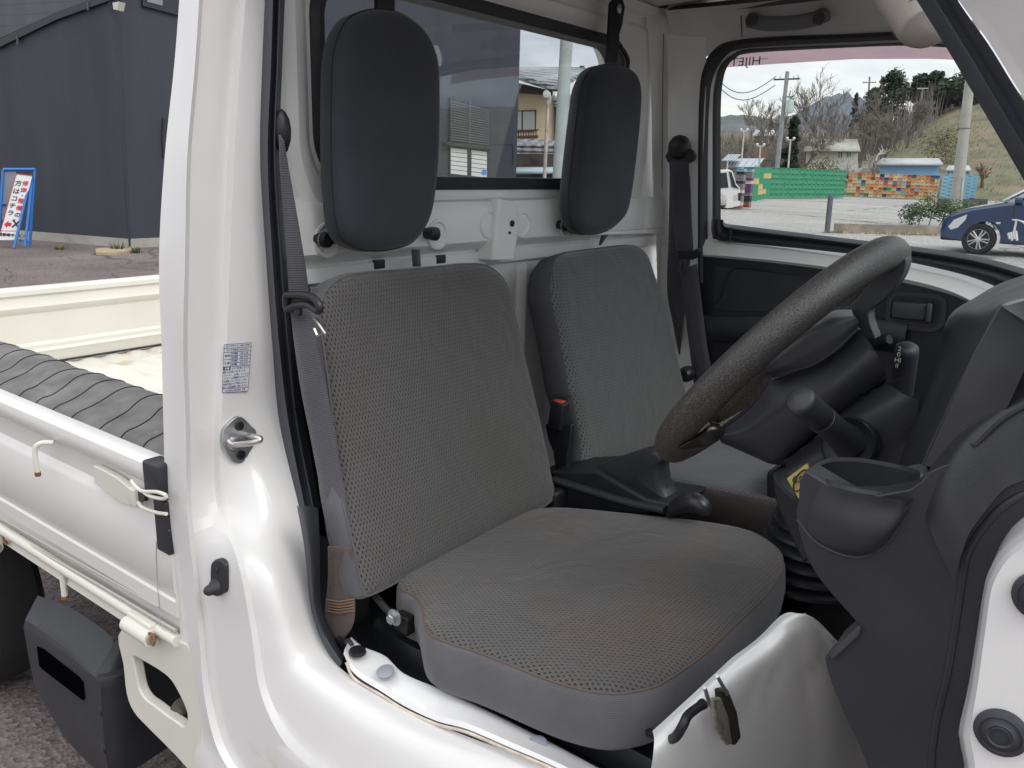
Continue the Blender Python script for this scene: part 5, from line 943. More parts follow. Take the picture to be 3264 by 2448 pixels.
# intersection of the wall line with the ray through u=1644
den = w2.x*rb.y-w2.y*rb.x; tB = ((CAM.x-A0.x)*rb.y-(CAM.y-A0.y)*rb.x)/den; B0 = A0+w2*tB
def siding(name, c, per):
    m = bpy.data.materials.new(name); m.use_nodes = True; nt = m.node_tree; lk = nt.links; nd = nt.nodes; b = nd['Principled BSDF']; b.inputs['Roughness'].default_value = .6
    tc = nd.new('ShaderNodeTexCoord'); sp = nd.new('ShaderNodeSeparateXYZ'); lk.new(tc.outputs['Object'], sp.inputs[0])
    q = nd.new('ShaderNodeMath'); q.operation = 'MULTIPLY'; q.inputs[1].default_value = 1/per; lk.new(sp.outputs[2], q.inputs[0]); fr_ = nd.new('ShaderNodeMath'); fr_.operation = 'FRACT'; lk.new(q.outputs[0], fr_.inputs[0])
    mr = nd.new('ShaderNodeMapRange'); lk.new(fr_.outputs[0], mr.inputs[0]); mr.inputs['From Max'].default_value = .14; mr.inputs['To Min'].default_value = .78; mr.inputs['To Max'].default_value = 1
    n = nd.new('ShaderNodeTexNoise'); n.inputs['Scale'].default_value = 1.2; n.inputs['Detail'].default_value = 8; mpn = nd.new('ShaderNodeMapping'); mpn.inputs['Scale'].default_value = (2.2, 2.2, .35); lk.new(tc.outputs['Object'], mpn.inputs[0]); lk.new(mpn.outputs[0], n.inputs[0])
    m2 = nd.new('ShaderNodeMapRange'); lk.new(n.outputs[0], m2.inputs[0]); m2.inputs['To Min'].default_value = .62; m2.inputs['To Max'].default_value = 1.32
    mu = nd.new('ShaderNodeMath'); mu.operation = 'MULTIPLY'; lk.new(mr.outputs[0], mu.inputs[0]); lk.new(m2.outputs[0], mu.inputs[1])
    s = nd.new('ShaderNodeVectorMath'); s.operation = 'SCALE'; s.inputs[0].default_value = c; lk.new(mu.outputs[0], s.inputs['Scale']); lk.new(s.outputs[0], b.inputs['Base Color'])
    bp = nd.new('ShaderNodeBump'); bp.inputs['Strength'].default_value = .4; bp.inputs['Distance'].default_value = .01; lk.new(mr.outputs[0], bp.inputs['Height']); lk.new(bp.outputs[0], b.inputs['Normal']); MATS[name] = m; return m
SID = siding('dark_siding', (.034, .038, .052), .045); SIDL = siding('dark_siding_lit', (.080, .083, .095), .15)  # second siding is lighter: light on the upper wall put into its colour
bd = thing('dark_building', 'tall charcoal clad building standing behind the cargo bed and the rear window', 'building', tuple(A0))
Bk = A0+w1*11; n_in = Vector((-w2.y, w2.x, 0))*1.0
if n_in.dot(A0-CAM) < 0: n_in = -n_in
foot = [A0, B0, B0+n_in*9, A0+w1*11+n_in*4, A0+w1*11]
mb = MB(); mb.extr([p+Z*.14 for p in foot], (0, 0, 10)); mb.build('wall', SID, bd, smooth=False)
mb = MB(); cc = sum(foot, Vector())/5; mb.extr([cc+(p-cc)*1.0+(-n_in*.03 if i < 2 else Vector()) for i, p in enumerate(foot)], (0, 0, .14)); mb.build('foundation', M('foundation_concrete', (.34, .32, .29), .9, noise_amt=.2, nscale=3), bd, smooth=False)
nw1 = Vector((-w1.y, w1.x, 0)); nw1 = nw1 if nw1.dot(CAM-A0) > 0 else -nw1
def W1(u, v, off=0):
    return KP(u, v, A0+nw1*off, nw1)
def W2(u, v, off=0): return KP(u, v, A0-n_in*off, n_in)
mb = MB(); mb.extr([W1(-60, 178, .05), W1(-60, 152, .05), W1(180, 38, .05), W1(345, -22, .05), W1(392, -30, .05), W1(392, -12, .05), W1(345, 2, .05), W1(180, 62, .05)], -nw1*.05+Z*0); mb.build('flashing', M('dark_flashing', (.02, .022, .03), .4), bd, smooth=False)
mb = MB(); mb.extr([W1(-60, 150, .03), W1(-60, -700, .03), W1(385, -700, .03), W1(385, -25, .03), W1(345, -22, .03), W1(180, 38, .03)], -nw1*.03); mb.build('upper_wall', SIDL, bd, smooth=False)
for k, (u, v) in enumerate(((52, 128), (277, 18))): mb = MB(); mb.extr([W1(u, v+16, .06), W1(u+4, v+14, .06), W1(u+4, v-14, .06), W1(u, v-10, .06)], -nw1*.02); mb.build('gutter_clip', SIDL, bd, smooth=False)
mb = MB(); mb.extr([W1(377, 0, .02), W1(381, 0, .02), W1(415, 785, .02), W1(410, 785, .02)], -nw1*.015); mb.build('corner_trim', SID, bd, smooth=False)
# high window above the first wall and small floodlight
mb = MB(); mb.extr([W2(455, -70, .05), W2(575, -40, .05), W2(575, 50, .05), W2(455, 18, .05)], n_in*.05); wf = mb.build('window', M('dark_frame', (.02, .022, .028), .4), bd, smooth=False)
mb = MB(); mb.extr([W2(470, -60, .06), W2(520, -45, .06), W2(518, 18, .06), W2(470, 6, .06)], n_in*.005); mb.build('pane', M('pane_grey', (.20, .22, .24), .2), wf, smooth=False)
mb = MB(); mb.extr([W1(380, 14, .12), W1(400, 10, .12), W1(394, 37, .12), W1(383, 34, .12)], nw1*.12); mb.build('floodlight', M('lamp_cream', (.55, .54, .46), .5), bd, smooth=False)
mb = MB(); mb.extr([W2(520, 375, .03), W2(532, 378, .03), W2(526, 470, .03), W2(521, 505, .03), W2(517, 440, .03)], n_in*.03); mb.build('side_window', M('dark_frame', (.02, .022, .028), .4), bd, smooth=False)
# wall seen through the rear window: louvred shutter, twin window, ledge
def box2(name, px, off, th, mat, par, lab=None): mb = MB(); mb.extr([W2(u, v, off) for u, v in px], n_in*th); return mb.build(name, mat, par, smooth=False)
SH = M('shutter_grey', (.085, .09, .105), .5)
fr = box2('shutter_frame', [(1434,310),(1562,342),(1560,470),(1433,452)], .05, .05, M('dark_frame', (.02, .022, .028), .4), bd)
for k in range(16):
    f = (k+.5)/16; a_, b_ = 318+f*130, 348+f*116
    box2('slat', [(1437,a_-1.8),(1559,b_-1.8),(1559,b_+2.4),(1437,a_+2.6)], .075, .02, SH, fr)
box2('shutter_post', [(1496,325),(1500,326),(1499,462),(1495,461)], .085, .03, SH, fr)
box2('ledge', [(1425,452),(1570,468),(1570,478),(1425,462)], .14, .14, SID, bd)
wf = box2('window', [(1434,462),(1562,478),(1558,574),(1433,560)], .04, .04, M('dark_frame', (.02, .022, .028), .4), bd)
BL = M('blind_white', (.62, .63, .62), .6)
for (a0_, a1_) in ((1437, 1489), (1503, 1552)):
    for k in range(6):
        f0, f1 = 471+(a0_-1437)*.11+k*14, 471+(a0_-1437)*.11+k*14+12.0
        box2('blind_slat', [(a0_,f0),(a1_,f0+6),(a1_,f1+6),(a0_,f1)], .045, .004, BL, wf)
mb = MB(); mb.extr([W2(1537, 541, .052), W2(1551, 542, .052), W2(1550, 558, .052), W2(1536, 557, .052)], n_in*.004); mb.build('window_sticker', M('sticker_blue', (.05, .22, .62), .4), wf, smooth=False)
box2('wall_band', [(1560,452),(1640,455),(1640,520),(1636,520),(1636,460),(1560,458)], .02, .02, SID, bd)
# pale block high at the left end of the rear window
mb = None
# ---- blue A-frame board
sg0 = G(20, 788); bs = thing('signboard', 'blue A-frame stand holding a tilted white repair shop board by the dark wall', 'sign', tuple(sg0))
BLU = M('blue_paint', (.03, .17, .50), .4); sdp = CAM-sg0; sdp.z = 0; sdp.normalize()
def SGN(u, v, off=0): return KP(u, v, sg0+sdp*off, (sdp+Z*.0).normalized())
def bar(px, r_, off=0, name='post', par=bs, off2=None):
    mb = MB(); mb.tube([SGN(px[0][0], px[0][1], off), SGN(px[1][0], px[1][1], off if off2 is None else off2)], r_, 4); return mb.build(name, BLU, par, smooth=False)
for a_ in (((10,540),(-6,780)), ((112,540),(95,785)), ((10,540),(112,540)), ((0,650),(20,650))): bar(a_, .022)
for a_ in (((100,560),(45,790)), ((104,565),(80,785))): bar(a_, .022, .25, off2=.4)
bar(((60,765),(95,770)), .014, .1, 'stretcher')
mb = MB(); mb.extr([SGN(u, v, -.02) for u, v in ((12,546),(52,546),(30,700),(-2,700))], -sdp*.01); mb.build('back_sheet', M('grey_sheet', (.22, .24, .28), .3), bs, smooth=False)
q = [SGN(u, v, .30) for u, v in ((52,554),(103,560),(52,765),(-6,765))]
mb = MB(); mb.extr(q, -sdp*.015); bdw = mb.build('board', M('board_white', (.75, .75, .75), .5), bs, smooth=False)
sux = (q[1]-q[0]).normalized(); suz = (q[0]-q[3]).normalized()
def BP(a, b): return q[0].lerp(q[1], a).lerp(q[3].lerp(q[2], a), b)+sdp*.006
def col(chars, a, mat_, s_):
    mb = MB()
    for ch, b in chars: textmb(mb, ch, s_, BP(a, b), sux, suz, bold=.0015, lift=.0)
    mb.build('lettering', mat_, bdw, smooth=False, recalc=False)
RED = M('sign_red', (.55, .03, .05), .5); BLK = M('sign_black', (.02, .02, .02), .5)
col([('修', .13), ('理', .24), ('・', .32), ('整', .40), ('備', .51)], .70, RED, .082); col([('の', .615)], .70, BLK, .082)
col([('方', .14), ('は', .26), ('コ', .37), ('チ', .48), ('ラ', .59)], .28, BLK, .09)
mb = MB()
for pth in ([(0.58,.70),(.92,.80)], [(.92,.70),(.58,.80)]): p_, q_ = BP(*pth[0]), BP(*pth[1]); mb.tube([p_, q_], .010, 4)
mb.tube([BP(.54, .685), BP(.60, .70)], .018, 5); mb.tube([BP(.90, .70), BP(.97, .69)], .018, 5); mb.build('tool_emblem', BLK, bdw, smooth=False)
mb = MB(); mb.add([BP(.10, .76), BP(.30, .70), BP(.30, .735), BP(.5, .735), BP(.5, .785), BP(.30, .785), BP(.30, .82)], [(0, 1, 6), (2, 3, 4, 5)]); mb.build('arrow', RED, bdw, smooth=False)
mb = MB(); textmb(mb, '石原自動車サービス', .050, BP(.5, .925), sux, suz, bold=.002, lift=.001); mb.build('lettering', BLK, bdw, smooth=False, recalc=False)
mb = MB(); mb.add([BP(0, .855), BP(1, .855), BP(1, .862), BP(0, .862)], [(0, 1, 2, 3)]); mb.tube([BP(0, 0), BP(1, 0)], .005, 4); mb.tube([BP(0, 0), BP(0, 1)], .005, 4); mb.build('board_border', RED, bdw, smooth=False)
# flat board lying on the ground and weeds by the foundation
wp = [G(305, 800), G(318, 797), G(420, 797), G(425, 805), G(372, 813), G(306, 812)]; mb = MB(); mb.extr(wp, (0, 0, .035)); tag(mb.build('timber_offcut', M('raw_timber', (.36, .28, .20), .8, noise_amt=.2, nscale=5), None, smooth=False), 'flat piece of pale timber lying on the asphalt by the dark wall', 'timber')
LEAF = M('weed_leaf', (.10, .11, .05), .9, noise_amt=.4, nscale=8)
def tuft(u, v, n, h, lab, name='weed'):
    c = G(u, v); mb = MB()
    for k in range(n):
        a = rnd.uniform(0, 6.3); l = h*rnd.uniform(.4, 1); d = Vector((math.cos(a), math.sin(a), 0)); b = c+d*rnd.uniform(0, .1); sdv = Vector((-d.y, d.x, 0))*.012
        mb.add([b-sdv, b+sdv, b+d*l*.6+Z*l], [(0, 1, 2)])
    return tag(mb.build(name, LEAF, None, smooth=False, recalc=False), lab, 'weed')
tuft(380, 800, 60, .16, 'small green weed between the timber and the dark wall'); tuft(440, 806, 40, .12, 'small weed beside the right end of the timber'); tuft(190, 795, 40, .08, 'low brown weed growing at the wall foot near the blue stand')
# ---- cream house, pole and lamp through the rear window
hd = 31.0; hp = DD(1700, 590, hd); hn = Vector((CAM.x-hp.x, CAM.y-hp.y, 0)).normalized(); hr = Vector((-hn.y, hn.x, 0))
if hr.dot(horiz(2200)-horiz(1200)) < 0: hr = -hr
def HS(u, v, off=0): return KP(u, v, Vector((hp.x, hp.y, 0))+hn*off, hn)
hs = thing('cream_house', 'cream two storey house with grey tiled roofs seen through the rear window', 'house', (hp.x, hp.y, 0))
def hpoly(name, px, off, th, mat, par=None, **k): mb = MB(); mb.extr([HS(u, v, off) for u, v in px], -hn*th); return mb.build(name, mat, par or hs, smooth=False, **k)
CRM = M('cream_render', (.80, .66, .42), .85, noise_amt=.06, nscale=2); TILE = None
def tiles(name, c):
    m = M(name, c, .45, noise_amt=.3, nscale=9); nt = m.node_tree; nd = nt.nodes; lk = nt.links; b = nd['Principled BSDF']; tc = nd.new('ShaderNodeTexCoord'); sp = nd.new('ShaderNodeSeparateXYZ'); lk.new(tc.outputs['Object'], sp.inputs[0])
    def fr(o, per): q = nd.new('ShaderNodeMath'); q.operation = 'MULTIPLY'; q.inputs[1].default_value = 6.283/per; lk.new(o, q.inputs[0]); t = nd.new('ShaderNodeMath'); t.operation = 'SINE'; lk.new(q.outputs[0], t.inputs[0]); return t.outputs[0]
    ad = nd.new('ShaderNodeMath'); lk.new(fr(sp.outputs[0], .3), ad.inputs[0]); lk.new(fr(sp.outputs[2], .16), ad.inputs[1])
    bp = nd.new('ShaderNodeBump'); bp.inputs['Strength'].default_value = 1; bp.inputs['Distance'].default_value = .06; lk.new(ad.outputs[0], bp.inputs['Height']); lk.new(bp.outputs[0], b.inputs['Normal']); return m
TILE = tiles('grey_tile', (.34, .35, .37)); WD = M('dark_eave', (.06, .045, .04), .8)
hpoly('wall', [(1560,280),(1768,300),(1768,620),(1560,620)], 0, 5, CRM)
hpoly('side_wall', [(1772,330),(1960,255),(1960,620),(1772,620)], -2.0, 4, CRM)
hpoly('gable_shadow_board', [(1560,242),(1762,290),(1762,302),(1560,286)], .5, .6, WD)
mb = MB()
r_ = [HS(1600, 238, .9), HS(1776, 296, .9), HS(1868, 232, -6), HS(1600, 226, -6)]
mb.add(r_, [(0, 1, 2, 3)]); mb.build('roof', TILE, hs, solid=.18)
mb = MB(); mb.tube([HS(1600, 227, -5.9), HS(1865, 229, -5.9)], .18, 6); mb.build('roof_ridge', M('ridge_tile', (.12, .12, .13), .6), hs)
mb = MB(); mb.tube([HS(1855, 222, -5.7), HS(1855, 210, -5.7)], .12, 6); mb.build('ridge_ornament', MATS['ridge_tile'], hs)
mb = MB(); mb.add([HS(1772, 330, 1.2), HS(1960, 225, -3), HS(1960, 285, -3), HS(1772, 340, 1.2)], [(0, 1, 2, 3)]); mb.build('side_roof', TILE, hs, solid=.12)
mb = MB(); mb.add([HS(1560, 448, 1.4), HS(1775, 452, 1.4), HS(1790, 470, 1.9), HS(1560, 472, 1.9)], [(0, 1, 2, 3)]); mb.extr([HS(1560, 472, 1.85), HS(1790, 470, 1.85), HS(1790, 488, 1.85), HS(1560, 490, 1.85)], hn*.1); mb.build('lower_roof', TILE, hs, smooth=False, solid=.08)
mb = MB(); mb.add([HS(1775, 520, 1.5), HS(1960, 350, -1.5), HS(1960, 420, -1.4), HS(1800, 545, 1.6)], [(0, 1, 2, 3)]); mb.build('lower_roof', TILE, hs, solid=.12)
hpoly('lower_wall', [(1560,490),(1775,490),(1775,620),(1560,620)], .8, .5, M('brown_wall', (.09, .075, .06), .9, noise_amt=.4, nscale=3))
wn = hpoly('window', [(1640,352),(1710,350),(1708,418),(1640,420)], .06, .05, M('window_frame_brown', (.10, .07, .05), .6))
for a_, b_ in ((1644, 1662), (1667, 1704)): hpoly('pane', [(a_,356),(b_,355),(b_,414),(a_,415)], .08, .02, M('curtained_pane', (.48, .50, .50), .3), wn)
bl_ = hpoly('balcony', [(1640,433),(1715,431),(1715,438),(1640,440)], .5, .45, M('balcony_brown', (.08, .045, .035), .7))
for k in range(9): hpoly('baluster', [(1643+k*8,416),(1646+k*8,416),(1646+k*8,434),(1643+k*8,434)], .5, .03, MATS['balcony_brown'], bl_)
hpoly('rail', [(1640,414),(1715,412),(1715,417),(1640,419)], .52, .04, MATS['balcony_brown'], bl_)
hpoly('timber_post', [(1768,300),(1775,300),(1772,470),(1765,470)], .1, .1, WD)
# low sheds with a pale blue roof in front of the house
s_ = DD(1700, 585, 24); sn_ = hn
sh_ = thing('low_shed', 'low shed with a pale blue metal roof in front of the cream house', 'shed', (s_.x, s_.y, 0))
def LS(u, v, off=0): return KP(u, v, Vector((s_.x, s_.y, 0))+hn*off, hn)
mb = MB(); mb.add([LS(1600, 540, -1.2), LS(1850, 538, -1.2), LS(1860, 552, .6), LS(1600, 556, .6)], [(0, 1, 2, 3)]); mb.build('roof', M('blue_tin', (.42, .52, .56), .4, noise_amt=.1, nscale=4), sh_, solid=.06)
mb = MB(); mb.extr([LS(1600, 552), LS(1850, 548), LS(1850, 640), LS(1600, 640)], -hn*1); mb.build('wall', M('shed_brown', (.10, .075, .07), .9, noise_amt=.3, nscale=3), sh_, smooth=False)
mb = MB(); mb.extr([LS(1690, 562, .05), LS(1722, 561, .05), LS(1722, 569, .05), LS(1690, 570, .05)], -hn*.04); mb.build('vent', BLK, sh_, smooth=False)
# thick pale pole
def pole(name, u0, v0, u1, v1, dist, r0_, r1_, mat, lab, cat, group=None):
    a = DD(u0, v0, dist); a.z = 0; b = DD(u1, v1, dist); b.x, b.y = b.x, b.y
    o = thing(name, lab, cat, tuple(a), group); mb = MB(); b2 = a+(b-a); mb.tube([a, a.lerp(b2, .5), b2], [r0_, (r0_+r1_)/2, r1_], 14); mb.build('shaft', mat, o); return o, a, b2
GALV = M('pale_galvanised', (.42, .46, .44), .5, noise_amt=.15, nscale=3)
pole('steel_pole', 1775, 600, 1810, 60, 14, .105, .10, GALV, 'thick pale grey steel pole seen through the rear window', 'pole')
lo, la_, lb_ = pole('lamp_post', 1735, 545, 1747, 318, 20, .045, .04, M('rusty_white', (.50, .42, .38), .7, noise_amt=.3, nscale=6), 'thin rusty white post with a horn shaped lamp before the cream house', 'lamp post')
mb = MB(); mb.tube([DD(1745, 330, 20), DD(1752, 318, 20), DD(1748, 296, 20)], .05, 8); mb.lathe([(.02, -.1), (.085, 0), (.08, .04), (.02, .05)], DD(1742, 300, 19.9), -horiz(1745), 14); mb.lathe([(.02, -.1), (.10, 0), (.02, .04)], DD(1772, 306, 19.9), horiz(3000), 12); mb.build('lamp_head', M('lamp_white', (.62, .62, .6), .4), lo)
# ---- far side of the lot: crates
CR = {}
def crate_mesh(colname, c, w_=.31, d_=.45, h_=.285):
    m = M('crate_'+colname, c, .5, noise_amt=.1, nscale=2)
    mb = MB(); t = .012
    mb.box((0, .008, -h_/2+.01), (w_, d_-.016, .02)); 
    mb.box((0, -d_/2+t, -h_*.33), (w_-.004, t, h_*.26)); mb.box((0, -d_/2+t, h_*.10), (w_-.004, t, h_*.10)); mb.box((0, -d_/2+.006, h_*.44), (w_, .012, h_*.12)); mb.box((0, -d_/2+.03, 0), (w_-.01, .01, h_-.02))
    for sx in (-1, 1):
        mb.box((sx*(w_/2-.012), -d_/2+.007, 0), (.024, .014, h_*.99)); mb.box((sx*(w_/2-.004), .006, 0), (.008, d_-.02, h_-.01)); mb.box((sx*w_*.20, -d_/2+.010, -.01), (.014, .014, h_*.8))
    mb.box((0, d_/2-.01, 0), (w_-.02, .01, h_-.02)); mb.box((0, 0, h_/2-.012), (w_-.02, d_-.03, .006))
    hh = MB(); hh.box((0, -d_/2+.014, h_*.24), (w_*.34, .016, h_*.14)); 
    return mb, hh, m
DKH = M('crate_hollow', (.012, .02, .015), .9)
COLS = {'green': (.06, .30, .17), 'orange': (.60, .28, .13), 'yellow': (.62, .48, .22), 'light_blue': (.22, .42, .55), 'red': (.45, .08, .06), 'dark_green': (.03, .13, .05), 'pale': (.60, .50, .38), 'navy': (.02, .08, .26), 'black': (.02, .02, .025), 'dark_orange': (.50, .13, .03), 'grey': (.20, .20, .20), 'purple': (.13, .05, .16)}
proto = {}
def crate(cn, loc, rz, lab, grp, sc_=(1, 1, 1)):
    if cn not in proto:
        mb, hh, m = crate_mesh(cn, COLS[cn]); o = mb.build('crate', m, None, smooth=False); o['category'] = 'crate'; k_ = hh.build('hand_hole', DKH, o, smooth=False); proto[cn] = o
    else:
        s = proto[cn]; o = s.copy(); COL.objects.link(o)
        for ch in s.children[:1]: k_ = ch.copy(); COL.objects.link(k_); k_.parent = o
    o.location = loc; o.rotation_euler.z = rz; o.scale = sc_; o['label'] = lab; o['group'] = grp; return o
r2_ = random.Random(3)
ga, gb = G(2449, 634), G(2688, 632.5); gd = (gb-ga); gl = gd.length; gd.normalize(); grz = math.atan2(gd.y, gd.x); cw = gl/17; ch_ = 1.80/6
gin = Vector((-gd.y, gd.x, 0))
for r in range(6):
    for c in range(17):
        crate('green', ga+gd*cw*(c+.5)+gin*(.22+r2_.uniform(-.02, .02))+Z*(.05+ch_*(r+.5)), grz, 'green plastic crate in the long all green wall of stacked crates', 'green crates in the long wall', (cw/.315, 1, ch_/.29))
oa, ob = G(2697, 626), G(2985, 637); od = (ob-oa); ol_ = od.length; od.normalize(); orz = math.atan2(od.y, od.x); oin = Vector((-od.y, od.x, 0)); oh = 1.67/7
pal = ['orange']*13+['yellow']*8+['pale']*6+['light_blue']*2+['dark_orange']*4+['dark_green', 'green', 'green', 'red', 'navy', 'black']
for r in range(7):
    c = 0; x = 0
    while x < ol_-.15:
        wc_ = ol_/20; cn = r2_.choice(pal); crate(cn, oa+od*(x+wc_/2)+oin*(.22+r2_.uniform(-.05, .05))+Z*(.05+oh*(r+.5)), orz, cn.replace('_', ' ')+' plastic crate in the long mixed colour wall of stacked crates', 'crates in the mixed colour wall', (wc_/.315*.98, 1, oh/.29*.97)); x += wc_
for r in range(6):                                  # green side stack left of the long wall
    for c in range(4):
        p = G(2448, 634).lerp(G(2396, 646), (c+.5)/4); d2 = (G(2396, 646)-G(2448, 634)).normalized(); cn = r2_.choice(['green', 'green', 'green', 'green', 'yellow', 'green'])
        crate(cn, p+Z*(.05+.29*(r+.5)), math.atan2(-d2.y, -d2.x), cn.replace('_', ' ')+' crate in the short stack that turns the corner beside the truck', 'crates in the corner stack', (.9, .6, 1))
for c in range(5):                                  # dark and grey layers wrapped near the truck
    pass
for r in range(13):
    for c in range(2):
        p = G(2352+c*26, 668-c*2); cn = r2_.choice(['grey', 'black', 'grey', 'grey', 'black', 'black', 'pale', 'purple']) if 0 < r < 12 else ('red' if r == 0 else 'light_blue')
        crate(cn, Vector((p.x, p.y, .06+.12*(r+.5))), R(8), cn.replace('_', ' ')+' shallow crate in the tall wrapped stack beside the white truck', 'shallow crates in the wrapped stack', (1.0, .8, .41))
for c in range(6):                                  # blue stack right
    for r in range(7):
        p = G(2992, 640).lerp(G(3105, 637), (c+.5)/6); crate('light_blue', Vector((p.x, p.y, .05+.25*(r+.5)+(.12 if c % 2 else 0))), orz, 'light blue crate in the nested blue stacks behind the concrete pole', 'crates in the blue stacks', (1.15, 1, .84))
# ---- white box truck
tb = G(2330, 668); tt = thing('box_truck', 'white delivery truck cab at the left edge of the passenger window', 'truck', tuple(tb), rz=0)
wt = M('truck_white', (.72, .72, .70), .35, coat=.4)
tn = Vector((CAM.x-tb.x, CAM.y-tb.y, 0)).normalized(); tr2 = Vector((-tn.y, tn.x, 0)); tr2 = tr2 if tr2.dot(horiz(3000)) > 0 else -tr2
def TK(u, v, off=0): return KP(u, v, Vector((tb.x, tb.y, 0))+tn*off, tn)
def tpoly(name, px, off, th, mat, par=None, bevel=0): mb = MB(); mb.extr([TK(u, v, off) for u, v in px], -tn*th); return mb.build(name, mat, par or tt, smooth=False, bevel=bevel)
tpoly('cab', [(2220,545),(2322,540),(2334,545),(2346,585),(2358,600),(2360,650),(2350,658),(2220,655)], 0, 1.7, wt, bevel=.04)
tpoly('side_window', [(2290,552),(2316,550),(2322,598),(2290,600)], .02, .02, M('car_glass', (.03, .04, .045), .1))
tpoly('windscreen', [(2323,546),(2332,549),(2346,590),(2356,602),(2332,596)], .03, .05, MATS['car_glass']); tpoly('headlight', [(2340,622),(2353,618),(2352,640),(2340,642)], .03, .04, M('lamp_glass', (.5, .5, .5), .15)); tpoly('grille', [(2352,616),(2360,614),(2360,640),(2353,642)], .02, .04, M('grille_black', (.02, .02, .02), .4)); tpoly('bumper', [(2315,644),(2358,640),(2359,656),(2316,664)], .06, .06, wt)
mb = MB(); wcn = TK(2290, 655, -.1); wcn.z = .33; mb.lathe([(.05, -.1), (.33, -.1), (.35, 0), (.33, .1), (.05, .1)], wcn, tn, 20); mb.build('wheel', MATS['tyre'], tt)
tpoly('cargo_box', [(1900,500),(2215,505),(2215,650),(1900,650)], -.1, 1.8, wt)
# ---- blue hatchback
cb0 = G(3115, 812); CWY = cb0.y
car = thing('blue_car', 'navy blue hatchback with a pale bonnet passing beyond the passenger window', 'car', tuple(cb0))
def CP(u, v, off=0): return K(u, v, y=CWY-off)
NAVY = M('navy_paint', (.015, .036, .10), .25, coat=1)
x0 = CP(3003, 700).x; xf = CP(3117, 770).x; wr = .30
def cx(d): return x0+d
ox = xf-x0
prof_ = [(0,.30),(-.02,.42),(0,.62),(.10,.74),(.40,.86),(.85,.97),(1.05,1.02),(1.55,1.38),(1.9,1.50),(2.6,1.52),(3.3,1.42),(3.85,1.05),(3.98,.9),(4.02,.5),(3.98,.28)]
arch = lambda c: [(c+(wr+.06)*math.cos(R(a)), .30+(wr+.06)*math.sin(R(a))) for a in range(-10, 191, 20)]
xr = ox+2.58
low_ = [(3.98,.28)]+[(a, max(b, .22)) for a, b in arch(xr)]+[(a, max(b, .22)) for a, b in arch(ox)]
pts = [Vector((cx(a), CWY, b)) for a, b in prof_[:7]+[(1.3,1.05),(2.4,1.08),(3.6,1.06)]+prof_[11:]+low_[1:]]
mb = MB(); slabp = pts
mb2 = MB(); n_ = len(pts); cc = sum(pts, Vector())/n_
def prof_ring(off, dz): return [p+Vector((0, -off, 0))+(cc-p).normalized()*dz for p in pts]
mb2.loft([prof_ring(-1.66, .10), prof_ring(-1.62, .02), prof_ring(-1.5, 0), prof_ring(-.08, 0), prof_ring(-.01, .02), prof_ring(.02, .10)], True)
mb2.extr(prof_ring(.019, .10), (0, .0005, 0)); mb2.build('body', NAVY, car, angle=35)
roofp = [Vector((cx(a), CWY+.16, b)) for a, b in [(.98,1.0),(1.58,1.40),(1.92,1.50),(2.6,1.52),(3.3,1.42),(3.75,1.04)]]; mb = MB(); mb.extr(roofp, (0, 1.3, 0)); mb.build('cabin', M('car_roof_pale', (.55, .57, .6), .3, coat=.6), car, bevel=.05)
bon = [[Vector((cx(a), CWY+yy, b+.006+.03*math.sin(math.pi*(yy+.0)/1.64))) for a, b in ((.12,.745),(.40,.865),(.72,.945),(1.06,1.03))] for yy in (.05, .4, .8, 1.2, 1.58)]
mb = MB(); patch(mb, bon, 4, 2, True); mb.build('bonnet', MATS['car_roof_pale'], car)
mb = MB(); patch(mb, [[Vector((cx(a), CWY+.14, b)) for a, b in ((1.0,1.045),(1.62,1.435))], [Vector((cx(a)-.02, CWY+.8, b+.03)) for a, b in ((.92,1.045),(1.56,1.45))], [Vector((cx(a), CWY+1.48, b)) for a, b in ((1.0,1.045),(1.62,1.435))]], 4, 4, True); mb.build('windscreen', M('windscreen_pale', (.42, .46, .5), .12), car)
mb = MB(); mb.extr([Vector((cx(a), CWY+.15, b)) for a, b in ((1.25,1.07),(1.66,1.38),(2.15,1.44),(2.15,1.09))], (0, .005, 0)); mb.build('side_window', MATS['car_glass'], car, smooth=False)
mb = MB(); mb.tube([Vector((cx(a), CWY-.022, b)) for a, b in ((1.22,1.06),(1.24,.7),(1.30,.35))], .008, 5); mb.build('door_gap', MATS['car_glass'], car)
mb = MB(); mb.box(Vector((cx(1.28), CWY-.06, 1.08)), (.13, .14, .12), bev=.03); mb.build('door_mirror', NAVY, car)
hl = [CP(u, v, .02) for u, v in ((3020,722),(3040,700),(3085,682),(3078,702),(3055,725),(3030,733))]; mb = MB(); mb.extr(hl, (0, .25, 0)); mb.build('headlight', M('headlight_clear', (.60, .62, .62), .12), car, bevel=.01)
mb = MB(); mb.extr([CP(u, v, .022) for u, v in ((3174,708),(3190,708),(3188,714),(3176,714))], (0, .02, 0)); mb.build('side_repeater', MATS['headlight_clear'], car, smooth=False)
mb = MB(); mb.box(Vector((cx(.25), CWY+.8, .32)), (.5, 1.5, .16), bev=.04); mb.build('lower_bumper', M('grille_black', (.02, .02, .02), .4), car)
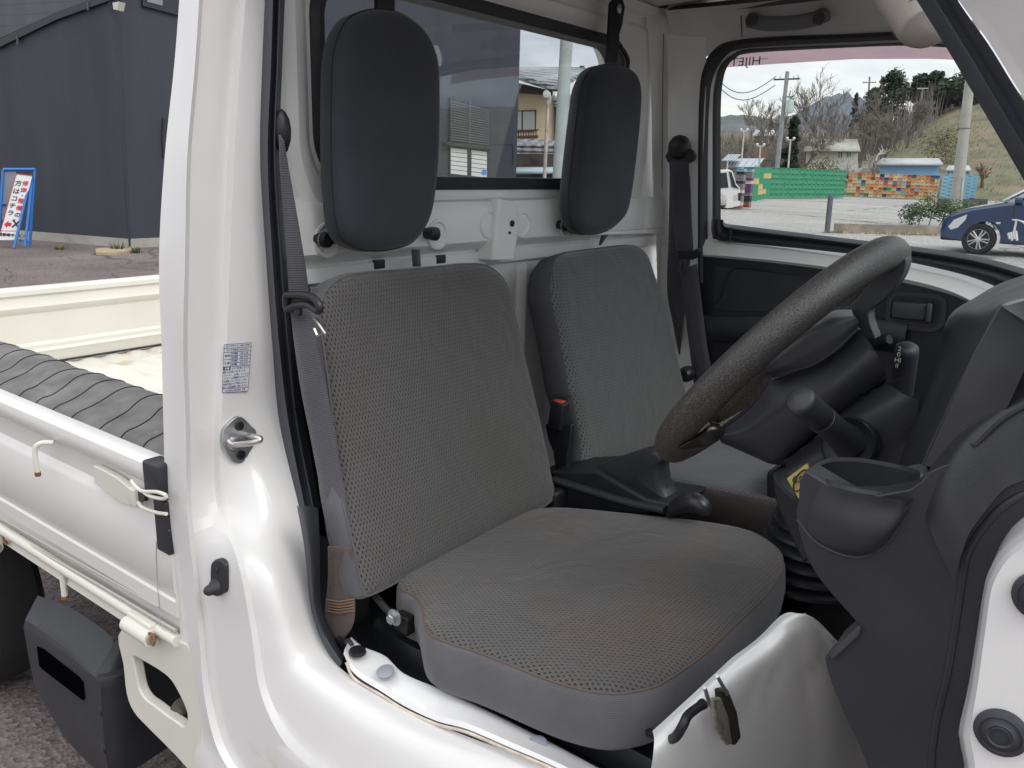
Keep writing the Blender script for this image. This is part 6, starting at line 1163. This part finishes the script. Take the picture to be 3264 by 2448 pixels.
for xx in (xf, xf+2.58):
    wcv = Vector((xx, CWY+.06, wr)); mb = MB(); mb.lathe([(.20, -.08), (.27, -.09), (.30, -.06), (.30, .1), (.15, .1)], wcv, Y, 36); wh_ = mb.build('wheel', MATS['tyre'], car)
    mb = MB(); mb.lathe([(.205, -.088), (.205, -.07), (.19, -.085), (.18, -.06)], wcv, Y, 36, caps=False)
    for k in range(10):
        a = R(36*k+9+(8 if k % 2 else -8)); a2 = R(36*k+9); mb.tube([wcv+Vector((math.cos(a2)*.04, -.092, math.sin(a2)*.04)), wcv+Vector((math.cos(a)*.19, -.088, math.sin(a)*.19))], .014, 5)
    mb.lathe([(.05, -.10), (.03, -.105), (.002, -.105)], wcv, Y, 14); mb.build('rim', M('alloy', (.62, .62, .62), .3, metal=.5), wh_)
mb = MB()
for k in range(4): mb.tube([CP(3214+k*8, 742-k*2, .023), CP(3218+k*8, 762+(k % 2)*5, .023)], .022, 4)
mb.tube([CP(3232, 738, .023), CP(3240, 700, .023), CP(3262, 708, .023), CP(3290, 735, .023)], .022, 4); mb.tube([CP(3226, 700, .023), CP(3244, 704, .023)], .015, 4); mb.build('door_emblem', M('emblem_white', (.7, .7, .7), .5), car, smooth=False)
# ---- steel post, kerb, hedge plants, concrete pole
pp0 = G(2636, 742); po = thing('bollard_post', 'slim dark grey steel post standing at the edge of the lot', 'post', tuple(pp0)); mb = MB(); pt = K(2628, 622, y=pp0.y); mb.tube([pp0, Vector((pp0.x-.02, pp0.y, pt.z))], .07, 10); mb.build('shaft', M('post_grey', (.13, .135, .15), .5, metal=.3, noise_amt=.2, nscale=8), po); mb = MB(); mb.box(pp0+Z*.01, (.2, .2, .02)); mb.build('foot_plate', MATS['post_grey'], po)
k0, k1 = G(2655, 742), G(3040, 752); kd = (k1-k0).normalized(); mb = MB(); mb.extr([k0, k1, k1+Vector((0, .22, 0)), k0+Vector((0, .22, 0))], (0, 0, .24)); kb_ = mb.build('kerb_wall', M('old_concrete', (.26, .22, .18), .9, noise_amt=.35, nscale=3, dirt=(.14, .07, .05), dscale=.8, dthr=.6), None, smooth=False); tag(kb_, 'low weathered concrete kerb wall with rusty stain along the lot edge', 'kerb')
mb = MB()
for k in range(500):
    b = k0.lerp(k1, rnd.random()*1.05-.04)+Vector((0, rnd.uniform(-.25, .0), 0)); a = rnd.uniform(0, 6.3); d = Vector((math.cos(a), math.sin(a), 0)); l = rnd.uniform(.04, .16); s2 = Vector((-d.y, d.x, 0))*.012; mb.add([b-s2, b+s2, b+d*l+Z*l*.7], [(0, 1, 2)])
dg_ = mb.build('dry_grass_strip', M('straw', (.42, .35, .22), .9, noise_amt=.3, nscale=6), None, smooth=False, recalc=False); dg_['kind'] = 'stuff'
def leafmass(name, blobs, n, size, mat, par, seed=1, flat=.7):
    rr = random.Random(seed); mb = MB()
    for k in range(n):
        c, rad = rr.choice(blobs); c = Vector(c)
        while True:
            d = Vector((rr.gauss(0, 1), rr.gauss(0, 1), rr.gauss(0, 1)))
            if d.length > .1: break
        d.normalize(); f = rr.random()**.45; p = c+Vector((d.x*rad[0], d.y*rad[1], d.z*rad[2]))*f*(1+.25*noise.noise(c*3+d*2.2))
        a = Vector((rr.gauss(0, 1), rr.gauss(0, 1), rr.gauss(0, flat))).normalized()*size*rr.uniform(.5, 1.3); b = a.orthogonal().normalized()*size*.45
        mb.add([p-a-b*.2, p+b, p+a, p-b], [(0, 1, 2, 3)], 0)
    return mb.build(name, mat, par, smooth=False, recalc=False)
def leafmat(name, c):
    m = M(name, c, .8, noise_amt=.55, nscale=1.3); return m
EV = leafmat('evergreen', (.030, .042, .024)); EV2 = leafmat('evergreen_dark', (.022, .034, .024)); HB = leafmat('hedge', (.055, .085, .03)); OL = leafmat('olive_bush', (.12, .105, .045))
BARK = M('bark', (.12, .10, .085), .95, noise_amt=.3, nscale=4); BARKP = M('pale_bark', (.40, .37, .33), .95, noise_amt=.2, nscale=4); TWIG = M('twig', (.17, .145, .125), .95)
bp_ = G(2960, 720); hb = thing('hedge_bush', 'small leafy green bush at the foot of the leaning concrete pole', 'bush', tuple(bp_)); blobs = [((bp_.x+dx, bp_.y+dy, z_), (r_, r_*.8, r_*.8)) for dx, dy, z_, r_ in ((-.55, 0, .35, .42), (0, 0, .55, .5), (.55, .1, .5, .5), (1.2, .2, .45, .5), (1.9, .3, .4, .5))]
leafmass('leaves', blobs, 2600, .055, HB, hb, 4); mb = MB()
for k in range(7): mb.tube([bp_+Vector((.3*k-.6, 0, 0)), bp_+Vector((.3*k-.5+rnd.uniform(-.1, .1), .05, .6))], .015, 5)
mb.build('stems', BARK, hb)
cpole, ca_, cb_ = None, G(3040, 712), K(3098, 200, y=G(3040, 712).y); cpole = thing('concrete_pole', 'thick leaning concrete utility pole beside the green bush', 'utility pole', tuple(ca_)); mb = MB(); mb.tube([ca_, ca_.lerp(cb_, .5), cb_, ca_+(cb_-ca_)*1.5], [.20, .17, .14, .12], 18); mb.build('shaft', M('pole_concrete', (.36, .35, .31), .9, noise_amt=.12, nscale=3), cpole)
for f in (.42, .6): c = ca_.lerp(cb_, f); mb = MB(); mb.lathe([(.172, -.015), (.176, 0), (.172, .015)], c, (cb_-ca_), 18, caps=False); mb.build('band', MATS['post_grey'], cpole)
mb = MB(); mb.tube([ca_+Vector((.16, -.14, 0)), ca_.lerp(cb_, .3)+Vector((.14, -.14, 0))], .02, 6); mb.build('conduit', GALV, cpole)
# far utility poles, lamp posts
def upole(u0, v0, u1, v1, dist, r_, lab, arms=True, tr=False, mat=None):
    dist *= 1.15; a = DD(u0, v0, dist); a.z = hgt(a.x, a.y) if a.y > 60 else 0; b = DD(u1, v1, dist); o = thing('utility_pole', lab, 'utility pole', tuple(a)); mb = MB(); mb.tube([a, b], [r_, r_*.75], 10); mb.build('shaft', mat or M('pole_grey', (.25, .25, .25), .8, noise_amt=.15, nscale=2), o); d = horiz(3000); hx_ = Vector((-horiz(u0).y, horiz(u0).x, 0))
    if arms:
        for f, l in ((.94, 1.0),): c = a.lerp(b, f); mb = MB(); mb.box(c, (1.9*l, .10, .10)); mb.build('crossarm', BLKM, o); 
        for s2 in (-.85, -.5, .5, .85): mb = MB(); mb.lathe([(.06, 0), (.05, .12), (.02, .2)], a.lerp(b, .94)+Vector((s2, 0, .05)), Z, 8); mb.build('insulator', M('porcelain', (.5, .5, .5), .4), o)
    if tr: c = a.lerp(b, .72)+Vector((.5, -.2, 0)); mb = MB(); mb.lathe([(.02, -.45), (.28, -.42), (.28, .42), (.25, .46), (.02, .47)], c, Z, 14); mb.build('transformer', GALV, o); mb = MB(); mb.box(a.lerp(b, .80)+Vector((.2, 0, 0)), (.8, .06, .06)); mb.build('transformer_bracket', BLKM, o)
    return o, a, b
uo, ua, ub = upole(2476, 545, 2510, 228, 58, .19, 'tall grey utility pole with crossarm and transformer behind the green crates', tr=True)
upole(2768, 440, 2772, 245, 120, .18, 'far utility pole with its crossarm just above the evergreens')
lp2, _, l2 = upole(2922, 430, 2942, 282, 100, .14, 'slender lamp pole on the hill before the evergreens', arms=False); mb = MB(); mb.box(l2, (1.2, .2, .12)); mb.build('lamp_head', M('lamp_white', (.62, .62, .6), .4), lp2)
lp3, _, l3 = upole(2889, 540, 2905, 355, 90, .08, 'thin grey pole with a small panel below the hill', arms=False); mb = MB(); mb.box(l3+Vector((.5, 0, 0)), (1.2, .5, .1)); mb.build('small_panel', GALV, lp3)
for u, v, ut, vt, ds in ((2360,555,2372,418,50), (2420,555,2424,466,46), (2512,560,2520,446,48), (2612,430,2620,325,110)):
    lb = {2360: 'leftmost rusty lamp post with a globe head, above the white truck', 2420: 'short pale lamp post between the white truck and the big utility pole', 2512: 'rusty lamp post with a globe head right of the big utility pole', 2612: 'far thin pale post among the bare trees'}[u]
    ds *= 1.25; a = DD(u, v, ds); a.z = 0; b = DD(ut, vt, ds); o = thing('lamp_post', lb, 'lamp post', tuple(a)); mb = MB(); mb.tube([a, b], .06, 8); mb.build('shaft', MATS['rusty_white'], o); mb = MB()
    for s2 in (-.22, .22): mb.lathe([(.02, -.09), (.09, -.04), (.10, .03), (.02, .09)], b+Vector((s2, 0, .1)), Z, 10)
    mb.tube([b+Vector((-.25, 0, 0)), b+Vector((.25, 0, 0))], .03, 6); mb.build('lamp_head', MATS['lamp_white'], o)
for k, (v0, v1) in enumerate(((205, 242), (222, 246))):
    a = DD(2250, v0, 70); b = ub+Vector((-.8, 0, -.3-.6*k)); pts_ = [a.lerp(b, t/12)-Z*1.6*math.sin(math.pi*t/12) for t in range(13)]; mb = MB(); mb.tube(pts_, .03, 4); tag(mb.build('power_line', BLKM, None), ('upper' if k == 0 else 'lower')+' overhead wire running left from the tall grey utility pole', 'wire')
# trees
def bare_tree(u, v, top_v, dist, lab, seed, mat=TWIG, spread=.55, levels=6, tr=.16, lean=0, trunkmat=None, kids=3):
    rr = random.Random(seed); dist *= 1.2; b = DD(u, v, dist); b.z = (hgt(b.x, b.y) if b.y > 59 else 0)-.1; H = DD(u, top_v, dist).z-b.z
    o = thing('bare_tree', lab, 'tree', tuple(b)); mt = MB(); mc = MB()
    def br(p, d, L_, r_, lv):
        n = 3; pts = [p]; dd = d.copy()
        for k in range(n): dd = (dd+Vector((rr.gauss(0, .10), rr.gauss(0, .10), rr.gauss(.03, .06)))).normalized(); pts.append(pts[-1]+dd*L_/n)
        (mt if lv < 2 else mc).tube(pts, [max(.016, r_*(1-.4*k/n)) for k in range(n+1)], 6 if lv < 2 else 3, caps=False)
        if lv >= levels: return
        for k in range(kids if lv < levels-1 else kids+1):
            f = rr.uniform(.45, 1) if k else 1; q = pts[min(n, int(f*n))]; a = rr.uniform(0, 6.28); perp = dd.orthogonal().normalized(); perp = Matrix.Rotation(a, 3, dd) @ perp
            br(q, (dd+perp*rr.uniform(spread*.6, spread*1.4)+Z*.10).normalized(), L_*rr.uniform(.62, .82), r_*.55, lv+1)
    br(b, Vector((lean, 0, 1)).normalized(), H*.33, tr, 0)
    mt.build('trunk', trunkmat or BARK, o); mc.build('branches', mat, o, smooth=False, recalc=False); return o
bare_tree(2395, 545, 355, 62, 'low spreading bare tree above the white truck', 11, levels=6)
bare_tree(2460, 545, 235, 75, 'bare tree behind the tall grey utility pole', 12)
bare_tree(2600, 545, 205, 78, 'tallest bare tree with a fan shaped crown in front of the mountain', 13, spread=.5)
bare_tree(2560, 545, 330, 70, 'bare tree over the low white house', 14)
bare_tree(2680, 545, 320, 72, 'dense bare tree right of the low white house', 15, spread=.6)
bare_tree(2740, 545, 300, 80, 'bare tree directly under the first evergreens', 18, spread=.6)
bare_tree(2815, 545, 260, 74, 'broad bare tree in front of the tall evergreens', 16, spread=.55)
bare_tree(2470, 545, 370, 66, 'small bare tree behind the dark conifer', 21, spread=.6)
bare_tree(2880, 545, 300, 82, 'bare tree between the evergreens and the blue shed', 22, spread=.6)
bare_tree(3130, 600, 500, 66, 'small reddish bare tree on the grassy slope', 19, levels=5, mat=M('red_twig', (.20, .13, .10), .9))
bare_tree(3230, 560, 470, 74, 'leaning small bare tree at the right end of the grassy slope', 23, levels=5, mat=MATS['red_twig'])
bare_tree(2790, 560, 425, 63, 'pruned pale tree with thick stubby white limbs above the blue shed', 17, mat=BARKP, trunkmat=BARKP, levels=4, tr=.28, spread=.8)
bare_tree(2720, 560, 450, 62, 'smaller pruned pale tree left of the blue shed', 27, mat=BARKP, trunkmat=BARKP, levels=4, tr=.2, spread=.8)
def evergreen(u, v, top_v, dist, wpx, lab, seed, mat=EV, conic=False, n=5200):
    rr = random.Random(seed); dist *= 1.15; b = DD(u, v, dist); b.z = hgt(b.x, b.y) if b.y > 59 else 0; top = DD(u, top_v, dist); H = top.z-b.z; Wd = wpx/2640*dist
    o = thing('evergreen_tree', lab, 'tree', tuple(b)); mb = MB(); mb.tube([b, b+Z*H*.9], [.25, .08], 8); mb.build('trunk', BARK, o); bl = []
    for k in range(34 if not conic else 26):
        f = rr.uniform(.12, .97); wr_ = (1-f)**.8 if conic else math.sin(math.pi*min(1, .18+f*.80))**.7; a = rr.uniform(0, 6.28); rad = Wd*.5*wr_*rr.uniform(.35, .95)
        s2 = Wd*(.10 if conic else .13)*rr.uniform(.7, 1.3); bl.append((b+Vector((math.cos(a)*rad, math.sin(a)*rad, f*H)), (s2*1.2, s2*1.2, s2*(.6 if conic else 1.25))))
    for k in range(4): bl.append((b+Vector((rr.uniform(-.25, .25)*Wd*(0 if conic else 1), 0, H*(.92+.02*k))), (Wd*.05, Wd*.05, H*.05)))
    leafmass('crown', bl, int(n*1.5), .26, mat, o, seed); return o
evergreen(2822, 450, 238, 105, 150, 'left tall dark evergreen on the hill, three pointed tops', 31); evergreen(2938, 450, 235, 102, 110, 'tall narrow dark evergreen behind the lamp pole on the hill', 32); evergreen(3045, 450, 262, 98, 150, 'broad dark evergreen right of the lamp pole near the concrete pole', 33); evergreen(2780, 450, 275, 110, 90, 'small evergreen at the left end of the evergreen row', 36)
evergreen(2514, 560, 380, 60, 75, 'dark layered conifer beside the tall grey utility pole', 34, EV2, True, 3600); evergreen(2713, 440, 300, 95, 34, 'small slim dark conifer in front of the mountain', 35, EV2, True, 900)
def bush(u, v, dist, r_, lab, mat, seed, n=1500, sz=.12):
    dist *= 1.22; r_ *= 1.2; b = DD(u, v, dist); b.z = hgt(b.x, b.y) if b.y > 59 else 0; o = thing('bush', lab, 'bush', tuple(b)); leafmass('leaves', [(b+Vector((rnd.uniform(-.4, .4)*r_, 0, r_*rnd.uniform(.4, 1))), (r_*.7, r_*.6, r_*.65)) for k in range(5)], n, sz, mat, o, seed); return o
bush(2605, 558, 60, 1.9, 'round olive brown bush above the green crates', OL, 41); bush(3010, 560, 72, 2.4, 'tall olive bush on the slope right of the blue shed', OL, 42)
mb = MB()                                           # dry scrub over the hillside: uncountable
for k in range(9000):
    yy = rnd.uniform(62, 125); xx = rnd.uniform(-48, 12); p = Vector((xx, yy, hgt(xx, yy))); hgt_ = rnd.uniform(.1, .55); a = rnd.uniform(0, 6.28); d = Vector((math.cos(a), math.sin(a), 0))*.25*rnd.uniform(.3, 1); mb.add([p-d*.2, p+Vector((-d.y, d.x, 0))*.2, p+d+Z*hgt_], [(0, 1, 2)])
sc_ = mb.build('hillside_scrub', M('scrub', (.19, .15, .10), .95, noise_amt=.5, nscale=1.2), None, smooth=False, recalc=False); sc_['kind'] = 'stuff'
mb = MB()
for k in range(7000):
    yy = rnd.uniform(95, 150); xx = rnd.uniform(-75, -20); p = Vector((xx, yy, hgt(xx, yy)-.5)); h_ = rnd.uniform(2, 6.5); d = Vector((rnd.gauss(0, .5), rnd.gauss(0, .5), 0)); w_ = Vector((.05, .05, 0)); mb.add([p-w_, p+w_, p+d+Z*h_], [(0, 1, 2)])
sc_ = mb.build('distant_woods', M('woods_grey', (.15, .13, .12), .95, noise_amt=.4, nscale=.5), None, smooth=False, recalc=False); sc_['kind'] = 'stuff'
# houses and sheds beyond the crates
def house(u, v, dist, w_px, h_px, depth, lab, wallc, roofc, name='house', roof_px=18, over=8, win=()):
    dist *= 1.2; p = DD(u, v, dist); n = Vector((CAM.x-p.x, CAM.y-p.y, 0)).normalized(); P0 = Vector((p.x, p.y, 0)); o = thing(name, lab, 'shed' if 'shed' in name else 'house', tuple(P0))
    def Q(a, b, off=0): return KP(a, b, P0+n*off, n)
    mb = MB(); mb.extr([Q(u, v-h_px), Q(u+w_px, v-h_px), Q(u+w_px, v+40), Q(u, v+40)], -n*depth); mb.build('wall', wallc, o, smooth=False)
    mb = MB(); mb.add([Q(u-over, v-h_px+2, .5), Q(u+w_px+over, v-h_px+2, .5), Q(u+w_px-over*.2, v-h_px-roof_px, -depth*.7), Q(u+over*.6, v-h_px-roof_px, -depth*.7)], [(0, 1, 2, 3)]); mb.build('roof', roofc, o, solid=.15)
    for a, b, c, d in win:
        mb = MB(); mb.extr([Q(a, b, .06), Q(c, b, .06), Q(c, d, .06), Q(a, d, .06)], -n*.04); f = mb.build('window', M('house_window', (.10, .11, .12), .3), o, smooth=False)
        mb = MB(); mb.extr([Q((a+c)/2-1, b, .09), Q((a+c)/2+1, b, .09), Q((a+c)/2+1, d, .09), Q((a+c)/2-1, d, .09)], -n*.03); mb.build('mullion', M('frame_white', (.6, .6, .58), .5), f, smooth=False)
    return o, Q
ho, Q = house(2805, 560, 62, 190, 40, 3, 'long light blue shed with a corrugated grey roof above the crates', M('shed_blue', (.20, .36, .55), .6, noise_amt=.08, nscale=2), M('corrugated_grey', (.40, .40, .39), .5, noise_amt=.12, nscale=2), 'blue_shed', 16, 12)
house(2405, 470, 80, 62, 42, 6, 'brown two storey house with a pale roof behind the lamp posts', M('brown_clad', (.22, .15, .10), .8, noise_amt=.2, nscale=2), M('pale_roof', (.50, .53, .55), .5), 'brown_house', 14, 6, [(2422, 440, 2438, 458), (2444, 440, 2456, 458)])
house(2570, 505, 70, 165, 28, 6, 'low white bungalow half hidden by bare branches', M('bungalow_white', (.50, .49, .46), .8, noise_amt=.15, nscale=2), M('bungalow_roof', (.36, .35, .31), .7, noise_amt=.2, nscale=2), 'bungalow', 34, 8, [(2672, 482, 2684, 502), (2700, 484, 2712, 500)])
house(2470, 410, 100, 60, 20, 6, 'grey roofed house far behind the dark conifer', M('far_wall', (.35, .35, .33), .8), M('far_roof', (.16, .17, .18), .7), 'far_house', 20, 5)
house(3108, 376, 96, 130, 34, 6, 'pale house on the hill behind the retaining wall', M('hill_house_wall', (.50, .50, .47), .8, noise_amt=.1, nscale=2), M('hill_house_roof', (.12, .12, .13), .6), 'hill_house', 14, 6, [(3125, 348, 3140, 368)])
rp = DD(3050, 430, 104); rn = Vector((CAM.x-rp.x, CAM.y-rp.y, 0)).normalized(); mb = MB(); mb.extr([KP(u, v, rp, rn) for u, v in ((3050,375),(3330,372),(3330,440),(3050,432))], -rn*.6); tag(mb.build('retaining_wall', M('block_wall', (.30, .28, .24), .9, noise_amt=.2, nscale=4), None, smooth=False), 'pale concrete block retaining wall at the top of the grassy slope', 'retaining wall')
house(3020, 545, 66, 70, 6, 3, 'small low hut with a pale roof behind the concrete pole', M('hut_wall', (.4, .42, .42), .8), M('hut_roof', (.45, .46, .46), .6), 'low_shed', 12, 6)
SOL = M('solar_blue', (.16, .19, .23), .15, coat=.6)
for (a, b, c, d), lb in (((2300, 492, 2362, 512), 'left solar panel array above the white truck'), ((2322, 505, 2436, 532), 'right solar panel array beside the short pale lamp post')):
    P_ = DD(a, d, 56); n = Vector((CAM.x-P_.x, CAM.y-P_.y, 0)).normalized(); P0 = Vector((P_.x, P_.y, 0)); o = thing('solar_array', lb, 'solar panel', tuple(P0)); q = [KP(u, v, P0+n*o_, n) for u, v, o_ in ((a, d, .6), (c-22, d, .6), (c, b, -1.2), (a+22, b, -1.2))]; mb = MB(); mb.add(q, [(0, 1, 2, 3)]); mb.build('panel', SOL, o, solid=.05, smooth=False)
    mb = MB()
    for f in (0, .25, .5, .75, 1): mb.tube([q[0].lerp(q[1], f)+Z*.02, q[3].lerp(q[2], f)+Z*.02], .02, 4)
    mb.build('panel_frame', GALV, o, smooth=False); mb = MB(); mb.tube([Vector((q[0].lerp(q[1], .5).x, q[0].lerp(q[1], .5).y, 0)), q[0].lerp(q[1], .5)], .05, 6); mb.build('leg', GALV, o)
# low lattice fence behind the bush
f0, f1 = G(2985, 676), G(3140, 676)
fe = thing('picket_fence', 'low dark picket fence behind the bush and the blue car', 'fence', tuple(f0))
for k in range(26): p = f0.lerp(f1, k/25); mb = MB(); mb.box(p+Z*.3, (.07, .03, .6)); mb.build('picket', M('fence_dark', (.09, .09, .09), .8), fe, smooth=False)
for z_ in (.15, .5): mb = MB(); mb.tube([f0+Z*z_, f1+Z*z_], .025, 4); mb.build('fence_rail', MATS['fence_dark'], fe, smooth=False)
